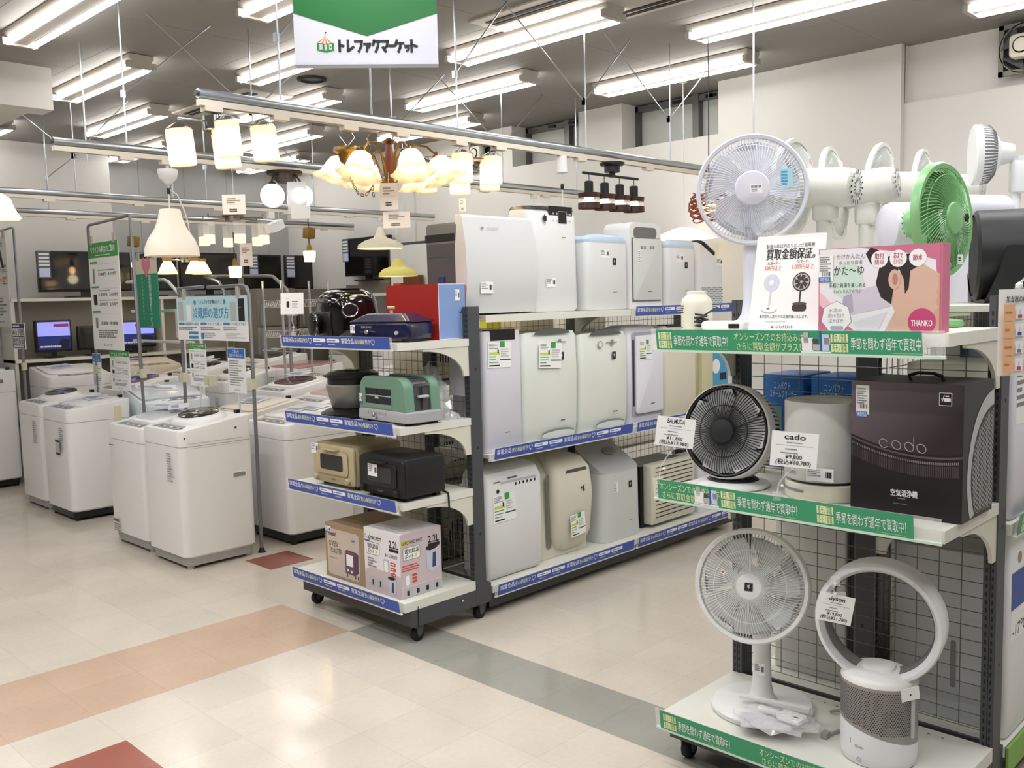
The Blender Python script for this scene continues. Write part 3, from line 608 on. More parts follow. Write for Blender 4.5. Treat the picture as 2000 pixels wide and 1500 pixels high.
# sheet hanging on the mesh
t = tag(MB().box(3.175, 3.425, 1.17, 3.178, 3.57, 1.39, M('tag_film', '#c9c6cf', .4, alpha=.8)).build('hanging_sheet'), 'grey plastic information sheet hung on the mesh above the green toaster', 'sheet')
# price card with clear clip stand
def price_card(label, loc, rz, w, h, lines, stem, tilt=.12, roll=0, upside=False, cat='price card', dx=0):
    """card whose bottom is held by a small clear clip on a stem of given length (stem foot at loc)"""
    t = thing('price_card', label, cat, loc, rz, 'price cards on clear clip stands')
    b = MB(); s = -1 if upside else 1
    b.tube([(0, 0, 0), (.004*s, 0, stem*.35*s), (-.006+dx*.6, 0, stem*.7*s), (dx, 0, stem*s)], .0028, CLEAR, 6)
    for q in (.3, .95): b.at(dx*q, 0, stem*q*s).lathe([(.001, -.006), (.006, 0), (.001, .006)], WHITE, 10)
    b.at(0, 0, 0); b.box(-.012, -.008, -.02, .012, .008, .006, CLEAR); b.build('clip_stand', t)
    zc = stem if not upside else -stem-h
    MB().at(dx, 0, 0).box(-.03, -.006, stem*s-.008, .03, .004, stem*s+.008, CLEAR).build('clip_jaw', t)
    c = MB(); c.at(dx, -.003, zc+h/2, rx=-tilt, ry=roll); c.box(-w/2, -.0004, -h/2, w/2, .0004, h/2, PAPER); c.T = c.T @ Matrix.Scale(w/.105 if w > .126 else 1, 4); lines(c); c.build('card', t)
    return t
def card_lines(brand, price, tax):
    def g(c):
        y = -.001; c.text(brand, 0, .022, .016, INK, y, al='c', bold=.015, w=min(.048, .012*len(brand))); c.scrawl(-.018, .014, .018, .018, 1, GREYINK, y, 2); c.rect(-.042, .009, .042, .0096, GREYINK, y)
        c.scrawl(-.02, -.002, .02, .003, 1, GREYINK, y, 3); c.scrawl(-.03, -.011, .03, -.006, 1, GREYINK, y, 4)
        c.text(price, 0, -.023, .012, INK, y, al='c', bold=.01); c.text(tax, 0, -.036, .012, INK, y, al='c', bold=.01)
    return g
def device_lines(c):
    c.poly(rrect(-.022, -.004, .016, .034, .007, 4), INK, -.001); c.scrawl(-.0, .008, .034, .014, 1, INK, -.001, 2); c.scrawl(0, -.025, .036, .004, 4, LGREY, -.001, 5); c.scrawl(-.032, .024, -.01, .028, 1, LGREY, -.001, 7); c.scrawl(-.04, -.036, -.03, -.032, 1, INK, -.001, 8)
price_card('white card picturing a black air fryer, on a clear clip at the left shelf end', (2.735, 4.32, 1.5), LEFTWARD+.7, .125, .115, device_lines, .1)
# ---------------------------------------------------------------- fans and appliances on the green labelled unit
def fan_cage(name, t, R, depth, n, wire, m, ring, rw=.006, hub=.07, hubm=None, back=True, swirl=.25, rings=(.45,)):
    """front at -y; returns cage part"""
    b = MB()
    for i in range(n):
        a = 2*PI*i/n; P = []
        for k in range(5):
            q = k/4; r = hub*.9+(R-hub*.9)*q; y = -depth*.5*(1-(q)**3); aa = a+swirl*q
            P.append((r*math.cos(aa), y, r*math.sin(aa)))
        b.tube(P, wire, m, 4)
    for q in rings: b.tube([((hub+(R-hub)*q)*math.cos(2*PI*i/48), -depth*.5*(1-q**3)+.002, (hub+(R-hub)*q)*math.sin(2*PI*i/48)) for i in range(48)], wire*1.1, m, 4, True)
    o = b.build('front_grille', t)
    if back:
        b = MB()
        for i in range(n):
            a = 2*PI*i/n; b.tube([((hub+(R-hub)*q)*math.cos(a-swirl*q), depth*.5*(1-q**3), (hub+(R-hub)*q)*math.sin(a-swirl*q)) for q in (0, .35, .7, 1)], wire, m, 4)
        b.build('rear_grille', t)
    return o
def ring_part(t, R, w, d, m, name='rim', n=56):
    b = MB(); L = []
    for (r, y) in ((R-w, -d/2), (R+.0, -d/2-.002), (R+w*.5, -d*.2), (R+w*.5, d/2), (R-w, d/2), (R-w, -d/2)):
        L.append([(r*math.cos(2*PI*i/n), y, r*math.sin(2*PI*i/n)) for i in range(n)])
    return b.loft(L, m, False, False).build(name, t)
def blades(t, R, n, m, hub=.05, w=.9, tilt=.035, y=.0):
    for k in range(n):
        a0 = 2*PI*k/n; b = MB(); L = []
        for q in (0, .25, .5, .75, 1):
            r = hub*.8+(R-hub*.8)*q; hw = w*PI/n*(.55+.5*q if q < .9 else .85); l = []
            for s in (-1, -.33, .33, 1): l.append((r*math.cos(a0+hw*s+q*.35), y+tilt*s*.6, r*math.sin(a0+hw*s+q*.35)))
            for s in (1, .33, -.33, -1): l.append((r*math.cos(a0+hw*s+q*.35), y+tilt*s*.6+.003, r*math.sin(a0+hw*s+q*.35)))
            L.append(l)
        b.loft(L, m).build('blade', t)
def hubcap(t, r, y, m, h=.02, name='hub_cap'):
    return MB().at(0, y, 0, rx=PI/2).lathe([(r*.98, -h), (r, 0), (r*.93, h*.3), (r*.4, h*.5), (.001, h*.55)], m, 30).build(name, t)
def tilted(t, parts_from, M4):
    for o in kids(t):
        if o.name.split('.')[0] in parts_from: o.matrix_local = M4 @ o.matrix_local
HEAD = ('front_grille', 'rear_grille', 'rim', 'blade', 'hub_cap', 'motor_housing', 'grille_sticker', 'logo_plate', 'motor_vent', 'neck_joint')
LAV = M('lavender_white_plastic', '#d6d6e2', .35); FANW = M('fan_white_plastic', '#e6e8e8', .3); BLADEW = M('translucent_blade', '#dfe4e6', .2, alpha=.75)
# lower stand fan
t = thing('stand_fan', 'white stand fan with black square badge on its hub, on the lowest deck', 'fan', (2.85, 1.6, .195), math.radians(-72))
MB().lathe([(.172, 0), (.176, .006), (.176, .018), (.168, .026), (.06, .034)], FANW, 56).build('base', t)
MB().lathe([(.06, .03), (.042, .05), (.033, .09), (.03, .2), (.03, .46)], FANW, 28).build('pole', t)
fan_cage('g', t, .187, .085, 96, .0011, FANW, True, swirl=.1, hub=.045, rings=(.55,)); ring_part(t, .19, .012, .03, FANW); blades(t, .165, 7, BLADEW, .045, 1.05)
h = hubcap(t, .044, -.042, WHITE2, .012); MB().rect(-.0135, -.0135, .0135, .0135, INK, -.0505).poly([(-.004, .006), (.004, .008), (.001, .001), (.006, .001), (-.002, -.009), (.0, -.002), (-.005, -.001)], LGREY, -.0508).build('logo_plate', t)
MB().at(0, .05, 0, rx=-PI/2).lathe([(.05, 0), (.062, .01), (.06, .06), (.045, .09), (.01, .095)], FANW, 28).build('motor_housing', t)
MB().poly([(-.1, .035), (-.085, .03), (-.082, .045), (-.097, .05)], PAPER, -.04).poly([(-.098, .04), (-.09, .036), (-.086, .046), (-.094, .043)], RED, -.0404).build('grille_sticker', t)
tilted(t, HEAD, Matrix.Translation((-.02, -.075, .462)) @ Matrix.Rotation(-.2, 4, 'X') @ Matrix.Rotation(.0, 4, 'Y'))
MB().at(0, .0, .44).rbox(-.03, -.03, 0, .03, .035, .06, .02, FANW).build('neck', t)
sticker(t, -.02, .13, .035, .045, -.0335, seed=21)
t = thing('manual_bag', 'clear bag with a white bracket and a printed manual on the fan base', 'bag', (2.73, 1.5, .232), math.radians(-70))
MB().at(0, 0, .0, rz=.2).box(-.1, -.09, 0, .06, .02, .004, M('manual_paper', '#c9c7cd', .6)).scrawl(0, 0, .001, .001, 1, INK).build('manual', t)
b = MB().at(.03, .0, .012, rz=-.35); b.rbox(-.08, -.015, 0, .03, .015, .012, .006, WHITE); b.rbox(.0, -.035, 0, .085, .035, .014, .012, WHITE); b.box(.05, -.008, .014, .07, -.002, .0145, DSLOT); b.build('white_bracket', t)
MB().at(.02, .06, .02, rz=-.12).box(-.14, -.004, 0, .1, .02, .008, WHITE).build('white_bar', t)
crumple(t, 'bag_film', .02, -.03, .0, .15, .1, .035, BAGM, 12, 5)
b = MB(); R = random.Random(4)
b.tube([(2.96+.03*math.sin(i*.9)+.004*i, 1.35+.05*math.cos(i*.9)-.006*i, .205+.004*(i % 3)) for i in range(26)], .005, M('cord_grey', '#a09e98', .6), 6); b.tube([(3.0, 1.3, .205), (2.9, 1.28, .203), (2.84, 1.32, .203), (2.8, 1.33, .203)], .005, M('cord_grey', '#a09e98'), 6).box(2.775, 1.325, .197, 2.805, 1.345, .215, M('cord_grey', '#a09e98'))
tag(b.build('power_cord'), 'bundled grey power cord between the stand fan and the bladeless fan', 'power cord')
# bladeless fan
DG = M('satin_grey', '#9a9896', .4, metal=.4)
t = thing('bladeless_fan', 'white and grey bladeless fan with round hoop on a perforated base', 'fan', (2.79, 1.16, .195), math.radians(-78))
wave = lambda a: .1+.028*math.cos(a+math.radians(170))
ov = lambda k, z: [(k*.1145*math.cos(2*PI*i/56), k*.107*math.sin(2*PI*i/56), z if not callable(z) else z(2*PI*i/56)) for i in range(56)]
base = MB().loft([ov(.94, 0), ov(.975, .004), ov(1, .03), ov(1, wave)], WHITE2).build('base', t)
body = MB().loft([ov(.997, wave), ov(1, lambda a: wave(a)+.002), ov(1, .255)], DG).build('grey_body', t)
b = MB(); RX, RY = .1145, .1075
for j in range(22):
    for i in range(40):
        a = -PI*.97+PI*.84*(i+(j % 2)*.5)/40; z = .112+j*.0062
        if z < wave(a)+.012: continue
        x, y = RX*math.cos(a), RY*math.sin(a); n = math.hypot(x, y); s = .0021
        tx, ty = -y/n, x/n; k = 1.003
        b.add([(x*k+tx*s*math.cos(q), y*k+ty*s*math.cos(q), z+s*math.sin(q)) for q in [i2*PI/3 for i2 in range(6)]], [(0, 1, 2, 3, 4, 5)], DSLOT)
b.build('perforations', body)
b = MB(); b.loft([ov(1, .255), ov(.99, .262), ov(.92, .275), ov(.7, .286), ov(.45, .29)], WHITE); b.build('top_collar', t)
b = MB(); n = 64; L = []; R0 = .178
for (r, y) in ((R0+.006, -.05), (R0+.012, -.035), (R0+.012, .05), (R0-.004, .055), (R0-.02, .03), (R0-.016, -.03), (R0-.004, -.052), (R0+.006, -.05)):
    L.append([(r*math.cos(2*PI*i/n), y, r*math.sin(2*PI*i/n)) for i in range(n)])
hoop = b.loft(L, WHITE2, False, False).build('hoop', t)
b = MB(); b.loft([[(r*math.cos(2*PI*i/n), y, r*math.sin(2*PI*i/n)) for i in range(n)] for r, y in ((R0-.0175, -.03), (R0-.0215, .03), (R0-.006, .0555))], DG, False, False); b.build('hoop_lining', hoop)
hoop.matrix_local = Matrix.Translation((0, -.0, .435)) @ Matrix.Rotation(.0, 4, 'X') @ Matrix.Rotation(-.0, 4, 'Z') @ hoop.matrix_local
MB().rbox(-.05, -.045, .262, .05, .045, .3, .03, WHITE).build('hoop_foot', t)
b = MB().at(0, 0, 0, rz=-.35); b.text('dyson', -.0, .055, .014, GREYINK, -.1085, w=.03, al='c'); b.tube([(.007*math.cos(a), -.108, .02+.007*math.sin(a)) for a in [2*PI*i/16 for i in range(16)]], .0008, GREYINK, 4, True); b.build('front_print', base)
sticker(t, -.02, .05, .035, .04, -.1085, seed=31, at=Matrix.Rotation(-.75, 4, 'Z'))
MB().at(.105, -.045, .1, rz=.9).box(-.006, -.004, 0, .006, .004, .12, LGREY).build('remote_control', t)
MB().at(.1, -.058, .24, rz=.75, ry=-.12).box(-.03, -.002, -.018, .03, 0, .022, PAPER).disc(.0, .0, .003, INK, -.0025, 8).build('paper_tag', t)
price_card('white price card reading dyson, clipped to the hoop of the bladeless fan', (2.64, 1.235, .785), math.radians(-52), .105, .085, card_lines('dyson', '¥19,800', '(税込¥21,780)'), .05, roll=.2, upside=True)
# desk fan on the middle shelf
BK = M('charcoal_plastic', '#26272a', .4); GB = M('warm_grey_plastic', '#c9c8c5', .4)
t = thing('desk_fan', 'round desk fan with black grille and pale slotted barrel on a round base', 'fan', (2.81, 1.69, .99), math.radians(-86))
b = MB(); b.lathe([(.122, 0), (.126, .004), (.124, .012), (.09, .022)], WHITE, 48); base = b.build('base', t); MB().lathe([(.09, .021), (.084, .026), (.05, .045), (.045, .06)], BK, 40).build('pedestal', t)
fan_cage('g', t, .15, .05, 84, .0016, BK, True, hub=.045, swirl=.0, back=False, rings=(.42,)); blades(t, .147, 7, M('grey_blade', '#c6c8ca', .35), .045, 1.75, .014, .0); hubcap(t, .043, -.026, BK, .016)
ring_part(t, .153, .005, .02, BK)
b = MB(); n = 72; L = []
for (r, y) in ((.158, -.012), (.163, -.008), (.166, .02), (.166, .03)): L.append([(r*math.cos(2*PI*i/n), y, r*math.sin(2*PI*i/n)) for i in range(n)])
b.loft(L, GB, False, False); L = []
for (r, y) in ((.158, .082), (.15, .095), (.12, .105), (.05, .108)): L.append([(r*math.cos(2*PI*i/n), y, r*math.sin(2*PI*i/n)) for i in range(n)])
b.loft(L, GB, False, True)
for i in range(n):
    a = 2*PI*i/n; da = PI/n*1.15
    b.loft([[(r*math.cos(a+s), y, r*math.sin(a+s)) for s, r in ((-da/2, r0), (da/2, r0), (da/2, r0-.006), (-da/2, r0-.006))] for y, r0 in ((.028, .166), (.06, .1655), (.084, .158))], GB)
b.build('barrel', t)
MB().at(0, .035, 0, rx=-PI/2).lathe([(.14, 0), (.14, .05)], DSLOT, 40, cap0=True).build('inner_drum', t)
HEAD2 = HEAD + ('barrel', 'inner_drum'); tilted(t, HEAD2, Matrix.Translation((0, -.05, .195)) @ Matrix.Rotation(-.16, 4, 'X'))
price_card('white price card reading BALMUDA, clipped at the left end of the middle strip', (2.59, 1.845, 1.03), math.radians(-58), .13, .1, card_lines('BALMUDA', '¥11,800', '(税込¥12,980)'), .11, roll=.12, dx=.055)
tag(MB().tube([(2.92+.02*math.sin(i), 1.52+.03*math.cos(i*1.3)-.002*i, 1.0+.008*(i % 4)) for i in range(18)], .005, BLACK, 6).build('power_cord'), 'coiled black power cord behind the desk fan', 'power cord')
# humidifier drum
HB = M('humidifier_grey', '#c8c7c2', .5)
t = thing('humidifier', 'pale grey drum shaped humidifier between the desk fan and the dark box', 'humidifier', (2.85, 1.368, .99), LEFTWARD)
MB().lathe([(.126, 0), (.13, .005), (.13, .05), (.126, .054)], CREAM, 56).rect(-.0, 0, .001, .001, GREY, 0).build('base_tank', t)
MB().lathe([(.115, .053), (.115, .064)], DGREY, 48).build('groove', t)
MB().lathe([(.126, .063), (.131, .068), (.131, .312), (.128, .316), (.12, .312), (.06, .3)], HB, 56).build('body', t)
b = MB()
for i in range(9):
    a = math.radians(-150+6*i); b.at(0, 0, 0).add([(.1308*math.cos(a+s), .1308*math.sin(a+s), z) for s, z in ((0, .027), (.105, .027), (.105, .036), (0, .036))], [(0, 1, 2, 3)], GREY)
b.build('water_gauge', t)
b = MB(); b.at(0, 0, 0, rz=math.radians(-28)); b.text('cado', 0, .082, .022, GREYINK, -.1325, w=.045, al='c'); b.build('logo_print', t)
sticker(t, -.03, .07, .085, .042, -.1335, seed=33, at=Matrix.Rotation(math.radians(12), 4, 'Z'))
price_card('white price card reading cado, on a clear clip in front of the drum humidifier', (2.585, 1.4, 1.035), math.radians(-60), .138, .108, card_lines('cado', '¥9,800', '(税込¥10,780)'), .085, roll=.08, dx=.05)
# dark purifier carton
def carton_material():
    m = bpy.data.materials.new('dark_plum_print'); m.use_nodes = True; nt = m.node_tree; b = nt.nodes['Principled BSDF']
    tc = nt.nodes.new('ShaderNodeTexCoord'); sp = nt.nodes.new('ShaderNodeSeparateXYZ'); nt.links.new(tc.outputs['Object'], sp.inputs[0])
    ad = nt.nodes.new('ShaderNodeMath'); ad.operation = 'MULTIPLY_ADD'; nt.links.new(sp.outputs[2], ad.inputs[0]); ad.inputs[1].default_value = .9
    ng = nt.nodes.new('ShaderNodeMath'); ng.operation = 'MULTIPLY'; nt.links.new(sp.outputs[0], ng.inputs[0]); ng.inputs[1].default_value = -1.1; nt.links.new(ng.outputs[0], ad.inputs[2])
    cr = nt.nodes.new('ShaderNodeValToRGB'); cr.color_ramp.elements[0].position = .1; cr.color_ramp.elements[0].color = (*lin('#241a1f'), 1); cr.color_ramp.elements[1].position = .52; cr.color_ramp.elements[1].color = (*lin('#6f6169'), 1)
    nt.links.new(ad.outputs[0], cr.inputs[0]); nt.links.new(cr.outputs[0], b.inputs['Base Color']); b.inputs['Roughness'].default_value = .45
    return m
PL = carton_material(); PLD = M('plum_black', '#1a1417', .45)
t = thing('air_purifier_box', 'large dark plum carton printed with a drum air purifier', 'box', (2.715, 1.062, .99), LEFTWARD)
MB().box(-.162, 0, 0, .162, .255, .395, M('carton_charcoal', '#2f3030', .5)).build('carton', t)
b = MB(); y = -.0006; W = .162
b.rect(-W, 0, W, .395, PLD, y+.0002)
cz = lambda x, c, k: c + k*((x-.06)**2)
n = 24; X = [-W+2*W*i/n for i in range(n+1)]
def band(c0, c1, k, m, yy): b.poly([(x, cz(x, c0, k)) for x in X] + [(x, min(.395, cz(x, c1, k))) for x in reversed(X)], m, yy)
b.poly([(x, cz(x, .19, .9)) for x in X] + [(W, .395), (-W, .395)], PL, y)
band(.178, .184, .9, M('plum_rim', '#5a4c53', .35), y-.0003); band(.172, .178, .9, PLD, y-.0003)
for i in range(60):
    x = -W+.004+i*.0052
    if x < W-.006: b.rect(x, cz(x, .125, .9), x+.0022, cz(x, .158, .9), M('plum_rib', '#4f444a', .5), y-.0005); b.rect(x, cz(x, .162, .9), x+.0024, cz(x, .169, .9), M('plum_rim2', '#8a7c83', .4), y-.0005)
b.build('front_print', t)
b = MB(); y = -.0016; GL2 = M('silver_print', '#a99da3', .35)
for i, x in enumerate((-.062, -.024, .013, .048)):
    b.tube([(x+.013*math.cos(a), y, .212+.0125*math.sin(a)-.002*i+.008*math.cos(a)*-.3) for a in ([.6+2*PI*.82*q/20 for q in range(21)] if i == 0 else [2*PI*q/20 for q in range(21)])], .0014, GL2, 4)
b.tube([(.026, y, .208), (.026, y, .238)], .0014, GL2, 4); b.text('空気清浄機', 0, .058, .02, WPRINT, y, w=.078, al='c', bold=.01); b.scrawl(-.02, .05, .02, .055, 1, GREYINK, y); b.scrawl(-.03, .035, .03, .038, 1, GREYINK, y, 3)
b.rect(.095, .335, .13, .372, WPRINT, y+.0004); b.rect(.0965, .3365, .1285, .3705, PLD, y+.0002); b.poly([(.1, .358), (.104, .345), (.11, .365), (.108, .366), (.104, .351)], WPRINT, y); b.scrawl(.108, .346, .127, .357, 1, WPRINT, y, 2, .9); b.scrawl(.112, .36, .127, .365, 1, WPRINT, y, 3, .8)
b.build('lettering', t)
b = MB().at(.1625, .0, 0, rz=PI/2); y = -.0004; SW = .255
ell = lambda r0, r1, a0, a1, n=20: [(.27-r0*math.cos(a), .12+r1*math.sin(a)) for a in [a0+(a1-a0)*i/n for i in range(n+1)]]
cl = lambda P: [(min(max(x, 0), SW), min(max(z, 0), .395)) for x, z in P]
b.poly(cl(ell(.235, .245, -.5, 1.5)) + [(SW, .3), (SW, .05)], LGREY, y); b.poly(cl(ell(.205, .2, -.6, 1.5)) + [(SW, .28), (SW, .02)], M('hex_back', '#3c3b3a', .6), y-.0002)
R3 = .0085
for i in range(22):
    for j in range(24):
        x = .055+i*R3*1.5; z = .012+j*R3*1.74+(i % 2)*R3*.87
        if x < SW-.008 and ((x-.27)/.195)**2+((z-.12)/.185)**2 < 1 and z > .012:
            o_ = [(x+R3*.95*math.cos(q*PI/3), z+R3*.95*math.sin(q*PI/3)) for q in range(6)]; i_ = [(x+R3*.72*math.cos(q*PI/3), z+R3*.72*math.sin(q*PI/3)) for q in range(6)]
            for q in range(6): b.poly([o_[q], o_[(q+1) % 6], i_[(q+1) % 6], i_[q]], LGREY, y-.0006)
b.build('side_print', t)
MB().tube([(-.02, .09, .395), (-.025, .09, .41), (.0, .09, .418), (.045, .09, .418), (.07, .09, .41), (.075, .09, .395)], .005, BLACK, 8).build('carry_handle', t)
b = MB(); y = -.0012; b.rect(-.147, .295, -.107, .382, PAPER, y); b.scrawl(-.143, .325, -.112, .375, 7, GREYINK, y-.0004, 5); [b.rect(-.138+.0045*i, .312, -.1365+.0045*i+.001*(i % 2), .325, INK, y-.0004) for i in range(6)]; b.rect(-.146, .287, -.112, .303, BLUEPRINT, y-.0004); b.text('未使用品', -.129, .288, .013, WPRINT, y-.0008, w=.028, al='c'); b.build('price_sticker', t)
# ---- top of the unit
t = thing('mini_humidifier', 'small white bottle shaped humidifier on the left of the top shelf', 'humidifier', (2.78, 1.815, 1.535), LEFTWARD)
MB().lathe([(.052, 0), (.054, .004), (.054, .092), (.05, .104), (.036, .118), (.034, .122), (.034, .13), (.02, .132)], CREAM, 40).build('bottle', t)
b = MB().at(0, 0, 0, rz=-.5); b.scrawl(-.02, .055, .012, .085, 4, INK, -.0545, 6); b.scrawl(-.02, .006, .004, .01, 1, INK, -.0545, 2); b.build('print', t)
t = thing('white_adapter', 'flat white appliance with a black cable lying behind the fan poster', 'small appliance', (2.715, 1.685, 1.535), LEFTWARD)
MB().rbox(-.05, -.04, 0, .11, .05, .03, .015, WHITE).build('body', t); MB().rbox(.06, -.042, .006, .1, -.038, .022, .002, BLACK).build('display', t)
b = MB(); b.tube([(-.07+.022*math.cos(i*1.1), .0+.02*math.sin(i*1.1), .008+.0022*i) for i in range(22)], .0035, BLACK, 6); b.tube([(-.09, 0, .03), (-.06, .02, .055), (-.03, .04, .075)], .0035, BLACK, 6); b.build('cable', t)
# fan poster
t = thing('fan_poster', 'white leaning poster showing a white and a black fan with prices', 'poster', (2.668, 1.43, 1.535), LEFTWARD)
b = MB(); b.at(0, 0, 0, rx=-.2); W2, H2 = .118, .305
b.box(-W2, 0, 0, W2, .003, H2, PAPER); y = -.0008
b.text('製造10年以内のリビング扇風機', 0, .265, .013, INK, y, w=.165, al='c'); b.text('買取金額保証。', .004, .228, .034, INK, y, w=.165, al='c', bold=.02)
b.text('ACモーター', -.052, .211, .012, INK, y, w=.042, al='c'); b.text('500円以上', -.052, .193, .017, RED, y, w=.058, al='c'); b.text('DCモーター', .05, .213, .012, INK, y, w=.042, al='c'); b.text('1,000円以上', .05, .195, .017, RED, y, w=.072, al='c')
FP1 = M('poster_fan_lilac', '#cfd0e2', .6)
b.disc(-.052, .155, .027, FP1, y); b.disc(-.052, .155, .008, WPRINT, y-.0004); [b.rect(-.0525+.0, .155, -.0515, .18, WPRINT, y-.0003) for i in range(1)]; b.poly([(-.054, .13), (-.05, .13), (-.051, .075), (-.056, .075)], FP1, y-.0004); b.poly([(-.052+.027*math.cos(a), .068+.012*math.sin(a)) for a in [2*PI*i/20 for i in range(20)]], LGREY, y); b.poly([(-.052+.026*math.cos(a), .071+.0115*math.sin(a)) for a in [2*PI*i/20 for i in range(20)]], WPRINT, y-.0003); b.scrawl(-.06, .068, -.044, .074, 1, INK, y-.0006)
DB = M('poster_fan_brown', '#3d332f', .6); b.disc(.05, .155, .03, DB, y); b.disc(.05, .155, .026, LGREY, y-.0003)
for k in range(7):
    a = 2*PI*k/7; b.poly([(.05+.003*math.cos(a), .155+.003*math.sin(a)), (.05+.024*math.cos(a), .155+.024*math.sin(a)), (.05+.023*math.cos(a+.65), .155+.023*math.sin(a+.65)), (.05+.01*math.cos(a+.9), .155+.01*math.sin(a+.9))], DB, y-.0006)
b.rect(.047, .085, .052, .127, DB, y-.0002); b.rr(.026, .062, .074, .086, .01, DB, y); b.poly([(.05+.024*math.cos(a), .086+.005*math.sin(a)) for a in [2*PI*i/20 for i in range(20)]], M('poster_brown2', '#54463f', .6), y-.0004)
b.text('高年式や人気モデルは高評価いたします。', 0, .04, .011, INK, y, w=.165, al='c'); b.scrawl(-.06, .027, .06, .031, 1, LGREY, y); b.rect(-.04, .008, -.03, .016, RED, y); b.text('トレファクスタイル', .005, .006, .012, INK, y, w=.06, al='c', bold=.03)
b.build('board', t)
MB().at(0, 0, 0, rx=-.2).box(-W2, -.002, H2-.004, W2, .006, H2+.003, CLEAR).build('top_rail', t)
MB().at(0, .1, 0, rx=.18).box(-.04, 0, 0, .04, .002, .2, PAPER).build('stand_leg', t)
# pink carton
PK = M('box_pink', '#cd7390', .5); PKD = M('box_pink_deep', '#c74a78', .5); SKIN = M('print_skin', '#d9b3a0', .6); HAIR = M('print_hair', '#2e2526', .6); PIL = M('print_pillow', '#cfc9d8', .6); PILD = M('print_pillow_shade', '#b0a9bd', .6)
t = thing('pillow_box', 'pink carton printed with a person resting on a grey neck pillow', 'box', (2.632, 1.113, 1.535), LEFTWARD)
MB().box(-.178, 0, 0, .178, .055, .245, PK).build('carton', t)
b = MB(); y = -.0006; b.rect(-.175, .003, .172, .243, M('print_pale', '#ece8ee', .55), y)
b.poly([(-.175, .0), (-.06, .0), (-.175, .08)], PK, y-.0002); b.poly([(-.05, .243), (.172, .243), (.172, .06), (.16, .2), (.1, .22)], PK, y-.0002); b.poly([(-.175, .08), (-.175, .12), (-.1, .05)], M('print_pink_light', '#f0c3cf', .5), y-.0002)
b.poly([(.02, .0), (.05, .06), (.03, .1), (.06, .17), (.12, .195), (.172, .16), (.172, .0)], SKIN, y-.0004); b.poly([(.14, .0), (.172, .0), (.172, .16), (.165, .155), (.17, .13), (.163, .115), (.168, .1), (.16, .085), (.168, .07), (.15, .05)], M('print_skin2', '#cfa592', .6), y-.0006)
b.poly([(.01, .1), (-.005, .14), (.005, .185), (.03, .215), (.09, .22), (.125, .195), (.108, .182), (.092, .172), (.088, .125), (.078, .108), (.074, .15), (.06, .18), (.05, .155), (.045, .12), (.04, .08)], HAIR, y-.0008); b.poly([(-.035, .225), (-.02, .243), (.01, .23), (-.005, .2), (-.02, .195)], HAIR, y-.0008)
b.poly([(.048+.017*math.cos(a), .15+.028*math.sin(a)) for a in [2*PI*i/16 for i in range(16)]], SKIN, y-.001); b.poly([(.05+.008*math.cos(a), .15+.017*math.sin(a)) for a in [2*PI*i/12 for i in range(12)]], M('print_ear_shade', '#b98572', .6), y-.0012)
b.poly([(-.085, .05), (-.1, .09), (-.088, .115), (.0, .135), (.02, .1), (.04, .075), (.0, .065)], PIL, y-.0005); b.poly([(-.085, .05), (-.105, .075), (-.1, .105), (-.075, .112), (-.07, .06)], PILD, y-.0007)
b.poly([(-.07, .03), (.03, .06), (.0, .0), (-.06, .0)], M('print_towel', '#dedbe3', .6), y-.0006)
for i, (x, s1, s2) in enumerate(((.005, '取付', '簡単'), (.058, '芯まで', 'ぽかぽか'), (.112, '節水', ''))):
    b.disc(x, .208, .024, WPRINT, y-.001); b.text(s1, x, .208 if s2 else .2, .016, PKD, y-.0014, w=.026, al='c', bold=.01)
    if s2: b.text(s2, x, .192, .014, PKD, y-.0014, w=.028, al='c')
b.poly([(-.09+.05*math.cos(a), .15+.055*math.sin(a)) for a in [2*PI*i/14 for i in range(14)]], M('print_mint', '#cfe3d6', .6), y-.0003)
b.text('かけかんたん', -.08, .212, .015, GREYINK, y-.0008, w=.085, al='c'); b.text('ゆったり肩湯', -.08, .196, .012, GREYINK, y-.0008, w=.07, al='c'); b.text('かた〜ゆ', -.085, .165, .028, INK, y-.0008, w=.09, al='c'); b.text('手軽に肩湯を楽しめる', -.09, .13, .013, INK, y-.0008, w=.11, al='c'); b.text("Let's KATAYU", -.09, .113, .012, GREYINK, y-.0008, w=.08, al='c')
hp = [(-.122+.048*math.cos(a), .042+.05*math.sin(a)) for a in [2*PI*i/7+PI/2 for i in range(7)]]; b.poly([(x, max(z, .002)) for x, z in hp], GREYINK, y-.0008); b.poly([(-.122+(x+.122)*.97, max(.042+(z-.042)*.97, .002)) for x, z in hp], WPRINT, y-.001)
b.text('水流の', -.125, .058, .011, GREYINK, y-.0014, w=.04, al='c'); b.text('肩から芯まで', -.122, .042, .012, GREYINK, y-.0014, w=.05, al='c'); b.text('ぽかぽか', -.122, .026, .013, GREYINK, y-.0014, w=.045, al='c'); b.rr(-.14, .006, -.1, .018, .004, PILD, y-.0014)
b.poly([(.125+.038*math.cos(a), max(.03+.038*math.sin(a), .001)) for a in [2*PI*i/24 for i in range(24)]], PKD, y-.001); b.text('THANKO', .125, .017, .02, WPRINT, y-.0014, w=.058, al='c', bold=.02); b.build('front_print', t)
b = MB(); y = -.0024; b.rect(-.178, .15, -.132, .228, PAPER, y); b.scrawl(-.174, .178, -.136, .224, 7, GREYINK, y-.0004, 5); [b.rect(-.166+.0045*i, .165, -.1645+.0045*i+.001*(i % 2), .178, INK, y-.0004) for i in range(6)]; b.rect(-.177, .148, -.14, .163, BLUEPRINT, y-.0004); b.text('未使用品', -.158, .149, .012, WPRINT, y-.0008, w=.03, al='c'); b.build('price_sticker', t)
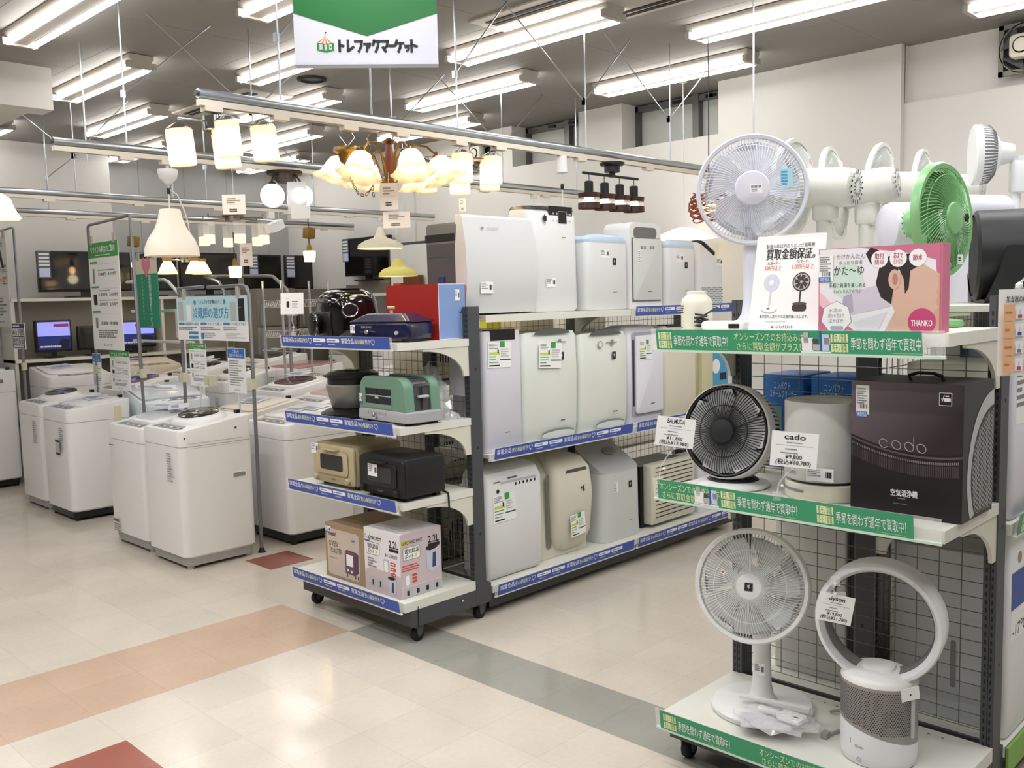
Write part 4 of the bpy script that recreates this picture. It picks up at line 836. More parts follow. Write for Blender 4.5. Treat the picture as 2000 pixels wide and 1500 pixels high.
# hanging product chart at the right upright
t = thing('humidifier_chart', 'curled white chart of humidifier types clipped up at the right edge', 'poster', (2.5, .692, 1.44), math.radians(-30))
b = MB(); W3 = .16
L = [[(-W3/2+W3*i/8, -.012*math.sin(PI*i/8), z) for i in range(9)] for z in (0, .07, .14, .21)]
b.loft([[p for p in l] for l in L], PAPER, False, False, False); b.build('sheet', t)
b = MB(); y = -.014; b.text('加湿器の種類と特徴', -.07, .178, .016, INK, y, w=.11, bold=.015)
for j in range(4):
    z = .135-.042*j; b.rect(-.076, z, -.044, z+.039, ORANGE, y); b.scrawl(-.072, z+.015, -.05, z+.024, 1, M('orange_ink', '#c48a5c', .6), y-.0004, j)
    b.rect(-.04, z+.004, -.018, z+.034, WPRINT, y-.0002); b.rect(-.035, z+.006, -.023, z+.014, (RED, BLUE, GREY, PKD)[j], y-.0006); b.rect(-.031, z+.014, -.027, z+.026, PALEBLUE, y-.0006)
    b.rect(-.012, z, .07, z+.039, ORANGE, y)
    b.rect(-.008, z+.004, .012, z+.016, (RED, BLUE, RED, BLUE)[j], y-.0004)
b.build('chart_print', t)
MB().lathe([(.001, .21), (.009, .214), (.009, .222), (.001, .228)], WHITE, 12, -.02, 0).box(-.03, -.004, .205, .06, .004, .214, CLEAR).tube([(-.02, 0, .222), (.02, .02, .24), (.06, .05, .25)], .003, CLEAR, 6).build('clip', t)
# ---------------------------------------------------------------- air purifiers
PURL = M('purifier_white', '#dfe1e2', .38); PURG = M('purifier_cool_grey', '#cdd2d0', .4); LAVW = M('purifier_lavender', '#dcdce6', .35)
def shell(t, x0, x1, y0, y1, z, m, r=.03, name='body', n=5):
    """z: list of (height, inset, y shift of the front)"""
    b = MB(); cx, w = (x0+x1)/2, x1-x0
    b.loft([[(x, y, h) for x, y in rrect(cx, (y0+f+y1)/2, w-2*i, y1-y0-f-2*i, max(r-i*.3, .003), n)] for h, i, f in z], m); return b.build(name, t)
def badge(b, x, z, s, y): b.rect(x-s/2, z-s*.62, x+s/2, z+s*.62, INK, y); b.poly([(x-s*.12, z+s*.3), (x+s*.15, z+s*.25), (x+.0, z+.05*s), (x+s*.2, z+.05*s), (x-.1*s, z-.35*s), (x, z-.05*s), (x-.2*s, z-.02*s)], LGREY, y-.0004)
def energy_sheet(t, x, z, w, h, y, rz=0, seed=1):
    b = MB().at(x, y, z, ry=rz); b.rect(0, 0, w, h, PAPER, 0); b.rect(w*.5, h*.78, w*.72, h*1.02, LIME, -.0004); b.scrawl(w*.05, h*.72, w*.45, h*.95, 4, GREYINK, -.0004, seed); b.rect(w*.05, h*.5, w*.5, h*.6, M('lime_print', '#c9d54a', .6), -.0004); b.scrawl(w*.05, h*.15, w*.5, h*.48, 3, LIME, -.0004, seed+1, .35); b.scrawl(w*.55, h*.4, w*.95, h*.75, 4, LGREY, -.0004, seed+2); b.rect(w*.05, h*.06, w*.5, h*.11, INK, -.0004); b.rect(w*.52, h*.28, w*.98, h*.33, M('dark_green_print', '#3c5a3c', .6), -.0004); b.rect(w*.4, h*.55, w*.46, h*.7, INK, -.0006)
    return b.build('energy_label', t)
def small_label(t, x, z, y, w=.06, h=.04, seed=1): return sticker(t, x, z, w, h, y, seed=seed)
GP = 'air purifiers on the long shelf run'
def pur(label, x, y, z, cat='air purifier'): return thing('air_purifier', label, cat, (x, y, z), 0, GP)
# -- top shelf
t = pur('wide purifier with white front panel on a charcoal body, left end of top shelf', 3.465, 3.46, 1.575)
shell(t, -.262, .2, .055, .3, [(0.0, .01, 0), (.01, 0, 0), (.46, 0, 0), (.475, .008, 0)], M('purifier_charcoal', '#5a5d61', .5), .015, 'body')
b = MB(); S1 = [(-.262, .0), (.262, .0), (.262, .07), (-.262, .07)]
b.loft([[(-.262+i, f, z), (.262-i, f, z), (.262-i, .07, z), (-.262+i, .07, z)] for z, f, i in ((.008, .02, .0), (.05, .0, 0), (.2, -.018, 0), (.36, -.008, 0), (.5, .02, .006), (.512, .035, .01))], M('panel_light_grey', '#d3d4d5', .4)); pn = b.build('front_panel', t)
MB().box(-.262, -.001, .36, .262, .03, .363, LGREY).build('panel_seam', pn)
b = MB(); b.disc(-.13, .445, .008, GREYINK, .001, 10); b.text('SHARP', -.1, .437, .016, LGREY, .001, w=.09); b.build('logo_print', pn)
MB().at(-.2625, 0, 0, rz=-PI/2).rect(-.3, .38, -.07, .42, DSLOT, 0).rect(-.29, .02, -.07, .37, M('side_panel_grey', '#4c4f53', .5), .0).rect(-.28, .3, -.1, .302, DSLOT, -.0006).build('side_grille', t)
small_label(t, -.17, .11, -.016, .09, .06, 3); MB().box(-.27, .15, .1, -.263, .2, .2, M('navy_tag', '#24356f', .5)).build('blue_tag', t)
t = pur('tall white air purifier with a black control panel and display on the top shelf', 3.945, 3.5, 1.575)
shell(t, -.205, .205, 0, .2, [(0, .012, .0), (.02, 0, 0), (.54, 0, .01), (.572, .006, .02)], PURL, .05); shell(t, -.2, .2, .012, .2, [(.572, .0, 0), (.59, .01, .02), (.592, .03, .03)], BLACK, .05, 'top_grille')
b = MB(); b.poly([(-.05, .592), (-.045, .5), (-.03, .475), (0, .468), (.135, .468), (.152, .48), (.155, .592)], BLACK, -.002+.012); b.rect(.03, .495, .105, .565, LGREY, .0085); b.rect(.0325, .4975, .1025, .5625, BLACK, .008)
for q in (-.01, .02, .115, .135):
    for z in (.51, .55): b.disc(q, z, .006, LGREY, .0085, 8)
b.build('control_panel', t)
b = MB(); b.poly([(-.11, .52), (-.085, .55), (-.085, .535), (-.075, .535), (-.075, .505), (-.085, .505), (-.085, .49)], INK, .0); b.scrawl(.05, .415, .1, .422, 1, INK, -.001, 4); b.build('front_print', t)
MB().at(-.2055, .06, 0, rz=-PI/2).rr(-.03, .06, .0, .47, .012, DSLOT, 0).build('side_vent', t); small_label(t, -.09, .14, -.001, .08, .05, 6)
BT = M('pale_blue_top', '#c3d6ea', .2, alpha=.9)
def blue_top(label, x, w, h, seed):
    t = pur(label, x, 3.46, 1.575)
    shell(t, -w/2, w/2, 0, .24, [(0, .006, 0), (.01, 0, 0), (h-.05, .0, .0), (h-.03, .003, 0)], PURL, .04)
    b = MB(); L = []
    for z, i, dz in ((h-.03, .002, 0), (h-.012, .0, .0), (h+.0, .01, .02), (h+.004, .03, .03)):
        L.append([(px, py, z+dz*(1-((px)/(w/2))**2)) for px, py in rrect(0, .12, w-2*i, .24-2*i, .045, 8)])
    b.loft(L, BT); b.build('blue_top', t)
    b = MB(); badge(b, w*.14, h-.14, .034, -.001); b.scrawl(w*.1, .1, w*.26, .108, 1, GREYINK, -.001, seed); b.build('front_print', t); small_label(t, -w*.2, h-.12, -.001, .085, .05, seed); return t
blue_top('white air purifier with a pale blue top, left of the one with a handle', 4.365, .39, .425, 8); blue_top('white air purifier with a pale blue top, right of the one with a handle', 5.13, .34, .41, 9)
t = pur('slim white air purifier with a loop handle and inset front panel on the top shelf', 4.755, 3.475, 1.575)
b = MB(); W4 = .17
prof = [(-W4, 0), (W4, 0), (W4, .48)] + [(W4-.05+.05*math.cos(a), .48+.05*math.sin(a)) for a in [PI/2*i/6 for i in range(1, 7)]] + [(-W4+.05+.05*math.cos(a), .48+.05*math.sin(a)) for a in [PI/2+PI/2*i/6 for i in range(7)]]
b.loft([[(x*k, y, z*(1 if k == 1 else .995)) for x, z in prof] for y, k in ((.0, .97), (.01, 1), (.19, 1), (.2, .97))], PURL); b.build('body', t)
MB().rr(-.125, .43, .115, .5, .03, M('handle_gap', '#6f7070', .6), -.002).build('handle_opening', t)
f = MB().at(0, -.004, 0, rx=PI/2).rbox(-.14, .05, 0, .15, .43, .012, .015, PURG, e=.005).build('front_panel', t); MB().rect(-.145, .04, .155, .435, GREY, -.0012).build('panel_gap', t)
b = MB(); [b.rr(-.07+.03*i, .365, -.05+.03*i, .385, .003, GREYINK, -.017) for i in (0, 1, 3, 4)]; b.scrawl(-.0, .1, .05, .108, 1, INK, -.017, 5); b.rect(-.1, .28, -.07, .36, PAPER, -.0165); b.scrawl(-.096, .285, -.074, .355, 6, GREYINK, -.017, 5); b.build('front_print', f)
t = pur('white air purifier with a slanted slotted top and perforated lower front', 5.5, 3.47, 1.575)
b = MB(); W5 = .165; b.loft([[(x, y, (0, .01, None)[q] if q < 2 else .43-.16*(x+W5)/(2*W5)) for x, y in rrect(0, .12, 2*W5, .24, .05, 6)] for q in (0, 1, 2)], PURL); b.build('body', t)
b = MB().at(-.02, .06, .375, ry=.45); b.rbox(-.1, -.05, .0, .11, .06, .03, .04, BLACK); b.build('top_slot', t)
b = MB()
for i in range(17):
    for j in range(9): b.disc(-.12+.0155*i+(j % 2)*.0077, .02+.0125*j, .0042, DSLOT, -.001, 6)
b.build('perforations', t); small_label(t, .06, .27, -.001, .075, .05, 5)
t = pur('beige air purifier with black trim at the right end of the top shelf', 5.69, 3.6, 1.575)
shell(t, -.015, .13, 0, .2, [(0, 0, 0), (.3, 0, 0)], M('beige_panel', '#d9cdb3', .5), .03); shell(t, -.02, .14, .0, .2, [(.3, .0, 0), (.335, 0, .03), (.35, .02, .05)], BLACK, .03, 'top_trim')
# -- middle shelf
t = pur('slim tall lavender white air purifier with black top slot, leftmost on the middle shelf', 3.44, 3.44, .855)
shell(t, -.145, .145, 0, .26, [(0, .006, 0), (.01, 0, 0), (.6, 0, .0), (.635, .004, .0)], LAVW, .025); MB().box(-.09, -.002, .585, .09, .06, .64, BLACK).build('top_slot', t); energy_sheet(t, -.115, .445, .17, .135, -.003, .03, 3)
b = MB(); b.scrawl(-.0, .09, .06, .1, 1, GREYINK, -.001, 4); b.build('front_print', t)
def arch_top(label, x, w, h, seed, sheet):
    t = pur(label, x, 3.44, .855); m = GREEN_WHITE
    b = MB(); L = []
    for z, i, f in ((0, .01, .02), (.04, 0, .01), (.1, 0, 0), (h*.6, 0, -.008), (h-.05, 0, 0)): L.append([(px, py-.014*(1-(px/(w/2))**2)*(1 if py < .1 else 0), z) for px, py in rrect(0, .125+f/2, w-2*i, .25-f, .03, 6)])
    L.append([(px*.98, py*.98, h-.03+.035*(1-(px/(w/2))**2)) for px, py in rrect(0, .13, w, .24, .03, 6)])
    b.loft(L, m); b.build('body', t)
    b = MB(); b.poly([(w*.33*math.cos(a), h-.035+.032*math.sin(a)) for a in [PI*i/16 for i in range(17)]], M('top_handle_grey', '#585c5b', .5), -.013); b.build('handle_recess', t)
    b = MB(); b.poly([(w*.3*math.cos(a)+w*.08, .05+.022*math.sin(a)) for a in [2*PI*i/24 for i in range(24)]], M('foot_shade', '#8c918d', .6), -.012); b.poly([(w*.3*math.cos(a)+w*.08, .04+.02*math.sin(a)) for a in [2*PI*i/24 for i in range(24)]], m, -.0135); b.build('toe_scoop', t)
    b = MB(); badge(b, w*.16, h-.16, .035, -.0175); b.scrawl(w*.12, .11, w*.24, .12, 1, INK, -.0175, seed, .7); b.scrawl(w*.0, h-.09, w*.35, h-.075, 1, GREYINK, -.016, seed+3); b.rect(w*.1, h-.1, w*.16, h-.065, GREYINK, -.0155); b.build('front_print', t)
    if sheet: energy_sheet(t, -w*.27, h-.215, .185, .14, -.021, .06, seed)
    else:
        b = MB(); b.disc(-w*.12, h-.09, .022, GREYINK, -.0165, 10); b.disc(-w*.12, h-.09, .017, m, -.017, 10); b.build('logo_sticker', t)
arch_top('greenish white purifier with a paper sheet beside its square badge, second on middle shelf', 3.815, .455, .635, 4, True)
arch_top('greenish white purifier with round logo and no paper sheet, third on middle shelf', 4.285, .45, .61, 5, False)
t = pur('lavender white air purifier with deep framed inset panel, fourth on the middle shelf', 4.71, 3.445, .855)
shell(t, -.18, .18, 0, .25, [(0, .008, 0), (.012, 0, 0), (.55, 0, 0), (.6, .02, .02), (.615, .05, .05)], LAVW, .05)
f = MB().at(0, -.002, 0, rx=PI/2).rbox(-.125, .07, 0, .155, .555, .016, .02, M('inset_panel_lavender', '#e2e1ec', .3), e=.006).build('front_panel', t); MB().rr(-.15, .05, .165, .575, .02, M('frame_shade', '#a6a6b2', .6), -.0012).rect(-.146, .12, -.128, .53, INK, -.0016).build('side_slot', t)
energy_sheet(t, -.1, .405, .135, .12, -.02, .02, 8); b = MB(); b.scrawl(.02, .12, .08, .13, 1, INK, -.019, 3); b.build('front_print', f)
t = pur('off white purifier with black top slot, behind the left end of the green strip', 5.095, 3.445, .855); shell(t, -.185, .185, 0, .25, [(0, .006, 0), (.01, 0, 0), (.57, 0, .0), (.6, .01, .02)], CREAM, .03); MB().box(-.13, .02, .585, .14, .1, .606, BLACK).build('top_slot', t)
t = pur('yellowish tall air purifier at the right end of the middle shelf', 5.4, 3.45, .855); shell(t, -.1, .1, 0, .25, [(0, .006, 0), (.01, 0, 0), (.56, 0, .0), (.58, .01, .02)], M('yellowed_plastic', '#d8d3ae', .45), .03); MB().rect(-.098, .0, -.06, .56, M('yellowed_edge', '#b9b487', .5), -.001).build('edge_strip', t)
t = thing('product_box', 'blue and green printed box behind the bracket of the fan shelf', 'box', (5.58, 3.47, .855)); MB().box(-.08, 0, 0, .12, .2, .45, SKYB).build('carton', t); MB().rect(-.08, 0, .12, .16, M('grass_print', '#8fb04a', .6), -.001).disc(-.03, .3, .05, WPRINT, -.001).rect(.02, .2, .1, .25, INK, -.001).build('front_print', t)
# -- lowest deck
t = pur('plain white air purifier with control strip along the top, leftmost on the lowest deck', 3.515, 3.45, .16)
shell(t, -.22, .22, 0, .2, [(0, .02, .012), (.015, .01, .006), (.05, 0, 0), (.52, 0, 0), (.575, .008, .02), (.6, .03, .06)], PURL, .03); b = MB(); b.rect(-.11, .515, .17, .527, LGREY, -.001); b.scrawl(-.05, .535, .06, .548, 1, INK, .002, 3); [b.rect(-.0+.03*i, .495, .012+.03*i, .51, INK, -.001) for i in range(6)]; b.disc(-.13, .48, .012, INK, -.001, 8); b.scrawl(-.16, .525, -.11, .535, 1, INK, -.001, 6); b.build('front_print', t); energy_sheet(t, -.165, .31, .17, .15, -.002, -.02, 5)
t = pur('big beige air purifier with bulging shield front and dark side grilles on the lowest deck', 4.0, 3.47, .16)
BE = M('beige_white', '#d3d0bf', .45); shell(t, -.25, .22, .05, .32, [(0, .0, 0), (.02, 0, 0), (.48, 0, .02), (.55, .02, .06), (.575, .06, .1)], BE, .05)
b = MB(); L = []
for z, w, f in ((.03, .1, .04), (.06, .14, .02), (.12, .165, .0), (.35, .17, -.02), (.5, .165, 0), (.555, .15, .05), (.572, .12, .09)): L.append([(px+.03, py, z) for px, py in rrect(0, f+.06, 2*w, .12, .05, 6)])
b.loft(L, BE); sh = b.build('front_shield', t); MB().rr(-.17, .06, -.13, .49, .018, M('grille_taupe', '#77736a', .6), .045).build('side_grille', t); MB().rr(-.05, .455, .14, .505, .018, M('display_brown', '#55504c', .3), -.002).build('display', sh)
b = MB(); b.poly([(.06, .39), (.075, .4), (.075, .38)], INK, -.022); b.poly([(.08, .395), (.095, .41), (.09, .39), (.097, .37), (.083, .365)], INK, -.022); b.build('logo_print', sh); energy_sheet(t, -.03, .11, .13, .13, -.024, -.08, 6)
t = pur('light grey air purifier with sloping grey top and square badge on the lowest deck', 4.49, 3.47, .16)
b = MB(); L = [[(px*k, py, z) for px, py in rrect(0, .13, .38, .26, .06, 7)] for z, k in ((0, 1.06), (.02, 1.06), (.1, 1.01), (.42, .98))]; b.loft(L, PURG); b.build('body', t); b = MB(); b.loft([[(px*.98, py, .42+.16*max(0, (py-.0)/.26)*k) for px, py in rrect(0, .13, .38, .26, .06, 7)] for k in (0, 1)], LGREY); top = b.build('sloped_top', t); MB().at(.06, .16, .52, rx=.55).lathe([(.055, 0), (.058, .006), (.05, .012)], GREY, 24, sy=.6).build('control_dial', top); b = MB(); badge(b, .07, .33, .034, -.0015); b.scrawl(.05, .1, .11, .108, 1, GREYINK, -.003, 3); b.rect(-.09, .3, -.05, .36, PAPER, -.001); b.scrawl(-.088, .305, -.055, .355, 4, GREYINK, -.0015); b.build('front_print', t)
t = pur('square air purifier with white slatted front and black sides on the lowest deck', 5.03, 3.47, .16)
shell(t, -.28, .22, .06, .28, [(0, 0, 0), (.4, 0, 0)], BLACK, .01); b = MB().at(0, .05, 0, rx=PI/2); b.rbox(-.25, .02, -.02, .25, .41, .05, .015, BE, e=.006); fp = b.build('front_panel', t); b = MB(); [b.rect(-.2, .06+.027*i, .22, .066+.027*i, DSLOT, -.001) for i in range(13)]; b.build('slats', fp)
t = pur('white purifier at the right end of the lowest deck', 5.53, 3.47, .16); shell(t, -.18, .17, 0, .25, [(0, 0, 0), (.36, 0, 0), (.375, .01, .01)], LAVW, .03); MB().scrawl(.03, .2, .1, .21, 1, INK, -.001).build('front_print', t); MB().box(-.1, .05, .37, .1, .15, .379, GREY).build('top_panel', t)
# -- goods on the far side of the same run, seen through the mesh
def back_box(label, x0, x1, z, h, m, kind='microwave_oven', cat='microwave oven', y0=3.95, y1=4.28):
    t = thing(kind, label, cat, ((x0+x1)/2, y0, z), 0, 'appliances on the far side of the purifier run'); w = x1-x0
    MB().rbox(-w/2, 0, .012, w/2, y1-y0, h, .015, m).box(-w/2+.03, .03, 0, -w/2+.06, y1-y0-.03, .013, BLACK).box(w/2-.06, .03, 0, w/2-.03, y1-y0-.03, .013, BLACK).build('body', t); b = MB(); [b.rect(-w*.3+.02*i, h*.35, -w*.3+.02*i+.008, h*.75, DSLOT, -.001) for i in range(8)]; b.build('rear_vents', t); MB().box(w*.2, -.012, h*.3, w*.38, -.002, h*.55, LGREY).build('rear_plate', t)
back_box('cream microwave seen through the mesh behind the black toaster oven', 3.36, 3.84, .62, .3, CREAM); back_box('white microwave seen through the mesh above the beige bulging purifier', 3.95, 4.42, .62, .28, PURL); back_box('white microwave seen through the mesh above the light grey sloping purifier', 4.56, 5.02, .62, .27, PURL)
back_box('pale grey microwave seen through the mesh behind the electric pot box', 3.38, 3.86, .16, .3, M('microwave_grey', '#bdb9ae', .5)); back_box('cream microwave seen through the mesh beside the plain white purifier', 4.0, 4.44, .16, .31, CREAM); back_box('white microwave behind the slatted square purifier', 4.6, 5.1, .16, .31, PURL)
back_box('cream rice storage box seen through the mesh under the top left shelf', 3.36, 3.78, 1.2, .3, CREAM, 'kitchen_appliance', 'kitchen appliance'); back_box('beige kitchen appliance seen between the top shelf and third purifier', 4.1, 4.42, 1.2, .33, M('beige_panel', '#d9cdb3'), 'kitchen_appliance', 'kitchen appliance'); back_box('cream kitchen appliance seen above the framed purifier on the middle shelf', 4.6, 4.95, 1.2, .33, CREAM, 'kitchen_appliance', 'kitchen appliance')
t = thing('yellow_packet', 'bright yellow packet glimpsed through the mesh under the top shelf', 'packet', (3.98, 4.05, 1.2)); MB().box(-.06, 0, 0, .06, .06, .34, YEL).build('packet', t); MB().rect(-.04, .2, .04, .23, WPRINT, -.001).build('packet_print', t)
# ---------------------------------------------------------------- fans standing on the top shelves at the right
FW2 = M('warm_white_plastic', '#d3d4cd', .3)
def stand_fan(label, loc, rz, R, head_z, m, ring, blade_m, hub, tilt=.0, base_r=.13, n=90, pole=True, motor=(.06, .17), sw=.12, ringw=.01, wire=.0011, hubm=None, off=.04):
    t = thing('stand_fan', label, 'fan', loc, rz, 'fans standing on the right top shelves')
    if pole:
        oy = off; MB().at(0, oy, 0).lathe([(base_r, 0), (base_r+.004, .006), (base_r, .02), (.05, .028)], m, 40).build('base', t)
        MB().at(0, oy, 0).lathe([(.05, .025), (.034, .05), (.028, .1), (.026, head_z-.1)], m, 24).build('pole', t)
        MB().rbox(-.032, oy-.04, head_z-.13, .032, oy+.05, head_z-.03, .025, m).build('neck', t)
    fan_cage('g', t, R, R*.42, n, wire, m, True, swirl=sw, hub=hub, rings=(.72,)); ring_part(t, R+.002, ringw, .022, ring); blades(t, R*.88, 5, blade_m, hub, 1.05, .04)
    hubcap(t, hub, -R*.22, hubm or ring, .015)
    r, l = motor
    MB().at(0, .03, 0, rx=-PI/2).lathe([(r*.8, 0), (r, .02), (r, l*.75), (r*.9, l*.93), (r*.6, l), (.001, l+.002)], m, 32).build('motor_housing', t)
    b = MB()
    for k in range(16):
        a = 2*PI*k/16
        for r0, r1 in ((.3, .5), (.62, .86)):
            q = lambda rr, da: (r*rr*math.cos(a+da), .03+l*(1.008 if rr < .61 else .99), r*rr*math.sin(a+da))
            b.add([q(r0, -.07), q(r1, -.05), q(r1, .05), q(r0, .07)], [(0, 1, 2, 3)], DSLOT)
    b.build('motor_vent', t)
    tilted(t, HEAD, Matrix.Translation((0, 0, head_z)) @ Matrix.Rotation(-tilt, 4, 'X'))
    return t
t = stand_fan('large lavender white stand fan facing the viewer above the fan poster', (2.86, 1.645, 1.535), math.radians(-58), .18, .47, LAV, LAV, M('clear_blade', '#e8ecf2', .15, alpha=.55), .058, tilt=.03, base_r=.1, sw=.2)
b = MB(); b.rect(-.008, -.02, .03, .008, PAPER, -.09); [b.rect(-.005+.004*i, -.004, -.003+.004*i, .005, INK, -.0906) for i in range(8)]; b.scrawl(-.004, -.017, .026, -.006, 2, GREYINK, -.0906); o = b.build('grille_sticker', t); o.location = (0, 0, .47)
b = MB(); b.rect(.09, .0, .13, .06, M('tag_cyan', '#a9d9e6', .5), -.035); b.scrawl(.093, .005, .127, .055, 5, SKYB, -.036); o = b.build('cyan_tag', t); o.location = (0, 0, .47)
BW = M('white_blade', '#e3e6e4', .25, alpha=.85)
stand_fan('cream white stand fan seen from behind, just right of the large lavender fan', (3.19, 1.67, 1.6), math.radians(184), .17, .435, FW2, FW2, BW, .045, motor=(.07, .21), tilt=.08, off=.12)
stand_fan('white stand fan seen from behind, second from the lavender fan', (3.54, 1.675, 1.6), math.radians(192), .176, .436, FW2, FW2, BW, .045, motor=(.068, .21), tilt=-.1, off=.12)
stand_fan('white stand fan with a shiny rim seen from behind, third from the lavender fan', (3.96, 1.676, 1.6), math.radians(187), .18, .487, FW2, FW2, BW, .045, motor=(.068, .21), tilt=.1, off=.12)
stand_fan('white stand fan mostly hidden behind the green fan', (4.51, 1.707, 1.6), math.radians(190), .18, .517, FW2, FW2, BW, .045, motor=(.066, .24), tilt=.05, off=.12)
GF = M('fan_green', '#86bd82', .3)
t = stand_fan('green fan with wire cage facing right beside the black drum fan', (3.045, 1.085, 1.535), math.radians(0), .17, .335, GF, GF, M('green_blade', '#6ea66c', .25, alpha=.85), .05, base_r=.1, motor=(.055, .08), sw=.5, wire=.0014, n=70, ringw=.014, tilt=.04)
t.rotation_euler = (0, 0, math.radians(-7))
MB().at(0, -.074, .335, rx=PI/2).lathe([(.014, 0), (.012, .004)], DSLOT, 6).build('hub_hole', t); o = MB().rect(-.0, -.155, .035, -.125, PAPER, -.05).scrawl(.004, -.148, .03, -.132, 2, INK, -.0506).build('grille_sticker', t); o.location = (0, 0, .35)
# black drum fan
BD = M('drum_black', '#1e1e20', .45)
t = thing('drum_fan', 'large black drum fan on the shelf at the right edge', 'fan', (3.72, 1.09, 1.6), math.radians(25))
MB().at(0, -.12, .172, rx=-PI/2).lathe([(.15, 0), (.165, .008), (.165, .23), (.15, .24)], BD, 56, cap0=False, cap1=False).build('drum', t); MB().at(0, -.115, .172, rx=-PI/2).lathe([(.15, 0), (.15, .23)], DSLOT, 40).build('inner', t)
b = MB(); [b.tube([(r*math.cos(2*PI*i/40), -.12, .172+r*math.sin(2*PI*i/40)) for i in range(40)], .002, DGREY, 4, True) for r in (.05, .08, .11, .14)]; b.build('front_grille', t); MB().at(0, -.124, .172, rx=PI/2).lathe([(.035, 0), (.03, .008)], DGREY, 24).build('hub_cap', t); MB().rect(-.012, .152, .006, .192, PAPER, -.134).scrawl(-.01, .157, .004, .187, 4, GREYINK, -.1344).build('price_sticker', t)
for x in (-.178, .168): MB().prism([(-.12, 0), (.1, 0), (.06, .1), (.03, .2), (-.03, .2), (-.09, .1)], x, x+.012, BD, 'x').build('stand_arm', t)
MB().box(-.178, -.12, 0, .18, .1, .012, BD).build('base', t)
# circulator top right
t = thing('circulator_fan', 'white round circulator fan on a pole against the bare wall, top right', 'fan', (4.165, 1.2, 1.6), math.radians(207))
b = MB(); b.lathe([(.08, .013), (.08, .02), (.02, .03)], FANW, 32); b.build('base', t); MB().lathe([(.018, .02), (.018, .42)], FANW, 20).build('pole', t); MB().rbox(-.04, -.02, .4, .04, .07, .52, .02, FANW).box(-.035, .0, .48, .035, .22, .535, FANW).build('arm', t)
b = MB().at(0, -.12, .55, rx=-PI/2); b.lathe([(.105, -.03), (.112, -.024), (.112, .0), (.106, .026), (.08, .045), (.045, .065), (.033, .11)], FANW, 48); b.build('head', t)
b = MB().at(0, -.12, .55, rx=-PI/2)
for k in range(56):
    a = 2*PI*k/56; b.loft([[(r*math.cos(a+s), r*math.sin(a+s), z) for s in (-.03, .03)] + [((r-.002)*math.cos(a+s), (r-.002)*math.sin(a+s), z) for s in (.03, -.03)] for r, z in ((.1125, -.003), (.1075, .026), (.085, .044))], M('slot_grey', '#6c6d72', .6))
b.build('vent_slots', t)
t.scale = (1.1, 1.1, 1.08)
# other white appliances on the same shelf
def cylinder_appliance(label, loc, rz, r, l, m, z=.2):
    t = thing('horizontal_fan_heater', label, 'fan heater', loc, rz, 'rounded white heaters on the right top shelf'); MB().at(0, 0, z, ry=PI/2).lathe([(r*.6, -l/2-.012), (r*.95, -l/2), (r, -l/2+.015), (r, l/2-.015), (r*.95, l/2), (r*.6, l/2+.01)], m, 36).build('body', t); MB().box(-.05, -.05, 0, .05, .05, z-r*.6, m).build('stand', t)
    MB().at(0, 0, z-r*.8, ry=0).rbox(-l*.3, -r*.7, -.01, l*.3, r*.2, .0, .03, WHITE).build('air_slot', t); return t
cylinder_appliance('lavender white rounded heater lying left of the green fan', (3.3, 1.27, 1.6), math.radians(-40), .085, .2, LAVW, .27); cylinder_appliance('pale rounded heater right of the green fan under the circulator', (3.86, 1.27, 1.6), math.radians(-30), .065, .3, LAVW, .35)
t = thing('wedge_heater', 'white wedge shaped appliance above the black drum fan', 'heater', (4.1, 1.04, 1.6), math.radians(-35)); MB().prism([(-.16, .24), (.12, .28), (.16, .34), (.14, .38), (-.1, .34)], -.05, .05, FANW, 'y').build('body', t); MB().box(-.05, -.04, 0, .05, .04, .25, FANW).build('stand', t); MB().prism([(.13, .29), (.158, .34), (.135, .37)], -.052, .052, LGREY, 'y').build('end_grille', t)
# goods on the shelves behind the wire mesh
def goods(name, label, cat, x0, y0, z, w, d, h, m, face=None, rz=0):
    t = thing(name, label, cat, (x0+w/2, y0, z)); MB().rbox(-w/2, 0, .0, w/2, d, h, .012, m, e=.004).build('body', t)
    if face:
        b = MB(); b.T = Matrix.Translation((-w/2-.001, d, 0)) @ Matrix.Rotation(-PI/2, 4, 'Z'); face(b, d, h); b.build('side_print', t)
    return t
BXB = M('carton_blue', '#1d62a8', .5)
def blue_face(b, d, h):
    b.text('コンパクト', d*.3, h*.84, .03, PALEBLUE, -.0006, w=d*.4); b.text('スチームクリーナー', d*.2, h*.75, .03, PALEBLUE, -.0006, w=d*.65); b.rect(d*.08, h*.4, d*.5, h*.66, M('photo_teal', '#5f8c8c', .6), -.0004); b.rect(d*.56, h*.42, d*.86, h*.66, M('photo_dark', '#28342f', .6), -.0004); b.rect(d*.08, h*.1, d*.86, h*.36, M('photo_green', '#52765a', .6), -.0004); b.rect(d*.15, h*.45, d*.3, h*.6, INK, -.0008)
goods('blue_carton', 'blue printed carton behind the mesh, left one above the desk fan', 'box', 3.26, 1.66, .98, .24, .17, .36, BXB, blue_face); goods('blue_carton', 'blue printed carton behind the mesh, right one above the drum humidifier', 'box', 3.26, 1.44, .98, .24, .19, .36, BXB, blue_face)
def white_slot(b, d, h): b.rr(d*.56, h*.2, d*.61, h*.48, .008, GREY, -.0006); b.rect(d*.1, h*.62, d*.9, h*.622, LGREY, -.0006)
goods('dehumidifier', 'pale grey dehumidifier with a slot handle behind the mesh right of the bladeless fan', 'dehumidifier', 3.26, .95, .16, .3, .36, .6, M('heater_pale', '#c9ccce', .45), white_slot)
goods('panel_heater', 'white panel heater behind the mesh left of the bladeless fan', 'heater', 3.3, 1.5, .16, .5, .3, .64, M('heater_white', '#d6d6d2', .45))
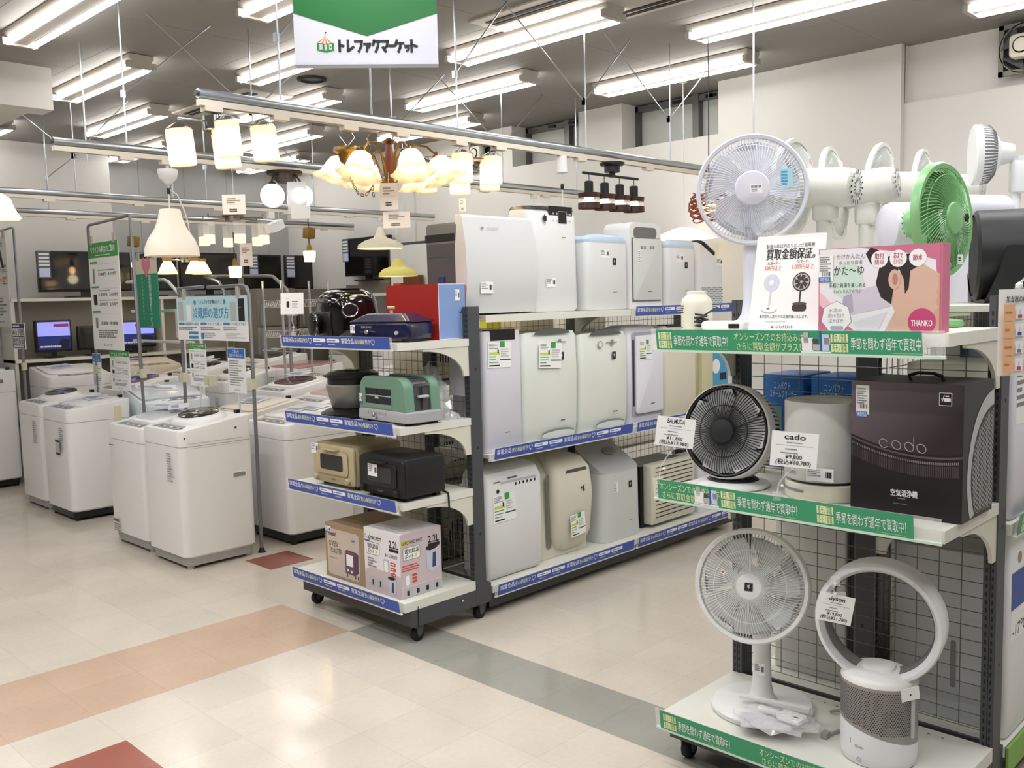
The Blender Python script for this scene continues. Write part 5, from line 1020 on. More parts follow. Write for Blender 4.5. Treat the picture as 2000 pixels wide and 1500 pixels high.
goods('black_heater', 'black appliance behind the mesh in the middle of the lowest deck', 'heater', 3.3, 1.43, .16, .25, .06, .66, BLACK); goods('black_carton', 'black box behind the mesh under the blue cartons', 'box', 3.56, 1.45, .98, .4, .35, .3, BLACK)
def blue2(b, d, h): b.rect(d*.1, h*.1, d*.9, h*.6, SKYB, -.0005); b.rect(d*.2, h*.7, d*.8, h*.9, WPRINT, -.0005)
goods('white_carton', 'white and blue carton on top of the mesh shelf behind the pink carton', 'box', 3.62, 1.19, .9, .3, .14, .6, M('carton_teal', '#2d5f7c', .5), blue2)
goods('cream_heater', 'cream heater behind the mesh above the dark carton', 'heater', 3.3, .96, .9, .3, .33, .5, CREAM)
t = goods('front_heater', 'white tall heater with a blue discount sticker past the right upright', 'heater', 3.3, .93, .16, .3, .01, .01, WHITE) if False else None
def front_goods(label, x0, z, w, h, m, pr):
    t = thing('upright_heater', label, 'heater', (x0+w/2, .915, z)); MB().rbox(-w/2, 0, 0, w/2, .03, h, .02, m).build('body', t); b = MB(); pr(b, w, h); b.build('front_print', t)
def p_low(b, w, h): b.rect(-w*.46, h*.62, -w*.1, h*.8, M('navy_sticker', '#2b4f9b', .5), -.001); b.text('-17℃', -w*.42, h*.48, .05, INK, -.001, w=w*.3); b.rect(-w*.46, h*.47, -w*.1, h*.62, PAPER, -.0005); b.disc(-w*.3, h*.86, .02, M('gold_seal', '#9a8d4e', .5), -.001)
front_goods('white tall heater with a blue discount sticker past the right upright', 3.22, .16, .5, .7, WHITE2, p_low)
def p_up(b, w, h): b.rect(-w*.46, h*.6, -w*.2, h*.95, PAPER, -.0005); b.scrawl(-w*.45, h*.7, -w*.22, h*.93, 5, GREYINK, -.001, 3)
front_goods('lavender white heater on the upper shelf past the right upright', 3.22, .9, .4, .52, LAVW, p_up)
# ---------------------------------------------------------------- washing machines
WSH = M('washer_white', '#e9e8e8', .3); WBASE = M('washer_grey_base', '#a9a9a8', .5); LIDG = M('dark_lid_glass', '#33302c', .08, coat=.6); PANEL = M('washer_panel_grey', '#8d8f92', .35); SEAM = M('washer_seam', '#b9b9b9', .6)
WG2 = 'top loading washing machines'
def washer(label, x, y, rz=LEFTWARD, w=.55, d=.52, hf=.88, hb=.94, base='grey', lid='dome', lidm=None, panel=True, handle=True, papers=True, col=None, seed=1, sheet=True, z0=0):
    t = thing('washing_machine', label, 'washing machine', (x, y, z0), rz, WG2); m = col or WSH; R = random.Random(seed)
    zt = lambda py: hf + (hb-hf)*min(max((py-.02)/(d-.06), 0), 1)
    bb = .075; loops = []
    def lp(z, i=0, bulge=0): return [(px*(1-2*i/w), d/2+(py-d/2)*(1-2*i/d) - (bulge*(1-(px/(w/2))**2) if py < d*.3 else 0), z if not callable(z) else z(py)) for px, py in rrect(0, d/2, w, d, .045, 6)]
    b = MB(); b.loft([lp(bb, .012), lp(bb+.012, .0, .012), lp(hf*.55, 0, .016), lp(hf-.105, 0, .012)], m); b.loft([lp(hf-.105, .003, .012), lp(hf-.1, .003, .012)], SEAM, False, False)
    b.loft([lp(hf-.1, 0, .012), lp(lambda p: zt(p)-.012, 0, .01), lp(lambda p: zt(p)-.003, .003, .01), lp(zt, .01, .008)], m); body = b.build('body', t)
    b = MB(); bm = WBASE if base == 'grey' else BLACK; b.loft([lp(.022, .02), lp(bb, .014)], bm)
    for sx in (-1, 1):
        for yy in (.05, d-.05): b.at(sx*(w/2-.05), yy, 0).lathe([(.02, 0), (.022, .006), (.018, .03)], bm, 12); b.at()
    b.build('base', t)
    sl = math.atan2(hb-hf, d-.06); T = lambda b, px, py: b.at(px, py, zt(py)+.001, rx=sl)
    if panel:
        b = MB(); T(b, 0, .02); b.poly([], PANEL) if False else None
        b.add([(-w*.34, .008, .0012), (w*.34, .008, .0012), (w*.3, .08, .0012), (-w*.3, .08, .0012)], [(0, 1, 2, 3)], PANEL)
        for i in range(8): b.add([(-w*.2+.045*i, .03, .0018), (-w*.2+.045*i+.025, .03, .0018), (-w*.2+.045*i+.025, .045, .0018), (-w*.2+.045*i, .045, .0018)], [(0, 1, 2, 3)], WPRINT if i % 2 else DGREY)
        b.build('control_panel', t)
    lm = lidm or LIDG
    b = MB(); T(b, 0, d*.52)
    if lid == 'dome':
        b.loft([[(k*w*.42*math.cos(2*PI*i/40), k*d*.34*math.sin(2*PI*i/40)*(1.0), z) for i in range(40)] for k, z in ((1, 0), (.97, .016), (.85, .03), (.72, .036))], m); l = b.build('lid', t); b = MB(); T(b, 0, d*.54)
        b.loft([[(k*w*.3*math.cos(2*PI*i/36), k*d*.25*math.sin(2*PI*i/36), z) for i in range(36)] for k, z in ((1, .03), (.98, .045), (.8, .056), (.5, .062))], lm); b.build('lid_window', l)
    elif lid == 'wide':
        b.loft([[(px*k, py*k, z) for px, py in rrect(0, .02, w*.86, d*.7, .1, 6)] for k, z in ((1, 0), (.98, .014), (.92, .02))], m); l = b.build('lid', t); b = MB(); T(b, 0, d*.54)
        b.loft([[(px*k, py*k, z) for px, py in rrect(0, 0, w*.74, d*.52, .12, 6)] for k, z in ((1, .02), (.97, .028), (.8, .032))], lm); b.build('lid_window', l)
    elif lid == 'panel':
        b.rbox(-w*.46, -d*.36, 0, w*.46, d*.38, .014, .03, lm); b.build('lid', t)
    else:
        b.rbox(-w*.42, -d*.3, 0, w*.42, d*.36, .012, .04, m); b.build('lid', t)
    if papers:
        for i in range(0 if lid == 'dome' else 2):
            b = MB(); T(b, R.uniform(-.12, .08)*w/.5, d*R.uniform(.6, .75)); b.T = b.T @ Matrix.Rotation(R.uniform(-.5, .5), 4, 'Z') @ Matrix.Translation((0, 0, .064 if lid in ('dome', 'wide') else .016)); b.box(-.1, -.07, 0, .1, .07, .002, M('printed_sheet', '#dfe2ea', .4)); b.add([(-.08, -.05, .0026), (.06, -.05, .0026), (.06, .0, .0026), (-.08, .0, .0026)], [(0, 1, 2, 3)], M('sheet_print', '#9aa3b8', .6)); b.build('top_sheet', t)
    b = MB().box(w*.2, d-.04, hb-.002, w*.2+.03, d-.01, hb+.022, BLACK); b.build('hose_inlet', t)
    if handle:
        for s in (1, -1):
            b = MB().at(s*(w/2+.0005), 0, 0, rz=s*PI/2); x0 = d-.16 if s > 0 else -(d-.06); b.rr(x0, hf-.34, x0+.1, hf-.3, .012, WPRINT, -.002); b.rr(x0+.006, hf-.336, x0+.094, hf-.308, .01, GREY, -.003); b.build('side_handle', t)
    if sheet:
        b = MB(); b.scrawl(w*.18, hf-.33, w*.36, hf-.14, 12, GREYINK, -.0145, seed, .4); b.build('front_label', t)
    return t
# row along the left aisle
w1 = washer('nearest white washing machine with a dark domed lid and grey base', 2.605, 5.715, w=.53, d=.5, hf=.885, hb=.945, seed=1)
MB().at(.266, 0, 0, rz=PI/2).rect(.05, .8, .42, .803, SEAM, -.001).rect(.06, .77, .42, .772, SEAM, -.001).disc(.03, .84, .006, DGREY, -.001, 8).disc(.38, .87, .008, DGREY, -.001, 8).build('side_seam', w1)
o = washer('white washing machine directly left of the nearest one, its flat top strewn with papers', 2.63, 6.33, w=.58, d=.5, hf=.85, hb=.9, lid='wide', lidm=M('pale_lid_window', '#cfd3d6', .15), seed=2, sheet=False)
b = MB(); b.scrawl(-.225, .16, -.09, .18, 1, INK, -.016, 3, .9); b.scrawl(-.22, .09, -.1, .15, 4, GREYINK, -.016, 5); b.scrawl(-.22, .7, -.14, .712, 1, INK, -.018, 6); b.build('front_label', o)
o = washer('white washing machine with black base and dark striped front labels', 2.655, 7.69, w=.54, d=.5, hf=.88, hb=.93, base='black', lid='flat', seed=3)
b = MB(); b.rect(.03, .52, .12, .64, LGREY, -.0178); b.rect(.03, .62, .12, .635, INK, -.0184); b.rect(.03, .52, .12, .535, INK, -.0184); b.build('label_bars', o)
MB().at(.271, 0, 0, rz=PI/2).box(.36, -.008, .74, .41, .0, .88, M('yellowed_holder', '#d9d2ae', .5)).build('manual_holder', o)
washer('white washing machine with dark domed lid, third from the nearest along the aisle', 2.665, 8.29, w=.54, d=.5, hf=.885, hb=.94, seed=4)
o = washer('large white washing machine on black base at the left picture edge', 2.32, 9.72, w=.6, d=.62, hf=1.0, hb=1.1, base='black', lid='wide', seed=5, handle=False); MB().at(.301, 0, 0, rz=PI/2).rbox(.05, -.01, .99, .5, .0, 1.02, .004, M('taupe_trim', '#8d8079', .4)).disc(.12, .93, .008, BLACK, -.002, 8).build('side_trim', o)
# second row behind the sign poles
PINKL = M('rose_lid', '#b98a8a', .2, coat=.5); BROWNL = M('wine_brown_lid', '#5b3a36', .12, coat=.5)
washer('white washing machine with black base beside the nearest pole, cut by the blue strips', 3.36, 5.73, w=.56, d=.54, hf=.835, hb=.91, base='black', lid='flat', seed=6, sheet=False)
washer('cream washing machine behind the nearest one, left of the second row start', 3.36, 6.36, w=.56, d=.54, hf=.85, hb=.93, lid='flat', seed=7, col=M('washer_cream', '#e6dfd6', .35))
washer('pale bluish washing machine with a black front panel facing the aisle end', 3.5, 7.3, rz=0, w=.58, d=.5, hf=.88, hb=1.0, lid='panel', lidm=M('lid_pale', '#c9d0d8', .2), seed=8, col=M('washer_bluish', '#d9e2e8', .3), sheet=False, handle=False)
washer('white washing machine with a wine brown lid behind the green price stand', 3.38, 8.45, w=.6, d=.56, hf=.93, hb=1.02, lid='wide', lidm=M('taupe_lid', '#8a7a76', .12, coat=.5), seed=9)
washer('white washing machine with red brown glass lid between two signs', 4.15, 7.03, w=.56, d=.55, hf=.92, hb=1.0, lid='wide', lidm=BROWNL, seed=10)
washer('white washing machine with faint pink lid oval left of the rice cooker', 4.12, 6.42, w=.56, d=.54, hf=.87, hb=.93, lid='wide', lidm=M('pink_oval', '#cdb0ae', .2), seed=11)
washer('white washing machine with brown glass lid beyond the bluish one', 4.15, 8.0, w=.58, d=.55, hf=.96, hb=1.04, lid='dome', lidm=BROWNL, seed=12)
washer('white drum washer with rose coloured top right of the blue fridge poster', 4.85, 8.0, w=.6, d=.6, hf=1.02, hb=1.06, lid='panel', lidm=PINKL, panel=False, papers=False, seed=13)
washer('plain white washing machine in front of the grey refrigerators', 4.95, 7.0, w=.58, d=.55, hf=.9, hb=.98, lid='flat', seed=14)
washer('white washing machine with arched black rim in the third row', 4.15, 8.72, w=.58, d=.56, hf=1.0, hb=1.08, lid='wide', lidm=LIDG, seed=15)
washer('tall white drum washer with a blue side panel near the wire rack', 4.9, 8.75, w=.62, d=.62, hf=1.05, hb=1.13, lid='wide', lidm=LIDG, seed=16)
washer('white washing machine partly behind the green tall sign at the back', 3.45, 9.2, w=.6, d=.56, hf=1.02, hb=1.1, lid='flat', seed=17, rz=0)
washer('beige topped washing machine below the small televisions', 4.2, 9.25, w=.6, d=.4, hf=1.06, hb=1.12, lid='flat', seed=18, rz=0, col=M('washer_beige', '#ded3c0', .35))
washer('white washing machine seen through the shelf under the black rice cooker', 5.0, 6.4, w=.56, d=.54, hf=.92, hb=1.0, lid='flat', seed=19)
washer('white washing machine right of the plain one, near the white refrigerator', 5.7, 7.4, w=.56, d=.54, hf=.95, hb=1.02, lid='flat', seed=20)
t = thing('hose_cover', 'white plastic bin shaped cover standing beside the second row washers', 'cover', (4.2, 5.85, 0)); MB().loft([[(x, y, z) for x, y in rrect(0, 0, .28*k, .28*k, .05)] for z, k in ((0, 1.1), (.8, 1.0), (.84, .9))], WSH).build('body', t); MB().box(-.05, -.155, .4, .05, -.15, .5, LGREY).build('label_plate', t)
# ---------------------------------------------------------------- televisions on the wall shelf
TVB = M('tv_bezel', '#1a1512', .3); TVS = M('tv_screen', '#0c0c0d', .08, coat=.4); TVS2 = M('tv_screen_olive', '#1b1f1a', .15, coat=.3)
t = thing('tv_shelf', 'long white shelf along the back wall carrying televisions', 'shelf', (3.05, 9.78, 0))
for z in (.55, 1.17, 1.77):
    MB().box(0, -.02, z-.03, 3.5, .36, z, SHELFW).build('shelf', t)
for x in (0, 1.5, 2.52, 3.47): MB().box(x, .0, 0, x+.03, .34, 1.77, SHELFW).build('post', t)
MB().box(.03, .33, .55, 3.47, .335, 1.74, M('shelf_back_taupe', '#a39f95', .7)).build('back_panel', t)
def tv(label, x0, x1, z0, z1, scr=None, y=9.83, on=False, tagside=None, rz=0, loc=None):
    w, h = x1-x0, z1-z0; t = thing('television', label, 'television', loc or ((x0+x1)/2, y, z0), rz, 'televisions on the back wall shelf')
    MB().rbox(-w/2, 0, .06, w/2, .06, h, .01, TVB, e=.004).box(-w*.06, .02, .01, w*.06, .04, .07, TVB).build('housing', t); MB().rbox(-w*.22, -.06, 0, w*.22, .12, .014, .03, TVB).build('stand', t)
    s = MB().rect(-w/2+.02, .085, w/2-.02, h-.02, scr or TVS, -.0012)
    if on:
        s.rect(-w/2+.02, .085, w/2-.02, .06+(h-.06)*.5, M('screen_navy', '#1c2a66', .3, emit=.5), -.0016); s.rect(-w/2+.02, .06+(h-.06)*.5, w/2-.02, h-.02, M('screen_violet', '#8f93f0', .3, emit=.7), -.0018)
        s.rect(0, h-.07, w/2-.03, h-.04, M('screen_red', '#8a2f5a', .3, emit=.4), -.0022); s.scrawl(-w/2+.04, .1, w*.2, .13, 1, WPRINT, -.0022, 2); s.poly([(.06, .09), (.04, .15), (.08, .19), (w/2-.03, .18), (w/2-.03, .09)], M('screen_dark', '#151a38', .3, emit=.2), -.002)
    s.build('screen', t)
    if tagside is not None:
        b = MB().box(tagside, -.012, h-.27, tagside+.12, -.008, h+.0, M('price_board', '#5a6378', .6)); [b.rect(tagside+.01, h-.045-.035*i, tagside+.11, h-.025-.035*i, PAPER, -.0125) for i in range(4)]; b.rect(tagside+.01, h-.26, tagside+.11, h-.17, PALEBLUE, -.0125); b.build('price_board', t)
tv('large black television behind the two left price boards', 3.34, 4.27, 1.77, 2.24, tagside=-.47); tv('black television just right of the green price board top', 4.3, 4.78, 1.77, 2.24); tv('black television behind the white pendant lamp rim', 4.82, 5.52, 1.77, 2.25)
tv('olive black television behind the small cube lamp, with price board', 5.62, 6.1, 1.77, 2.24, TVS2, tagside=-.2); tv('black television at the corner above the grey refrigerators, with price board', 6.16, 6.54, 1.77, 2.24, tagside=-.19)
tv('lit small television with blue news picture left of the green price board', 3.27, 3.62, 1.17, 1.55, on=True); tv('small dark television with a paper, beside the lit one', 3.68, 3.98, 1.17, 1.48); tv('lit small television with blue picture behind the green hanging sign', 4.05, 4.5, 1.17, 1.52, on=True)
t = tv('large television with dark screen on the right wall above the air fryer', 0, .85, 0, .5, rz=LEFTWARD, loc=(6.55, 8.75, 1.9), tagside=-.44)
t = thing('side_cabinet', 'grey cabinet under the right wall television', 'cabinet', (6.6, 8.75, 0), LEFTWARD); MB().box(-.24, -.0, 0, .5, .065, 1.9, M('cabinet_taupe', '#8a857d', .6)).build('body', t); MB().rect(-.48, 1.2, .48, 1.86, M('cabinet_panel', '#77736c', .6), -.001).build('front_panel', t)
t = thing('whiteboard', 'white framed board leaning on the wall behind the yellow lamp', 'board', (6.55, 7.9, 1.75), LEFTWARD); MB().box(-.4, 0, 0, .4, .02, .52, M('board_white', '#e3e6e2', .4)).build('board', t); b = MB(); [b.box(*q, DGREY) for q in ((-.42, -.006, 0, -.4, .025, .54), (.4, -.006, 0, .42, .025, .54), (-.42, -.006, .52, .42, .025, .545))]; b.build('frame', t)
t = thing('wall_ledge', 'white wall shelf holding small orange and brown boxes', 'shelf', (6.4, 7.9, 1.72), LEFTWARD); MB().box(-.55, 0, 0, .55, .28, .03, SHELFW).build('board', t)
tag(MB().box(6.42, 7.98, 1.75, 6.5, 8.1, 1.85, M('box_orange', '#c4552a', .6)).build('orange_box'), 'small orange box on the white wall shelf behind the yellow lamp', 'box'); tag(MB().box(6.44, 7.7, 1.75, 6.52, 7.95, 1.93, M('box_brown', '#6a3d24', .6)).build('brown_box'), 'brown box on the white wall shelf right behind the yellow lamp', 'box')
# ---------------------------------------------------------------- refrigerators on a dark platform
t = tag(MB().box(5.3, 9.1, 0, 6.68, 9.72, .72, M('platform_dark', '#2e2c2a', .7)).build('platform'), 'dark platform under the grey refrigerators', 'platform')
def fridge(label, x, y, w, d, h, m, rz, z=.72, split=.5, hm=None):
    t = thing('refrigerator', label, 'refrigerator', (x, y, z), rz, 'refrigerators at the back right'); MB().rbox(-w/2, .03, .02, w/2, d, h, .02, m).box(-w/2+.02, .04, 0, w/2-.02, d-.02, .03, BLACK).build('cabinet', t)
    for a, c in ((.03, h*split-.004), (h*split+.004, h-.004)): o = MB().rbox(-w/2, 0, a, w/2, .034, c, .012, m).build('door', t); MB().box(-w/2+.03, -.016, max(a, c-.3) if a < .1 else a+.02, -w/2+.05, -.002, c-.03 if a < .1 else a+.25, hm or GREY).build('handle', o)
FGR = M('fridge_taupe_grey', '#7d7870', .35)
fridge('grey refrigerator behind the wire rack', 5.6, 9.15, .5, .55, 1.11, FGR, 0, split=.62); fridge('wide grey refrigerator left of the air fryer card', 6.15, 9.15, .52, .55, 1.1, M('fridge_taupe', '#726d65', .35), 0, split=.6)
t = tag(MB().box(6.05, 7.95, 0, 6.6, 9.0, .7, M('platform_dark', '#2e2c2a')).build('platform'), 'dark platform under the white refrigerators', 'platform')
fridge('small white refrigerator behind the top shelf of the toaster unit', 6.06, 8.62, .5, .5, .62, WSH, LEFTWARD, .7, split=.6); fridge('small white refrigerator further right behind the mesh of the toaster unit', 6.06, 8.12, .45, .5, .6, WSH, LEFTWARD, .7, split=.62)
# ---------------------------------------------------------------- sign frames and posters between the rows
PIPE = M('grey_sign_pipe', '#85868a', .35, metal=.6)
def pole_frame(name, label, pts, feet=True, cat='sign stand'):
    t = thing(name, label, cat, (pts[0][0], pts[0][1], 0)); b = MB().at(-pts[0][0], -pts[0][1], 0); b.tube(pts, .0125, PIPE, 10); b.build('frame_pipe', t)
    for p in (pts[0], pts[-1]):
        if p[2] < .1: MB().at(p[0]-pts[0][0], p[1]-pts[0][1], 0).lathe([(.03, 0), (.02, .008), (.014, .03)], RUBBER, 12).build('foot', t)
        MB().at(p[0]-pts[0][0], p[1]-pts[0][1], 1.1).box(-.02, -.02, 0, .02, .02, .07, M('clamp_cream', '#cfcbb0', .5)).build('clamp', t)
    return t
X3 = 3.16
pole_frame('sign_stand', 'thin grey pipe frame carrying the blue fridge guide poster', [(X3, 5.5, 0), (X3, 5.5, 1.72), (X3, 5.53, 1.775), (X3, 5.58, 1.785), (X3, 6.05, 1.785)])
pole_frame('sign_stand', 'thin grey pipe arm at the left end of the blue fridge guide poster', [(X3+.02, 6.52, 0), (X3+.02, 6.52, 1.74), (X3, 6.5, 1.785), (X3, 6.12, 1.79)])
def hung_board(name, label, yl, yr, z0, z1, x, draw, cat='sign', rz=LEFTWARD, m=PAPER, hooks=True, th=.006):
    w = yl-yr; t = thing(name, label, cat, (x, (yl+yr)/2, z0), rz); h = z1-z0
    MB().box(-w/2, 0, 0, w/2, th, h, m).build('board', t); b = MB(); draw(b, w, h); b.build('print', t)
    if hooks:
        for q in (-w*.38, w*.38): MB().box(q-.02, -.004, h-.015, q+.02, th+.004, h+.06, M('clip_beige', '#b9b2a2', .5)).build('hook', t)
    return t
def guide(b, w, h):
    y = -.001; b.rect(-w/2, h*.43, w/2, h, M('pale_sky', '#bfe0ea', .5), y); T1 = M('guide_blue', '#3f8fbd', .5)
    b.text('＼トレファクが教える！／', 0, h*.83, h*.09, INK, y-.0006, w=w*.34, al='c', bold=.01); b.text('冷蔵庫の選び方', .0, h*.5, h*.24, T1, y-.0006, w=w*.5, al='c', bold=.02)
    for x in (-.22, .2): b.disc(w*x, h*.87, h*.06, T1, y-.0004, 14)
    b.rect(-w*.47, h*.45, -w*.4, h*.9, LGREY, y-.0004); b.rect(-w*.35, h*.45, -w*.28, h*.82, WPRINT, y-.0004); b.rect(w*.27, h*.44, w*.35, h*.86, LGREY, y-.0004); b.rect(w*.38, h*.44, w*.46, h*.93, INK, y-.0004); b.rect(-w*.47, h*.58, -w*.4, h*.585, GREY, y-.0008); b.rect(w*.38, h*.74, w*.42, h*.75, GREY, y-.0008)
    for i, (x, s) in enumerate(((-.48, '設置場所の確認'), (-.15, 'サイズで選ぶ'), (.17, 'ドアの開き方で選ぶ'))): b.rr(w*x, h*.35, w*x+w*.09, h*.41, .008, T1, y-.0004); b.text(s, w*x+w*.1, h*.34, h*.07, T1, y-.0004, w=w*.2); b.scrawl(w*x, h*.23, w*x+w*.28, h*.31, 2, GREYINK, y-.0004, i+2)
    for z in (.03, .13): b.rr(-w*.33, h*z, -w*.19, h*z+h*.07, .008, T1, y-.0004)
    b.scrawl(-w*.12, h*.05, w*.12, h*.18, 3, LGREY, y-.0004, 7); b.rr(-w*.15, h*.03, -w*.11, h*.17, .006, T1, y-.0004); b.scrawl(w*.2, h*.05, w*.46, h*.18, 3, LGREY, y-.0004, 9)
hung_board('fridge_guide_poster', 'pale blue landscape poster about choosing a refrigerator', 6.515, 5.51, 1.415, 1.72, X3-.01, guide)
def recycle(head, hm, scale=1.0):
    def g(b, w, h):
        y = -.001; b.rect(-w/2, h*.86, w/2, h, hm, y); b.text(head, 0, h*.905, h*.06, WPRINT, y-.0006, w=w*.8, al='c', bold=.015); b.scrawl(-w*.25, h*.875, w*.25, h*.89, 1, WPRINT, y-.0006, 2)
        R = random.Random(len(head))
        for i, (z, p1, p2) in enumerate(((.69, '3,740円', '4,730円'), (.5, '1,320円', '2,420円'), (.41, '1,870円', '2,970円'))):
            b.text(p1, -w*.2, h*z, h*.032, INK, y-.0004, w=w*.26, bold=.01); b.text(p2, w*.14, h*z, h*.032, INK, y-.0004, w=w*.26, bold=.01); b.scrawl(-w*.2, h*(z+.045), w*.4, h*(z+.06), 1, GREYINK, y-.0004, i)
        b.rect(-w*.38, h*.62, -w*.32, h*.76, GREY, y-.0004); b.rect(-w*.4, h*.42, -w*.28, h*.52, INK, y-.0004); b.rr(-w*.38, h*.2, -w*.3, h*.3, .004, GREY, y-.0004)
        for z in (.8, .57, .34): b.rect(-w*.45, h*z, w*.45, h*z+.002, LGREY, y-.0004); b.scrawl(-w*.45, h*z+.006, -w*.15, h*z+h*.028, 1, LIME, y-.0004, 5, .8)
        b.text('洗濯機・乾燥機', -w*.2, h*.235, h*.028, INK, y-.0004, w=w*.55); b.scrawl(-w*.3, h*.11, w*.42, h*.19, 4, GREYINK, y-.0004, 6); b.text('トレファク', 0, h*.03, h*.03, INK, y-.0004, w=w*.26, al='c', bold=.02)
    return g
GRP = M('sign_green', '#3f9a4a', .5)
hung_board('recycle_fee_board', 'tall white board with green heading hung in a grey pipe arch', 8.1, 7.5, 1.31, 2.2, X3, recycle('リサイクル料金のご案内', GRP))
pole_frame('sign_stand', 'tall grey pipe arch holding the recycling fee board', [(X3+.02, 8.12, 0), (X3+.02, 8.12, 2.34), (X3+.02, 8.1, 2.36), (X3+.02, 7.3, 2.38), (X3+.02, 7.28, 2.36), (X3+.02, 7.22, 0)])
def delivery(b, w, h):
    y = -.001; b.text('配送料金の', 0, h*.88, h*.07, GRP, y, w=w*.62, al='c', bold=.02); b.text('案内', 0, h*.8, h*.07, GRP, y, w=w*.3, al='c', bold=.02)
    for z, m, p in ((.6, GRP, '4,400円'), (.47, M('sign_orange', '#d9854a', .5), '6,600円')): b.rect(-w*.36, h*z, -w*.3, h*(z+.1), m, y); b.text(p, -w*.22, h*(z+.02), h*.05, INK, y, w=w*.36); b.rect(w*.2, h*(z+.06), w*.42, h*(z+.09), m, y); b.scrawl(w*.2, h*z, w*.42, h*(z+.05), 2, GREYINK, y, 3)
    b.rect(-w*.3, h*.36, -w*.05, h*.41, GREY, y); b.scrawl(-w*.3, h*.12, w*.42, h*.34, 6, GREYINK, y, 4); b.text('トレファク', .0, h*.04, h*.03, INK, y, w=w*.3, al='c', bold=.02)
hung_board('delivery_fee_board', 'white hanging board of delivery fees at the far left', 10.02, 9.48, 1.5, 2.35, 2.95, delivery, m=M('board_film', '#dcdcdc', .2))
pole_frame('sign_stand', 'grey pipe arch holding the delivery fee board at the left edge', [(2.97, 10.1, 0), (2.97, 10.1, 2.4), (2.97, 9.33, 2.42), (2.97, 9.3, 2.4), (2.97, 9.28, 0)])
def warranty(b, w, h):
    y = -.001; b.rect(-w/2, h*.78, w/2, h, M('sign_cream', '#e9dccb', .6), y); heart(b, 0, h*.88, w*.45, M('sign_pink', '#e08aa0', .6), y-.0004); b.vtext('電化製品保証サービス', w*.14, h*.76, h*.075, WPRINT, y-.0004, bold=.02, step=1.0); b.vtext('安心の保証付き商品です', -w*.22, h*.74, h*.045, PALEYELLOW, y-.0004, step=1.3)
hung_board('warranty_banner', 'tall green hanging banner with vertical white lettering and a pink heart', 8.42, 7.99, 1.47, 2.09, 3.7, warranty, m=M('banner_teal', '#2b9a78', .5), rz=LEFTWARD)
b = MB().tube([(3.72, 8.46, 0), (3.72, 8.46, 2.14), (3.72, 7.95, 2.16)], .01, PIPE, 8); tag(b.build('sign_stand'), 'slim grey pipe stand holding the tall green banner', 'sign stand')
def six(b, w, h):
    y = -.001; N_ = M('sign_navy', '#33416f', .6); b.rect(-w*.47, h*.03, w*.47, h*.97, N_, y)
    for j, s in enumerate(('6ヶ月間', '動作保証')):
        for i, c in enumerate(s): b.rect(-w*.44+w*.22*i, h*(.5-.33*j), -w*.44+w*.22*i+w*.2, h*(.79-.33*j), WPRINT, y-.0004); b.text(c, -w*.34+w*.22*i, h*(.52-.33*j), h*.24, INK, y-.0008, w=w*.16, al='c', bold=.02)
    b.scrawl(-w*.4, h*.83, w*.4, h*.93, 1, WPRINT, y-.0004, 4); b.rect(-w*.4, h*.06, w*.4, h*.13, WPRINT, y-.0004)
hung_board('guarantee_card', 'square card reading six month guarantee clipped on the left pipe', 9.42, 9.08, 1.3, 1.54, 2.93, six, hooks=False)
def leaflet(label, yl, yr, z0, z1, x, head, hm, post):
    o = hung_board('price_stand', label, yl, yr, z0, z1, x, recycle(head, hm) if hm is GRP else blue_leaf, hooks=False, th=.003)
    MB().box(-.008, .004, -(z0), .008, .012, (z1-z0)*.5, M('post_white', '#d6d6d2', .5)).build('post', o)
def blue_leaf(b, w, h): b.rect(-w*.48, h*.78, w*.48, h*.99, BLUEPRINT, -.001); b.text('ご購入後', 0, h*.89, h*.07, WPRINT, -.0015, w=w*.35, al='c'); b.text('修理や不具合品へ', 0, h*.8, h*.07, WPRINT, -.0015, w=w*.8, al='c'); b.scrawl(-w*.42, h*.15, w*.42, h*.74, 11, GREYINK, -.001, 4, .4); b.text('トレファク', 0, h*.04, h*.05, INK, -.001, w=w*.3, al='c', bold=.02)
leaflet('white leaflet with green heading on a post, left of the blue fridge poster', 7.83, 7.45, .98, 1.3, 3.175, 'リサイクル料金', GRP, 0); leaflet('narrow leaflet with blue heading on a post below the recycling board', 8.2, 8.02, .95, 1.27, 3.175, '', None, 0)
leaflet('white leaflet with green heading under the blue fridge poster', 6.41, 6.16, 1.08, 1.39, 3.175, 'リサイクル料金', GRP, 0); leaflet('white leaflet with blue heading under the right end of the fridge poster', 5.855, 5.62, 1.06, 1.365, 3.175, '', None, 0)
# racks
t = thing('wire_rack', 'tall empty chrome wire rack behind the blue fridge poster', 'rack', (4.55, 7.51, 0))
for x in (-.0, .5):
    for y in (-.16, .16): MB().at(x, y, 0).lathe([(.0125, 0), (.0125, 1.87)] , CHROME, 10).build('post', t)
for z in (.95, 1.38, 1.66):
    b = MB()
    for y in (-.16, .16):
        b.tube([(0, y, z+.03), (.5, y, z+.03)], .004, CHROME, 5); b.tube([(0, y, z-.03), (.5, y, z-.03)], .004, CHROME, 5); b.tube([(.02*i, y, z+(.03 if i % 2 else -.03)) for i in range(26)], .003, CHROME, 4)
    for x in (0, .5): b.tube([(x, -.16, z+.03), (x, .16, z+.03)], .004, CHROME, 5); b.tube([(x, -.16, z-.03), (x, .16, z-.03)], .004, CHROME, 5); b.tube([(x, -.16+.016*i, z+(.03 if i % 2 else -.03)) for i in range(21)], .003, CHROME, 4)
    b.build('wire_shelf', t)
PW = M('white_pipe', '#e4e2de', .35)
t = thing('pipe_rack', 'white pipe garment rack behind the green banner', 'rack', (3.82, 8.1, 0))
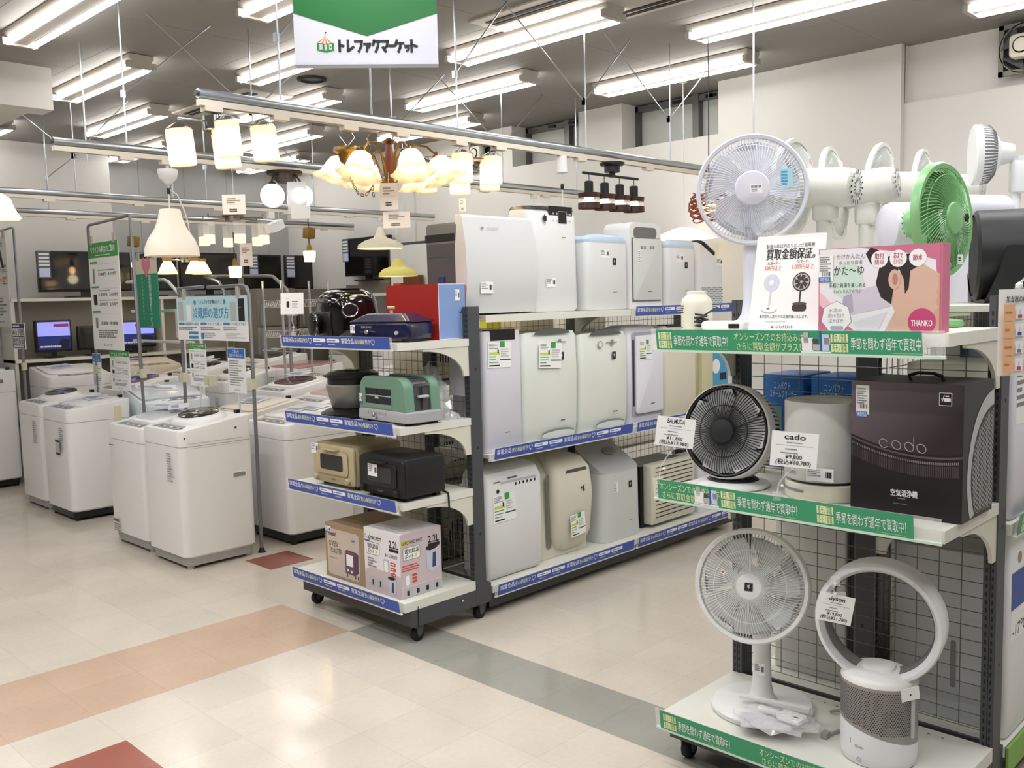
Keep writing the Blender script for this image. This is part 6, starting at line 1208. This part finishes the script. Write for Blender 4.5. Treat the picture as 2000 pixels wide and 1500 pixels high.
b = MB(); b.tube([(0, -.3, 0), (0, -.3, 1.6), (0, -.27, 1.76), (0, -.06, 1.88), (0, .02, 1.9), (0, .8, 1.9)], .015, PW, 10); b.tube([(.1, -.42, 0), (.1, -.42, 1.68)], .014, PW, 10); b.build('frame_pipe', t)
for z in (1.62, 1.34): MB().tube([(.03, -.42, z), (.03, .8, z)], .013, PW, 8).build('crossbar', t)
MB().box(-.02, -.42, 1.38, -.01, -.2, 1.62, M('tag_beige', '#dcd3ca', .6)).build('paper_tag', t)
t = thing('pipe_rack', 'bent grey pipe rack in front of the televisions', 'rack', (4.785, 7.62, 0)); MB().tube([(0, 0, 0), (0, 0, 1.75), (0, .03, 1.8), (0, .25, 1.92), (0, .35, 1.93), (0, 1.6, 1.97)], .016, PIPE, 10).build('frame_pipe', t); MB().tube([(0, 1.6, 1.97), (.0, 1.3, 1.9), (.0, 1.2, 1.8), (.0, 1.2, 0)], .016, PIPE, 10).build('side_pipe', t)
t = thing('pipe_rack', 'white pipe arm crossing behind the red and blue box', 'rack', (5.2, 5.6, 0)); MB().tube([(0, 0, 0), (0, 0, 1.76), (-.02, .1, 1.84), (-.05, .35, 1.88), (.1, .2, 1.9), (.45, -.15, 1.88), (.6, -.3, 1.84), (.6, -.3, 0)], .012, PW, 8).build('frame_pipe', t)
# ---------------------------------------------------------------- lamp rails under the ceiling
TRK = M('track_cream', '#e0d8c8', .5)
def rail(label, y, x0, x1, rods, braces):
    t = thing('light_rail', label, 'lamp rail', (x0, y, 2.55), 0, 'suspended lamp rails'); L = x1-x0
    MB().at(0, 0, 0, ry=PI/2).lathe([(.022, 0), (.022, L)], ZINC, 16).lathe([(.012, -.012), (.012, 0)], DGREY, 10).build('pipe', t); MB().box(0, -.018, -.05, L, .018, -.024, TRK).box(.02, -.006, -.0505, L, .006, -.05, GREY).build('track', t)
    for x in rods: MB().tube([(x-x0, 0, .02), (x-x0, 0, CEIL-2.55)], .0045, ZINC, 6).build('hanger_rod', t)
    for x, dx in braces: MB().tube([(x-x0, .01, .3), (x-x0+dx, .1, CEIL-2.55)], .004, ZINC, 6).build('brace_rod', t); MB().at(x-x0, .01, .3).box(-.012, -.01, -.02, .012, .01, .02, ZINC).build('brace_clamp', t)
    for i in range(int(L/.7)): MB().box(.35+.7*i, -.022, -.068, .43+.7*i, .022, -.05, TRK).build('track_plug', t)
    return t
rail('nearest suspended lamp rail with brass chandelier', 3.73, 1.95, 6.6, (2.35, 2.86, 3.43, 4.5, 5.4), ((2.35, .5), (2.86, -.5), (3.43, .5), (4.5, -.6), (4.5, .6), (5.4, -.6), (5.4, .7)))
rail('second suspended lamp rail with the white bell pendant', 5.25, 1.9, 6.6, (2.3, 3.1, 4.2, 5.3, 6.2), ((2.3, .6), (3.1, -.6), (4.2, .6), (5.3, -.6), (5.3, .6), (3.1, .6)))
rail('third suspended lamp rail with the clear glass chandelier', 7.59, -.5, 6.6, (1.8, 2.9, 4.0, 5.1, 6.2), ((2.9, -.6), (4.0, .6), (5.1, -.6), (2.9, .5)))
rail('farthest suspended lamp rail near the televisions', 9.04, -.5, 6.6, (2.0, 3.2, 4.4, 5.6), ((3.2, .6), (4.4, -.6), (5.6, .5)))
# loose vertical rods and the black hanging cable
for i, (x, y, z) in enumerate(((1.85, 6.6, 1.9), (2.45, 6.2, 2.6))):
    tag(MB().tube([(x, y, z), (x, y, CEIL)], .006, ZINC, 6).build('hanging_rod'), ('long grey rod hanging at the far left in front of the boxed beam', 'thin grey rod hanging left of the cylinder lamps')[i], 'rod')
tag(MB().tube([(2.05, 7.0, CEIL), (2.06, 7.0, 2.9), (2.09, 7.0, 2.4), (2.15, 7.0, 1.95)], .008, BLACK, 8).lathe([(.03, CEIL-.05), (.04, CEIL)], BLACK, 12, 2.05, 7.0).lathe([(.02, 2.38), (.025, 2.42), (.02, 2.5)], BLACK, 12, 2.085, 7.0).build('hanging_cable'), 'black hanging power cable with an inline connector at the left', 'cable')
# ---------------------------------------------------------------- lamps
WARM = '#ffd694'
SHADE = opal('opal_glass_shade', '#fbe6c0'); GLOBE = M('lit_white_globe', '#ffffff', .3, emit=1.3, ecol='#fff8ee'); BULB = M('lit_bulb', '#ffe9c8', .3, emit=14, ecol='#ffc98a'); INNER = M('lit_shade_inside', '#ffeec0', .5, emit=1.5, ecol='#ffeab0')
SHADE_W = 1.0
CORDW = M('white_cord', '#dcdad4', .5); BROWN = M('dark_brown_metal', '#3a2d29', .4, metal=.3)
def glow(x, y, z, e, parent, col=(1, .8, .52), r=.05):
    L = bpy.data.lights.new('bulb_light', 'POINT'); L.energy = e; L.color = col; L.shadow_soft_size = r; o = bpy.data.objects.new('bulb_light', L); COL.objects.link(o); o.location = (x, y, z); o.parent = parent
def plug(t, x, z): MB().box(x-.04, -.022, z-.022, x+.04, .022, z, TRK).build('ceiling_plug', t)
def cylinder_cluster(label, x, y, shades, canopy_z):
    t = thing('cylinder_lamp', label, 'hanging lamp', (x, y, 2.5), 0, 'lamps with opal cylinder shades'); plug(t, -.02, 0); MB().tube([(-.02, 0, -.02), (.0, .0, canopy_z+.02)], .005, CORDW, 6).build('cord', t)
    MB().lathe([(.055, canopy_z-.05), (.06, canopy_z-.045), (.06, canopy_z+.01), (.02, canopy_z+.02)], CHROME, 28).build('canopy', t)
    for dx, dy, zt, tilt in shades:
        MB().tube([(0, 0, canopy_z-.01), (dx, dy, canopy_z-.01)], .006, CHROME, 8).build('arm', t)
        b = MB().at(dx, dy, zt, ry=tilt); b.lathe([(.012, .03), (.035, .015), (.052, .004), (.052, 0)], CHROME, 24); c = b.build('shade_cap', t)
        b = MB().at(dx, dy, zt, ry=tilt); b.lathe([(.05, 0), (.055, -.006), (.055, -.145), (.05, -.15), (.046, -.145)], SHADE, 32, cap1=False); b.build('shade', t)
        glow(dx-math.sin(tilt)*.1, dy, zt-.1, SHADE_W, t, r=.022)
    return t
cylinder_cluster('lamp of four lit cylinder shades at the left end of the first rail', 2.03, 3.73, ((-.165, .02, -.105, -.1), (.07, .07, -.09, -.1), (.015, -.045, -.06, -.1), (.2, -.035, -.06, -.1)), -.05)
cylinder_cluster('lamp of five lit cylinder shades right of the brass chandelier', 3.46, 3.73, ((-.16, .12, -.115, 0), (-.06, -.06, -.075, 0), (.03, .06, -.12, 0), (.19, -.03, -.065, 0), (.25, .05, -.085, 0)), -.07)
# brass chandelier
t = thing('chandelier', 'brass and wood chandelier with lit flower shaped glass shades', 'chandelier', (2.96, 3.73, 2.5), 0)
plug(t, -.24, 0); MB().at(-.255, 0, -.12).lathe([(.062, .02), (.066, .012), (.066, -.0), (.045, -.012), (.04, -.03), (.035, -.05), (.015, -.065)], BRASS, 28).build('canopy', t)
b = MB()
for s in (-1, 1): b.tube([(-.255+.03*s, 0, -.03), (-.255+.045*s, 0, -.05), (-.255-.01*s, 0, -.11)], .003, CHROME, 5)
b.build('hook_wires', t)
MB().lathe([(.008, -.03), (.03, -.045), (.045, -.05), (.02, -.06)], BRASS, 20).build('top_crown', t); MB().lathe([(.014, -.06), (.02, -.1), (.024, -.14), (.018, -.2), (.014, -.22)], M('turned_wood', '#7a3b1f', .35), 20).build('wood_stem', t); MB().lathe([(.02, -.22), (.045, -.235), (.05, -.25), (.03, -.275), (.012, -.3), (.001, -.31)], BRASS, 24).build('lower_cup', t)
CH = M('antique_chain', '#5b4630', .4, metal=.8)
def chain(pts, name='chain'):
    b = MB(); P = [Vector(p) for p in pts]
    for i in range(len(P)-1):
        n = max(1, int((P[i+1]-P[i]).length/.022))
        for k in range(n):
            c = P[i].lerp(P[i+1], (k+.5)/n); d = (P[i+1]-P[i]).normalized(); s = Vector((0, 1, 0)) if k % 2 else d.cross(Vector((0, 1, 0))).normalized()
            b.tube([tuple(c + d*.013*math.cos(2*PI*q/8) + s*.006*math.sin(2*PI*q/8)) for q in range(8)], .0022, CH, 4, True)
    return b
chain([(-.13, -.02, -.08), (-.13, -.02, -.19), (-.125, -.02, -.3), (-.12, -.02, -.34)]).build('chain', t); chain([(-.255, 0, -.19), (-.24, -.02, -.28), (-.21, -.02, -.325), (-.17, -.02, -.325), (-.12, -.02, -.28)]).build('chain', t)
MB().tube([(-.13, -.02, -.02), (-.15, -.02, -.05), (-.13, -.02, -.08)], .004, CHROME, 6).build('hook_wires', t)
for k, (a, zz) in enumerate(((200, 0), (255, .02), (310, 0), (20, .01), (75, .03), (140, .03))):
    a = math.radians(a); c, s = math.cos(a), math.sin(a); Rr = .24
    MB().tube([(.03*c, .03*s, -.25), (.07*c, .07*s, -.12), (.13*c, .13*s, -.07), (.19*c, .19*s, -.08), (Rr*c, Rr*s, -.125)], .006, BRASS, 8).build('arm', t)
    b = MB().at(Rr*c, Rr*s, -.13+zz*.3, rz=a, ry=-.35); L = []
    for r, z, w in ((.02, 0, 0), (.045, -.015, 0), (.06, -.05, 0), (.07, -.09, .03), (.09, -.12, .12), (.1, -.128, .16)): L.append([(r*(1+w*math.sin(6*q*2*PI/36))*math.cos(q*2*PI/36), r*(1+w*math.sin(6*q*2*PI/36))*math.sin(q*2*PI/36), z+.012*w*6*math.sin(6*q*2*PI/36)*.3) for q in range(36)])
    b.loft(L, SHADE, True, False); b.build('shade', t); MB().at(Rr*c, Rr*s, -.125).lathe([(.02, .0), (.024, -.012), (.008, .02)], BRASS, 16).build('shade_holder', t)
    glow(Rr*c+.025*c, Rr*s+.025*s, -.195, SHADE_W*1.3, t, r=.022)
def paper_tag(label, x, y, z0, z1, w, draw=None, m=None, rz=math.radians(-45), group='paper tags hanging under the lamps', string=.1):
    t = thing('hanging_tag', label, 'price tag', (x, y, z0), rz, group); h = z1-z0; MB().box(-w/2, 0, 0, w/2, .0015, h, m or M('tag_paper', '#efe6dc', .7)).build('card', t); b = MB(); b.scrawl(-w*.3, h*.55, w*.3, h*.85, 3, GREYINK, -.001, 3); b.rect(-w*.4, h*.5, w*.4, h*.508, LGREY, -.001); b.scrawl(-w*.2, h*.12, w*.2, h*.3, 2, INK, -.001, 5); b.build('print', t)
    MB().tube([(0, 0, h), (0, 0, h+string)], .0015, LGREY, 4).build('string', t)
paper_tag('square price card on a chain under the left cylinder lamp', 2.08, 3.71, 2.05, 2.135, .1, string=.13); paper_tag('long pale tag hanging in the brass chandelier', 2.91, 3.68, 2.11, 2.24, .09, string=.05); paper_tag('square price card under the brass chandelier', 2.945, 3.67, 2.02, 2.1, .135, string=.03); paper_tag('narrow pale tag under the five cylinder lamp', 3.44, 3.72, 2.13, 2.2, .035, string=.15)
# globe lamp
t = thing('globe_lamp', 'dark brown ceiling lamp with three lit white globes under the second rail', 'hanging lamp', (3.31, 5.25, 2.5)); MB().lathe([(.11, -.02), (.115, -.01), (.115, .0), (.09, .0)], BROWN, 28).lathe([(.05, -.07), (.09, -.02)], BROWN, 24).build('base', t)
for x, y in ((-.13, -.06), (.04, -.12), (.13, .05)):
    MB().tube([(x*.3, y*.3, -.05), (x*.5, y*.5, -.03), (x*.8, y*.8, -.04), (x, y, -.075)], .007, BROWN, 8).build('arm', t); MB().at(x, y, -.08).lathe([(.02, 0), (.035, -.03)], BROWN, 18).build('holder', t); MB().at(x, y, -.165).loft([[(.075*math.sin(q)*math.cos(2*PI*i/28), .075*math.sin(q)*math.sin(2*PI*i/28), -.075*math.cos(q)) for i in range(28)] for q in [.05+3.0*k/14 for k in range(15)]], GLOBE).build('globe', t)
t = thing('manual_sleeve', 'clear sleeve with a printed sheet hanging from the globe lamp', 'sheet', (3.3, 5.1, 2.22), math.radians(-45)); MB().box(-.06, 0, 0, .06, .003, .2, M('sleeve_film', '#e6e8ea', .15, alpha=.8)).build('sleeve', t); MB().box(-.04, -.003, -.03, .08, 0, .05, PAPER).build('sheet', t)
# white bell pendant
BELL = M('bell_white', '#ece4d6', .4, emit=.1, ecol='#ffe9c8')
t = thing('bell_pendant', 'large matt white bell shaped pendant lamp', 'pendant lamp', (2.53, 5.25, 2.5)); plug(t, 0, 0); MB().lathe([(.01, -.02), (.01, -.05)], CORDW, 10).lathe([(.056, -.05), (.057, -.065), (.05, -.1), (.02, -.13), (.008, -.14)], WHITE, 28).build('canopy', t); MB().tube([(0, 0, -.14), (0, 0, -.3)], .004, CORDW, 6).lathe([(.008, -.19), (.01, -.175), (.008, -.155)], BLACK, 12).build('cord', t)
MB().tube([(0, 0, -.16), (.05, 0, -.19), (.09, 0, -.28), (.1, -.02, -.36), (.11, -.02, -.5)], .004, CORDW, 6).build('loose_cord', t)
MB().lathe([(.02, -.275), (.055, -.278), (.06, -.285), (.068, -.33), (.09, -.39), (.13, -.45), (.15, -.5), (.155, -.55), (.15, -.55), (.145, -.5), (.12, -.45), (.08, -.385), (.06, -.33)], BELL, 44, cap1=False).build('shade', t)
# black four-head spot
t = thing('bar_spotlight', 'black bar lamp with four dark banded lit drum shades', 'hanging lamp', (4.755, 3.73, 2.5)); MB().lathe([(.07, -.02), (.08, -.01), (.08, .0)], BLACK, 24).lathe([(.05, -.06), (.05, -.02)], BLACK, 20).build('canopy', t); MB().at(0, 0, -.083, ry=PI/2).lathe([(.009, -.29), (.009, .27)], BLACK, 12).build('bar', t); MB().lathe([(.02, -.09), (.02, -.05)], BLACK, 12).build('stem', t)
SMOKE = M('smoked_brown_band', '#3c2622', .3); SMB = M('lit_spot_band', '#fff4e4', .3, emit=4, ecol='#fff0dc')
for x in (-.235, -.08, .075, .225):
    MB().at(x, 0, 0).lathe([(.005, -.13), (.005, -.09)], CHROME, 8).lathe([(.028, -.2), (.028, -.135), (.02, -.13)], BLACK, 18).build('lamp_holder', t); MB().at(x, 0, 0).lathe([(.066, -.235), (.07, -.205), (.03, -.198)], SMOKE, 28, cap0=False, cap1=False).lathe([(.07, -.3), (.069, -.265)], SMOKE, 28, cap0=False, cap1=False).build('shade', t); MB().at(x, 0, 0).lathe([(.068, -.266), (.066, -.234)], M('clear_band', '#f3ebe2', .1, alpha=.45), 28, cap0=False, cap1=False).build('clear_band', t); MB().at(x, 0, -.25).loft([[(.028*math.sin(q)*math.cos(2*PI*i/16)*1.25, .028*math.sin(q)*math.sin(2*PI*i/16)*1.25, -.028*math.cos(q)) for i in range(16)] for q in (.1, .8, 1.57, 2.3, 3.0)], SMB).build('bulb', t)
# clear glass chandelier
GLS2 = M('clear_glass_cylinder', '#f4f2ee', .05, alpha=.28, spec=.8); FROST = M('lit_frosted_cup', '#fff0da', .4, emit=1.1, ecol='#ffdcaa')
t = thing('glass_chandelier', 'nickel chandelier with clear glass cylinders frosted and lit below', 'chandelier', (4.24, 7.59, 2.5)); MB().lathe([(.07, -.1), (.07, -.06), (.1, -.055), (.1, -.045), (.02, -.03), (.01, 0)], M('nickel', '#8d857a', .3, metal=.9), 24).build('canopy', t)
for i in range(6):
    a = 2*PI*i/6+.2; x, y = .27*math.cos(a), .27*math.sin(a); MB().tube([(0, 0, -.07), (x, y, -.08), (x, y, -.05)], .008, M('nickel', '#8d857a'), 6).build('arm', t); MB().at(x, y, 0).lathe([(.05, -.31), (.05, -.12)], GLS2, 24, cap0=False, cap1=False).build('glass_cylinder', t); MB().at(x, y, 0).lathe([(.03, -.312), (.046, -.31), (.046, -.235), (.03, -.232)], FROST, 24).build('frosted_cup', t)
paper_tag('paper tag hanging below the clear glass chandelier', 4.3, 7.5, 2.0, 2.2, .11, string=.2)
# small pendants
def pendant(name, label, x, y, z, prof, m, inner=True, cord_to=2.5, n=40):
    t = thing(name, label, 'pendant lamp', (x, y, z), 0, 'pendant lamps with plain shades'); MB().tube([(0, 0, prof[0][1]), (0, 0, cord_to-z)], .004, CORDW, 6).lathe([(.03, cord_to-z-.03), (.03, cord_to-z)], CORDW, 14).build('cord', t); MB().lathe(prof, m, n, cap1=False).build('shade', t)
    if inner: MB().lathe([(prof[-1][0]*.96, prof[-1][1]+.004), (prof[-1][0]*.5, prof[-1][1]+.03), (.02, prof[-1][1]+.04)], INNER, n, cap0=False).build('inner_shade', t)
    return t
pendant('cream_pendant', 'cream metal pendant lamp under the square chandelier price card', 5.87, 7.59, 2.19, [(.02, .22), (.035, .2), (.045, .15), (.07, .11), (.16, .08), (.225, .04), (.235, .0)], M('cream_enamel', '#e6dfc6', .35)); pendant('yellow_pendant', 'yellow metal pendant lamp above the red and blue box', 5.5, 6.86, 1.885, [(.02, .16), (.047, .155), (.065, .095), (.14, .07), (.178, .03), (.182, .0)], M('yellow_enamel', '#e3d978', .35), cord_to=CEIL)
pendant('tilted_pendant', 'lit pale shade lamp seen edge on behind the handled purifier', 6.35, 4.26, 2.1, [(.03, .09), (.1, .07), (.2, .03), (.26, .0)], M('lit_pale_shade', '#ffffff', .4, emit=1.6, ecol='#fff8ec'), cord_to=CEIL); t = pendant('dish_pendant', 'white dish shaped lamp under the second rail left of the lavender fan', 5.65, 5.25, 2.36, [(.06, .06), (.1, .05), (.1, .04), (.15, .035), (.11, .008), (.03, -.004)], WHITE, False)
def cube_bulb(label, x, y, z0, z1, cube=True, shade='glass'):
    t = thing('cord_lamp', label, 'pendant lamp', (x, y, z0), 0, 'small bare bulb cord lamps'); h = z1-z0; MB().tube([(0, 0, .1), (0, 0, h)], .005, BLACK if h < 1 else ZINC, 6).build('cord', t)
    if cube: MB().at(0, 0, .22, ry=.12).rbox(-.045, -.045, 0, .045, .045, .1, .01, M('olive_brass', '#84692f', .4, metal=.6)).build('weight_cube', t)
    MB().lathe([(.022, .09), (.024, .13), (.012, .17)], M('olive_brass', '#84692f'), 16).build('lamp_holder', t)
    if shade == 'glass': MB().lathe([(.05, .0), (.06, .09), (.055, .1), (.02, .1)], M('lit_amber_glass', '#ffe6c0', .3, emit=4, ecol='#ffcf98'), 8).build('shade', t)
    else: MB().at(0, 0, .045).loft([[(.03*math.sin(q)*math.cos(2*PI*i/16), .03*math.sin(q)*math.sin(2*PI*i/16), -.04*math.cos(q)) for i in range(16)] for q in (.1, .6, 1.2, 1.8, 2.5, 3.0)], BULB).build('bulb', t)
    glow(0, 0, -.05, .8, t)
cube_bulb('cord lamp with brass cube and tapered lit glass beside the globe lamp', 5.02, 7.59, 2.05, 2.5); cube_bulb('cord lamp with brass cube and bare bulb before the green banner', 3.96, 9.04, 2.03, 2.5, shade='bulb'); cube_bulb('small lit glass lamp low under the clear chandelier', 4.235, 7.59, 1.9, 2.3, False); cube_bulb('bare lit bulb hanging below the large lavender fan', 4.45, 2.55, 1.9, CEIL, False, 'bulb')
t = thing('wood_trim_lamp', 'three shade lamp with wooden collars below the bell pendant', 'hanging lamp', (4.47, 9.0, 2.0)); MB().lathe([(.05, .1), (.06, .15), (.03, .17)], CHROME, 18).tube([(0, 0, .16), (0, 0, .5)], .006, CHROME, 6).build('canopy', t)
for x, y in ((-.19, 0), (.03, -.14), (.19, .03)): MB().tube([(0, 0, .12), (x, y, .13)], .008, CHROME, 6).build('arm', t); MB().at(x, y, 0).lathe([(.045, .11), (.05, .14)], M('lamp_wood', '#b8905a', .5), 20).build('wood_collar', t); MB().at(x, y, 0).lathe([(.035, .11), (.06, .07), (.1, -.02), (.095, -.02)], SHADE, 28, cap1=False).build('shade', t); glow(x, y, .02, 1.4, t, r=.02)
t = thing('flower_lamp', 'lit flower glass lamp cut by the left picture edge', 'pendant lamp', (1.38, 4.5, 2.06)); L = [[(r*(1+w*math.sin(6*q*2*PI/36))*math.cos(q*2*PI/36), r*(1+w*math.sin(6*q*2*PI/36))*math.sin(q*2*PI/36), z) for q in range(36)] for r, z, w in ((.02, .11, 0), (.05, .09, 0), (.065, .05, .02), (.09, .0, .1))]; MB().loft(L, SHADE, True, False).build('shade', t); MB().tube([(0, 0, .11), (0, 0, CEIL-2.06)], .006, BRASS, 6).build('stem', t); glow(0, 0, .04, 1.6, t, r=.02)
WV = M('woven_strip', '#8a4a26', .5); t = thing('woven_lamp', 'orange lit woven wood lamp seen through the lavender fan', 'pendant lamp', (5.25, 3.33, 2.12)); R = random.Random(5); b = MB()
for i in range(16): z = .01+.011*i; b.tube([((.1+.03*math.sin(PI*i/15))*math.cos(2*PI*k/24+i), (.1+.03*math.sin(PI*i/15))*math.sin(2*PI*k/24+i), z+.012*math.sin(3*2*PI*k/24+i)) for k in range(24)], .004, WV, 4, True)
b.build('woven_shade', t); MB().at(0, 0, .09).loft([[(.05*math.sin(q)*math.cos(2*PI*i/16), .05*math.sin(q)*math.sin(2*PI*i/16), -.05*math.cos(q)) for i in range(16)] for q in (.1, .8, 1.57, 2.3, 3.0)], M('lit_orange_bulb', '#ffcf8a', .3, emit=6, ecol='#ffb060')).build('bulb', t); MB().tube([(0, 0, .17), (0, 0, CEIL-2.12)], .004, BLACK, 6).build('cord', t)
t = thing('pull_cord_canopy', 'white cylindrical lamp canopy with switch cord above the tall purifier', 'pendant lamp', (4.27, 3.73, 2.5)); MB().lathe([(.035, -.1), (.032, -.02), (.03, 0)], WHITE, 20).build('canopy', t); MB().tube([(0, 0, -.1), (0, 0, -.32)], .004, CORDW, 6).lathe([(.008, -.2), (.012, -.185), (.008, -.165)], BLACK, 10).build('cord', t)
t = thing('spot_head', 'small square white spotlight on the third rail right of the glass chandelier', 'spotlight', (4.62, 7.59, 2.5)); MB().box(-.03, -.02, -.06, .03, .02, 0, WHITE).build('plug', t); MB().at(.04, 0, -.14, ry=-.4).box(-.07, -.06, -.03, .07, .06, .05, WHITE).build('head', t); MB().at(.04, 0, -.14, ry=-.4).box(-.05, -.045, -.033, .05, .045, -.03, M('lit_lens', '#fff4d0', .3, emit=3)).build('lens', t)
# ---------------------------------------------------------------- hanging shop banner
GB2 = M('banner_green', '#11602a', .6); BWH = M('banner_white', '#b3b3bb', .65)
P0 = Vector((2.09, 3.2, 0)); P1 = Vector((2.51, 2.83, 0)); ang = math.atan2(P1.y-P0.y, P1.x-P0.x); BW_ = (P1-P0).length
t = thing('shop_banner', 'green and white hanging shop banner with a market tent logo', 'banner', (P0.x, P0.y, 2.575), ang)
b = MB(); b.loft([[(0, y, z), (BW_, y, z)] for y, z in ((0, .71), (0, .045), (-.006, .03), (-.008, .012), (.0, .0), (.008, .012), (.006, .03), (.003, .045), (.003, .71))], BWH, False, False, False); b.build('cloth', t)
b = MB(); y = -.0012; s = BW_
b.poly([(0, .71), (0, .21), (.505*s, .122), (s, .208), (s, .71)], GB2, y)
def stroke(p, w=.011): # thick straight letter strokes
    for (x0, z0), (x1, z1) in zip(p, p[1:]):
        d = Vector((x1-x0, z1-z0)).normalized()*w/2; n_ = Vector((-d.y, d.x)); b.poly([(x0-d.x+n_.x, z0-d.y+n_.y), (x0-d.x-n_.x, z0-d.y-n_.y), (x1+d.x-n_.x, z1+d.y-n_.y), (x1+d.x+n_.x, z1+d.y+n_.y)], INK, y)
def glyph(x, w, strokes, h=.044, z=.062, sw=.0105):
    for p in strokes: stroke([(x+a*w, z+c*h) for a, c in p], sw)
u = s/185.0
# lettering of the shop name, drawn as angular strokes
X0 = .305*s; pw = .0585*s
glyph(X0, pw*.6, [[(.2, .1), (.2, .95)], [(.2, .62), (.9, .5)]]); glyph(X0+pw*1.0, pw*.8, [[(.15, .95), (.15, .1), (.9, .4)]]); glyph(X0+pw*1.95, pw*.9, [[(.05, .9), (.9, .9), (.8, .45), (.5, .05)]])
glyph(X0+pw*3.05, pw*.75, [[(.05, .65), (.9, .65), (.75, .4)], [(.5, .45), (.4, .05)]]); glyph(X0+pw*3.95, pw*.85, [[(.2, .6), (.35, .95)], [(.3, .9), (.95, .9), (.85, .45), (.55, .02)]]); glyph(X0+pw*4.95, pw*.95, [[(.05, .9), (.95, .9), (.85, .5), (.5, .25)], [(.35, .35), (.65, .05)]])
glyph(X0+pw*6.05, pw*.6, [[(.1, .5), (.9, .5)]]); glyph(X0+pw*6.75, pw*.95, [[(.2, .95), (.05, .6)], [(.15, .72), (1.0, .72)], [(.65, .7), (.6, .35), (.4, .02)]]); glyph(X0+pw*7.85, pw*.6, [[(.15, .5), (.18, .35)], [(.5, .5), (.52, .35)], [(.9, .5), (.8, .2), (.5, .05)]], sw=.008); glyph(X0+pw*8.5, pw*.8, [[(.25, .02), (.25, .95)], [(.25, .6), (1.0, .45)]])
# tent emblem
ex, ez, eu = .155*s, .06, .12*s/60
TOR = M('tent_orange', '#c4713f', .6); TGN = M('tent_green', '#1f7a35', .6)
b.poly([(ex, ez+8*eu), (ex+30*eu, ez), (ex+60*eu, ez+7*eu), (ex+60*eu, ez+32*eu), (ex, ez+32*eu)], TGN, y)
for x0, x1, z0, z1 in ((8, 19, 10, 28), (26, 35, 7, 27), (42, 52, 10, 28)): b.rect(ex+x0*eu, ez+z0*eu, ex+x1*eu, ez+z1*eu, BWH, y-.0004)
b.rect(ex+45*eu, ez+16*eu, ex+50*eu, ez+21*eu, TGN, y-.0006)
top = (ex+30*eu, ez+62*eu)
for i in range(8): b.poly([(ex+60*eu*i/8, ez+(34-4*math.sin(PI*i/8))*eu), (ex+60*eu*(i+1)/8, ez+(34-4*math.sin(PI*(i+1)/8))*eu), (ex+(30+(i+1-4)*2.5)*eu, ez+46*eu), top, (ex+(30+(i-4)*2.5)*eu, ez+46*eu)], TOR if i % 2 == 0 else M('tent_cream', '#e8d9c4', .6), y-.0004)
b.rect(ex+29.3*eu, ez+62*eu, ex+30.7*eu, ez+70*eu, INK, y-.0004); b.poly([(ex+30*eu, ez+70*eu), (ex+38*eu, ez+67.5*eu), (ex+30*eu, ez+65*eu)], INK, y-.0005)
b.build('banner_print', t)
MB().tube([(.0, 0, .71), (BW_, 0, .71)], .01, ZINC, 8).build('top_bar', t)
for x in (.05, BW_-.05): MB().tube([(x, 0, .71), (x, 0, CEIL-2.575)], .002, LGREY, 4).build('cord', t)
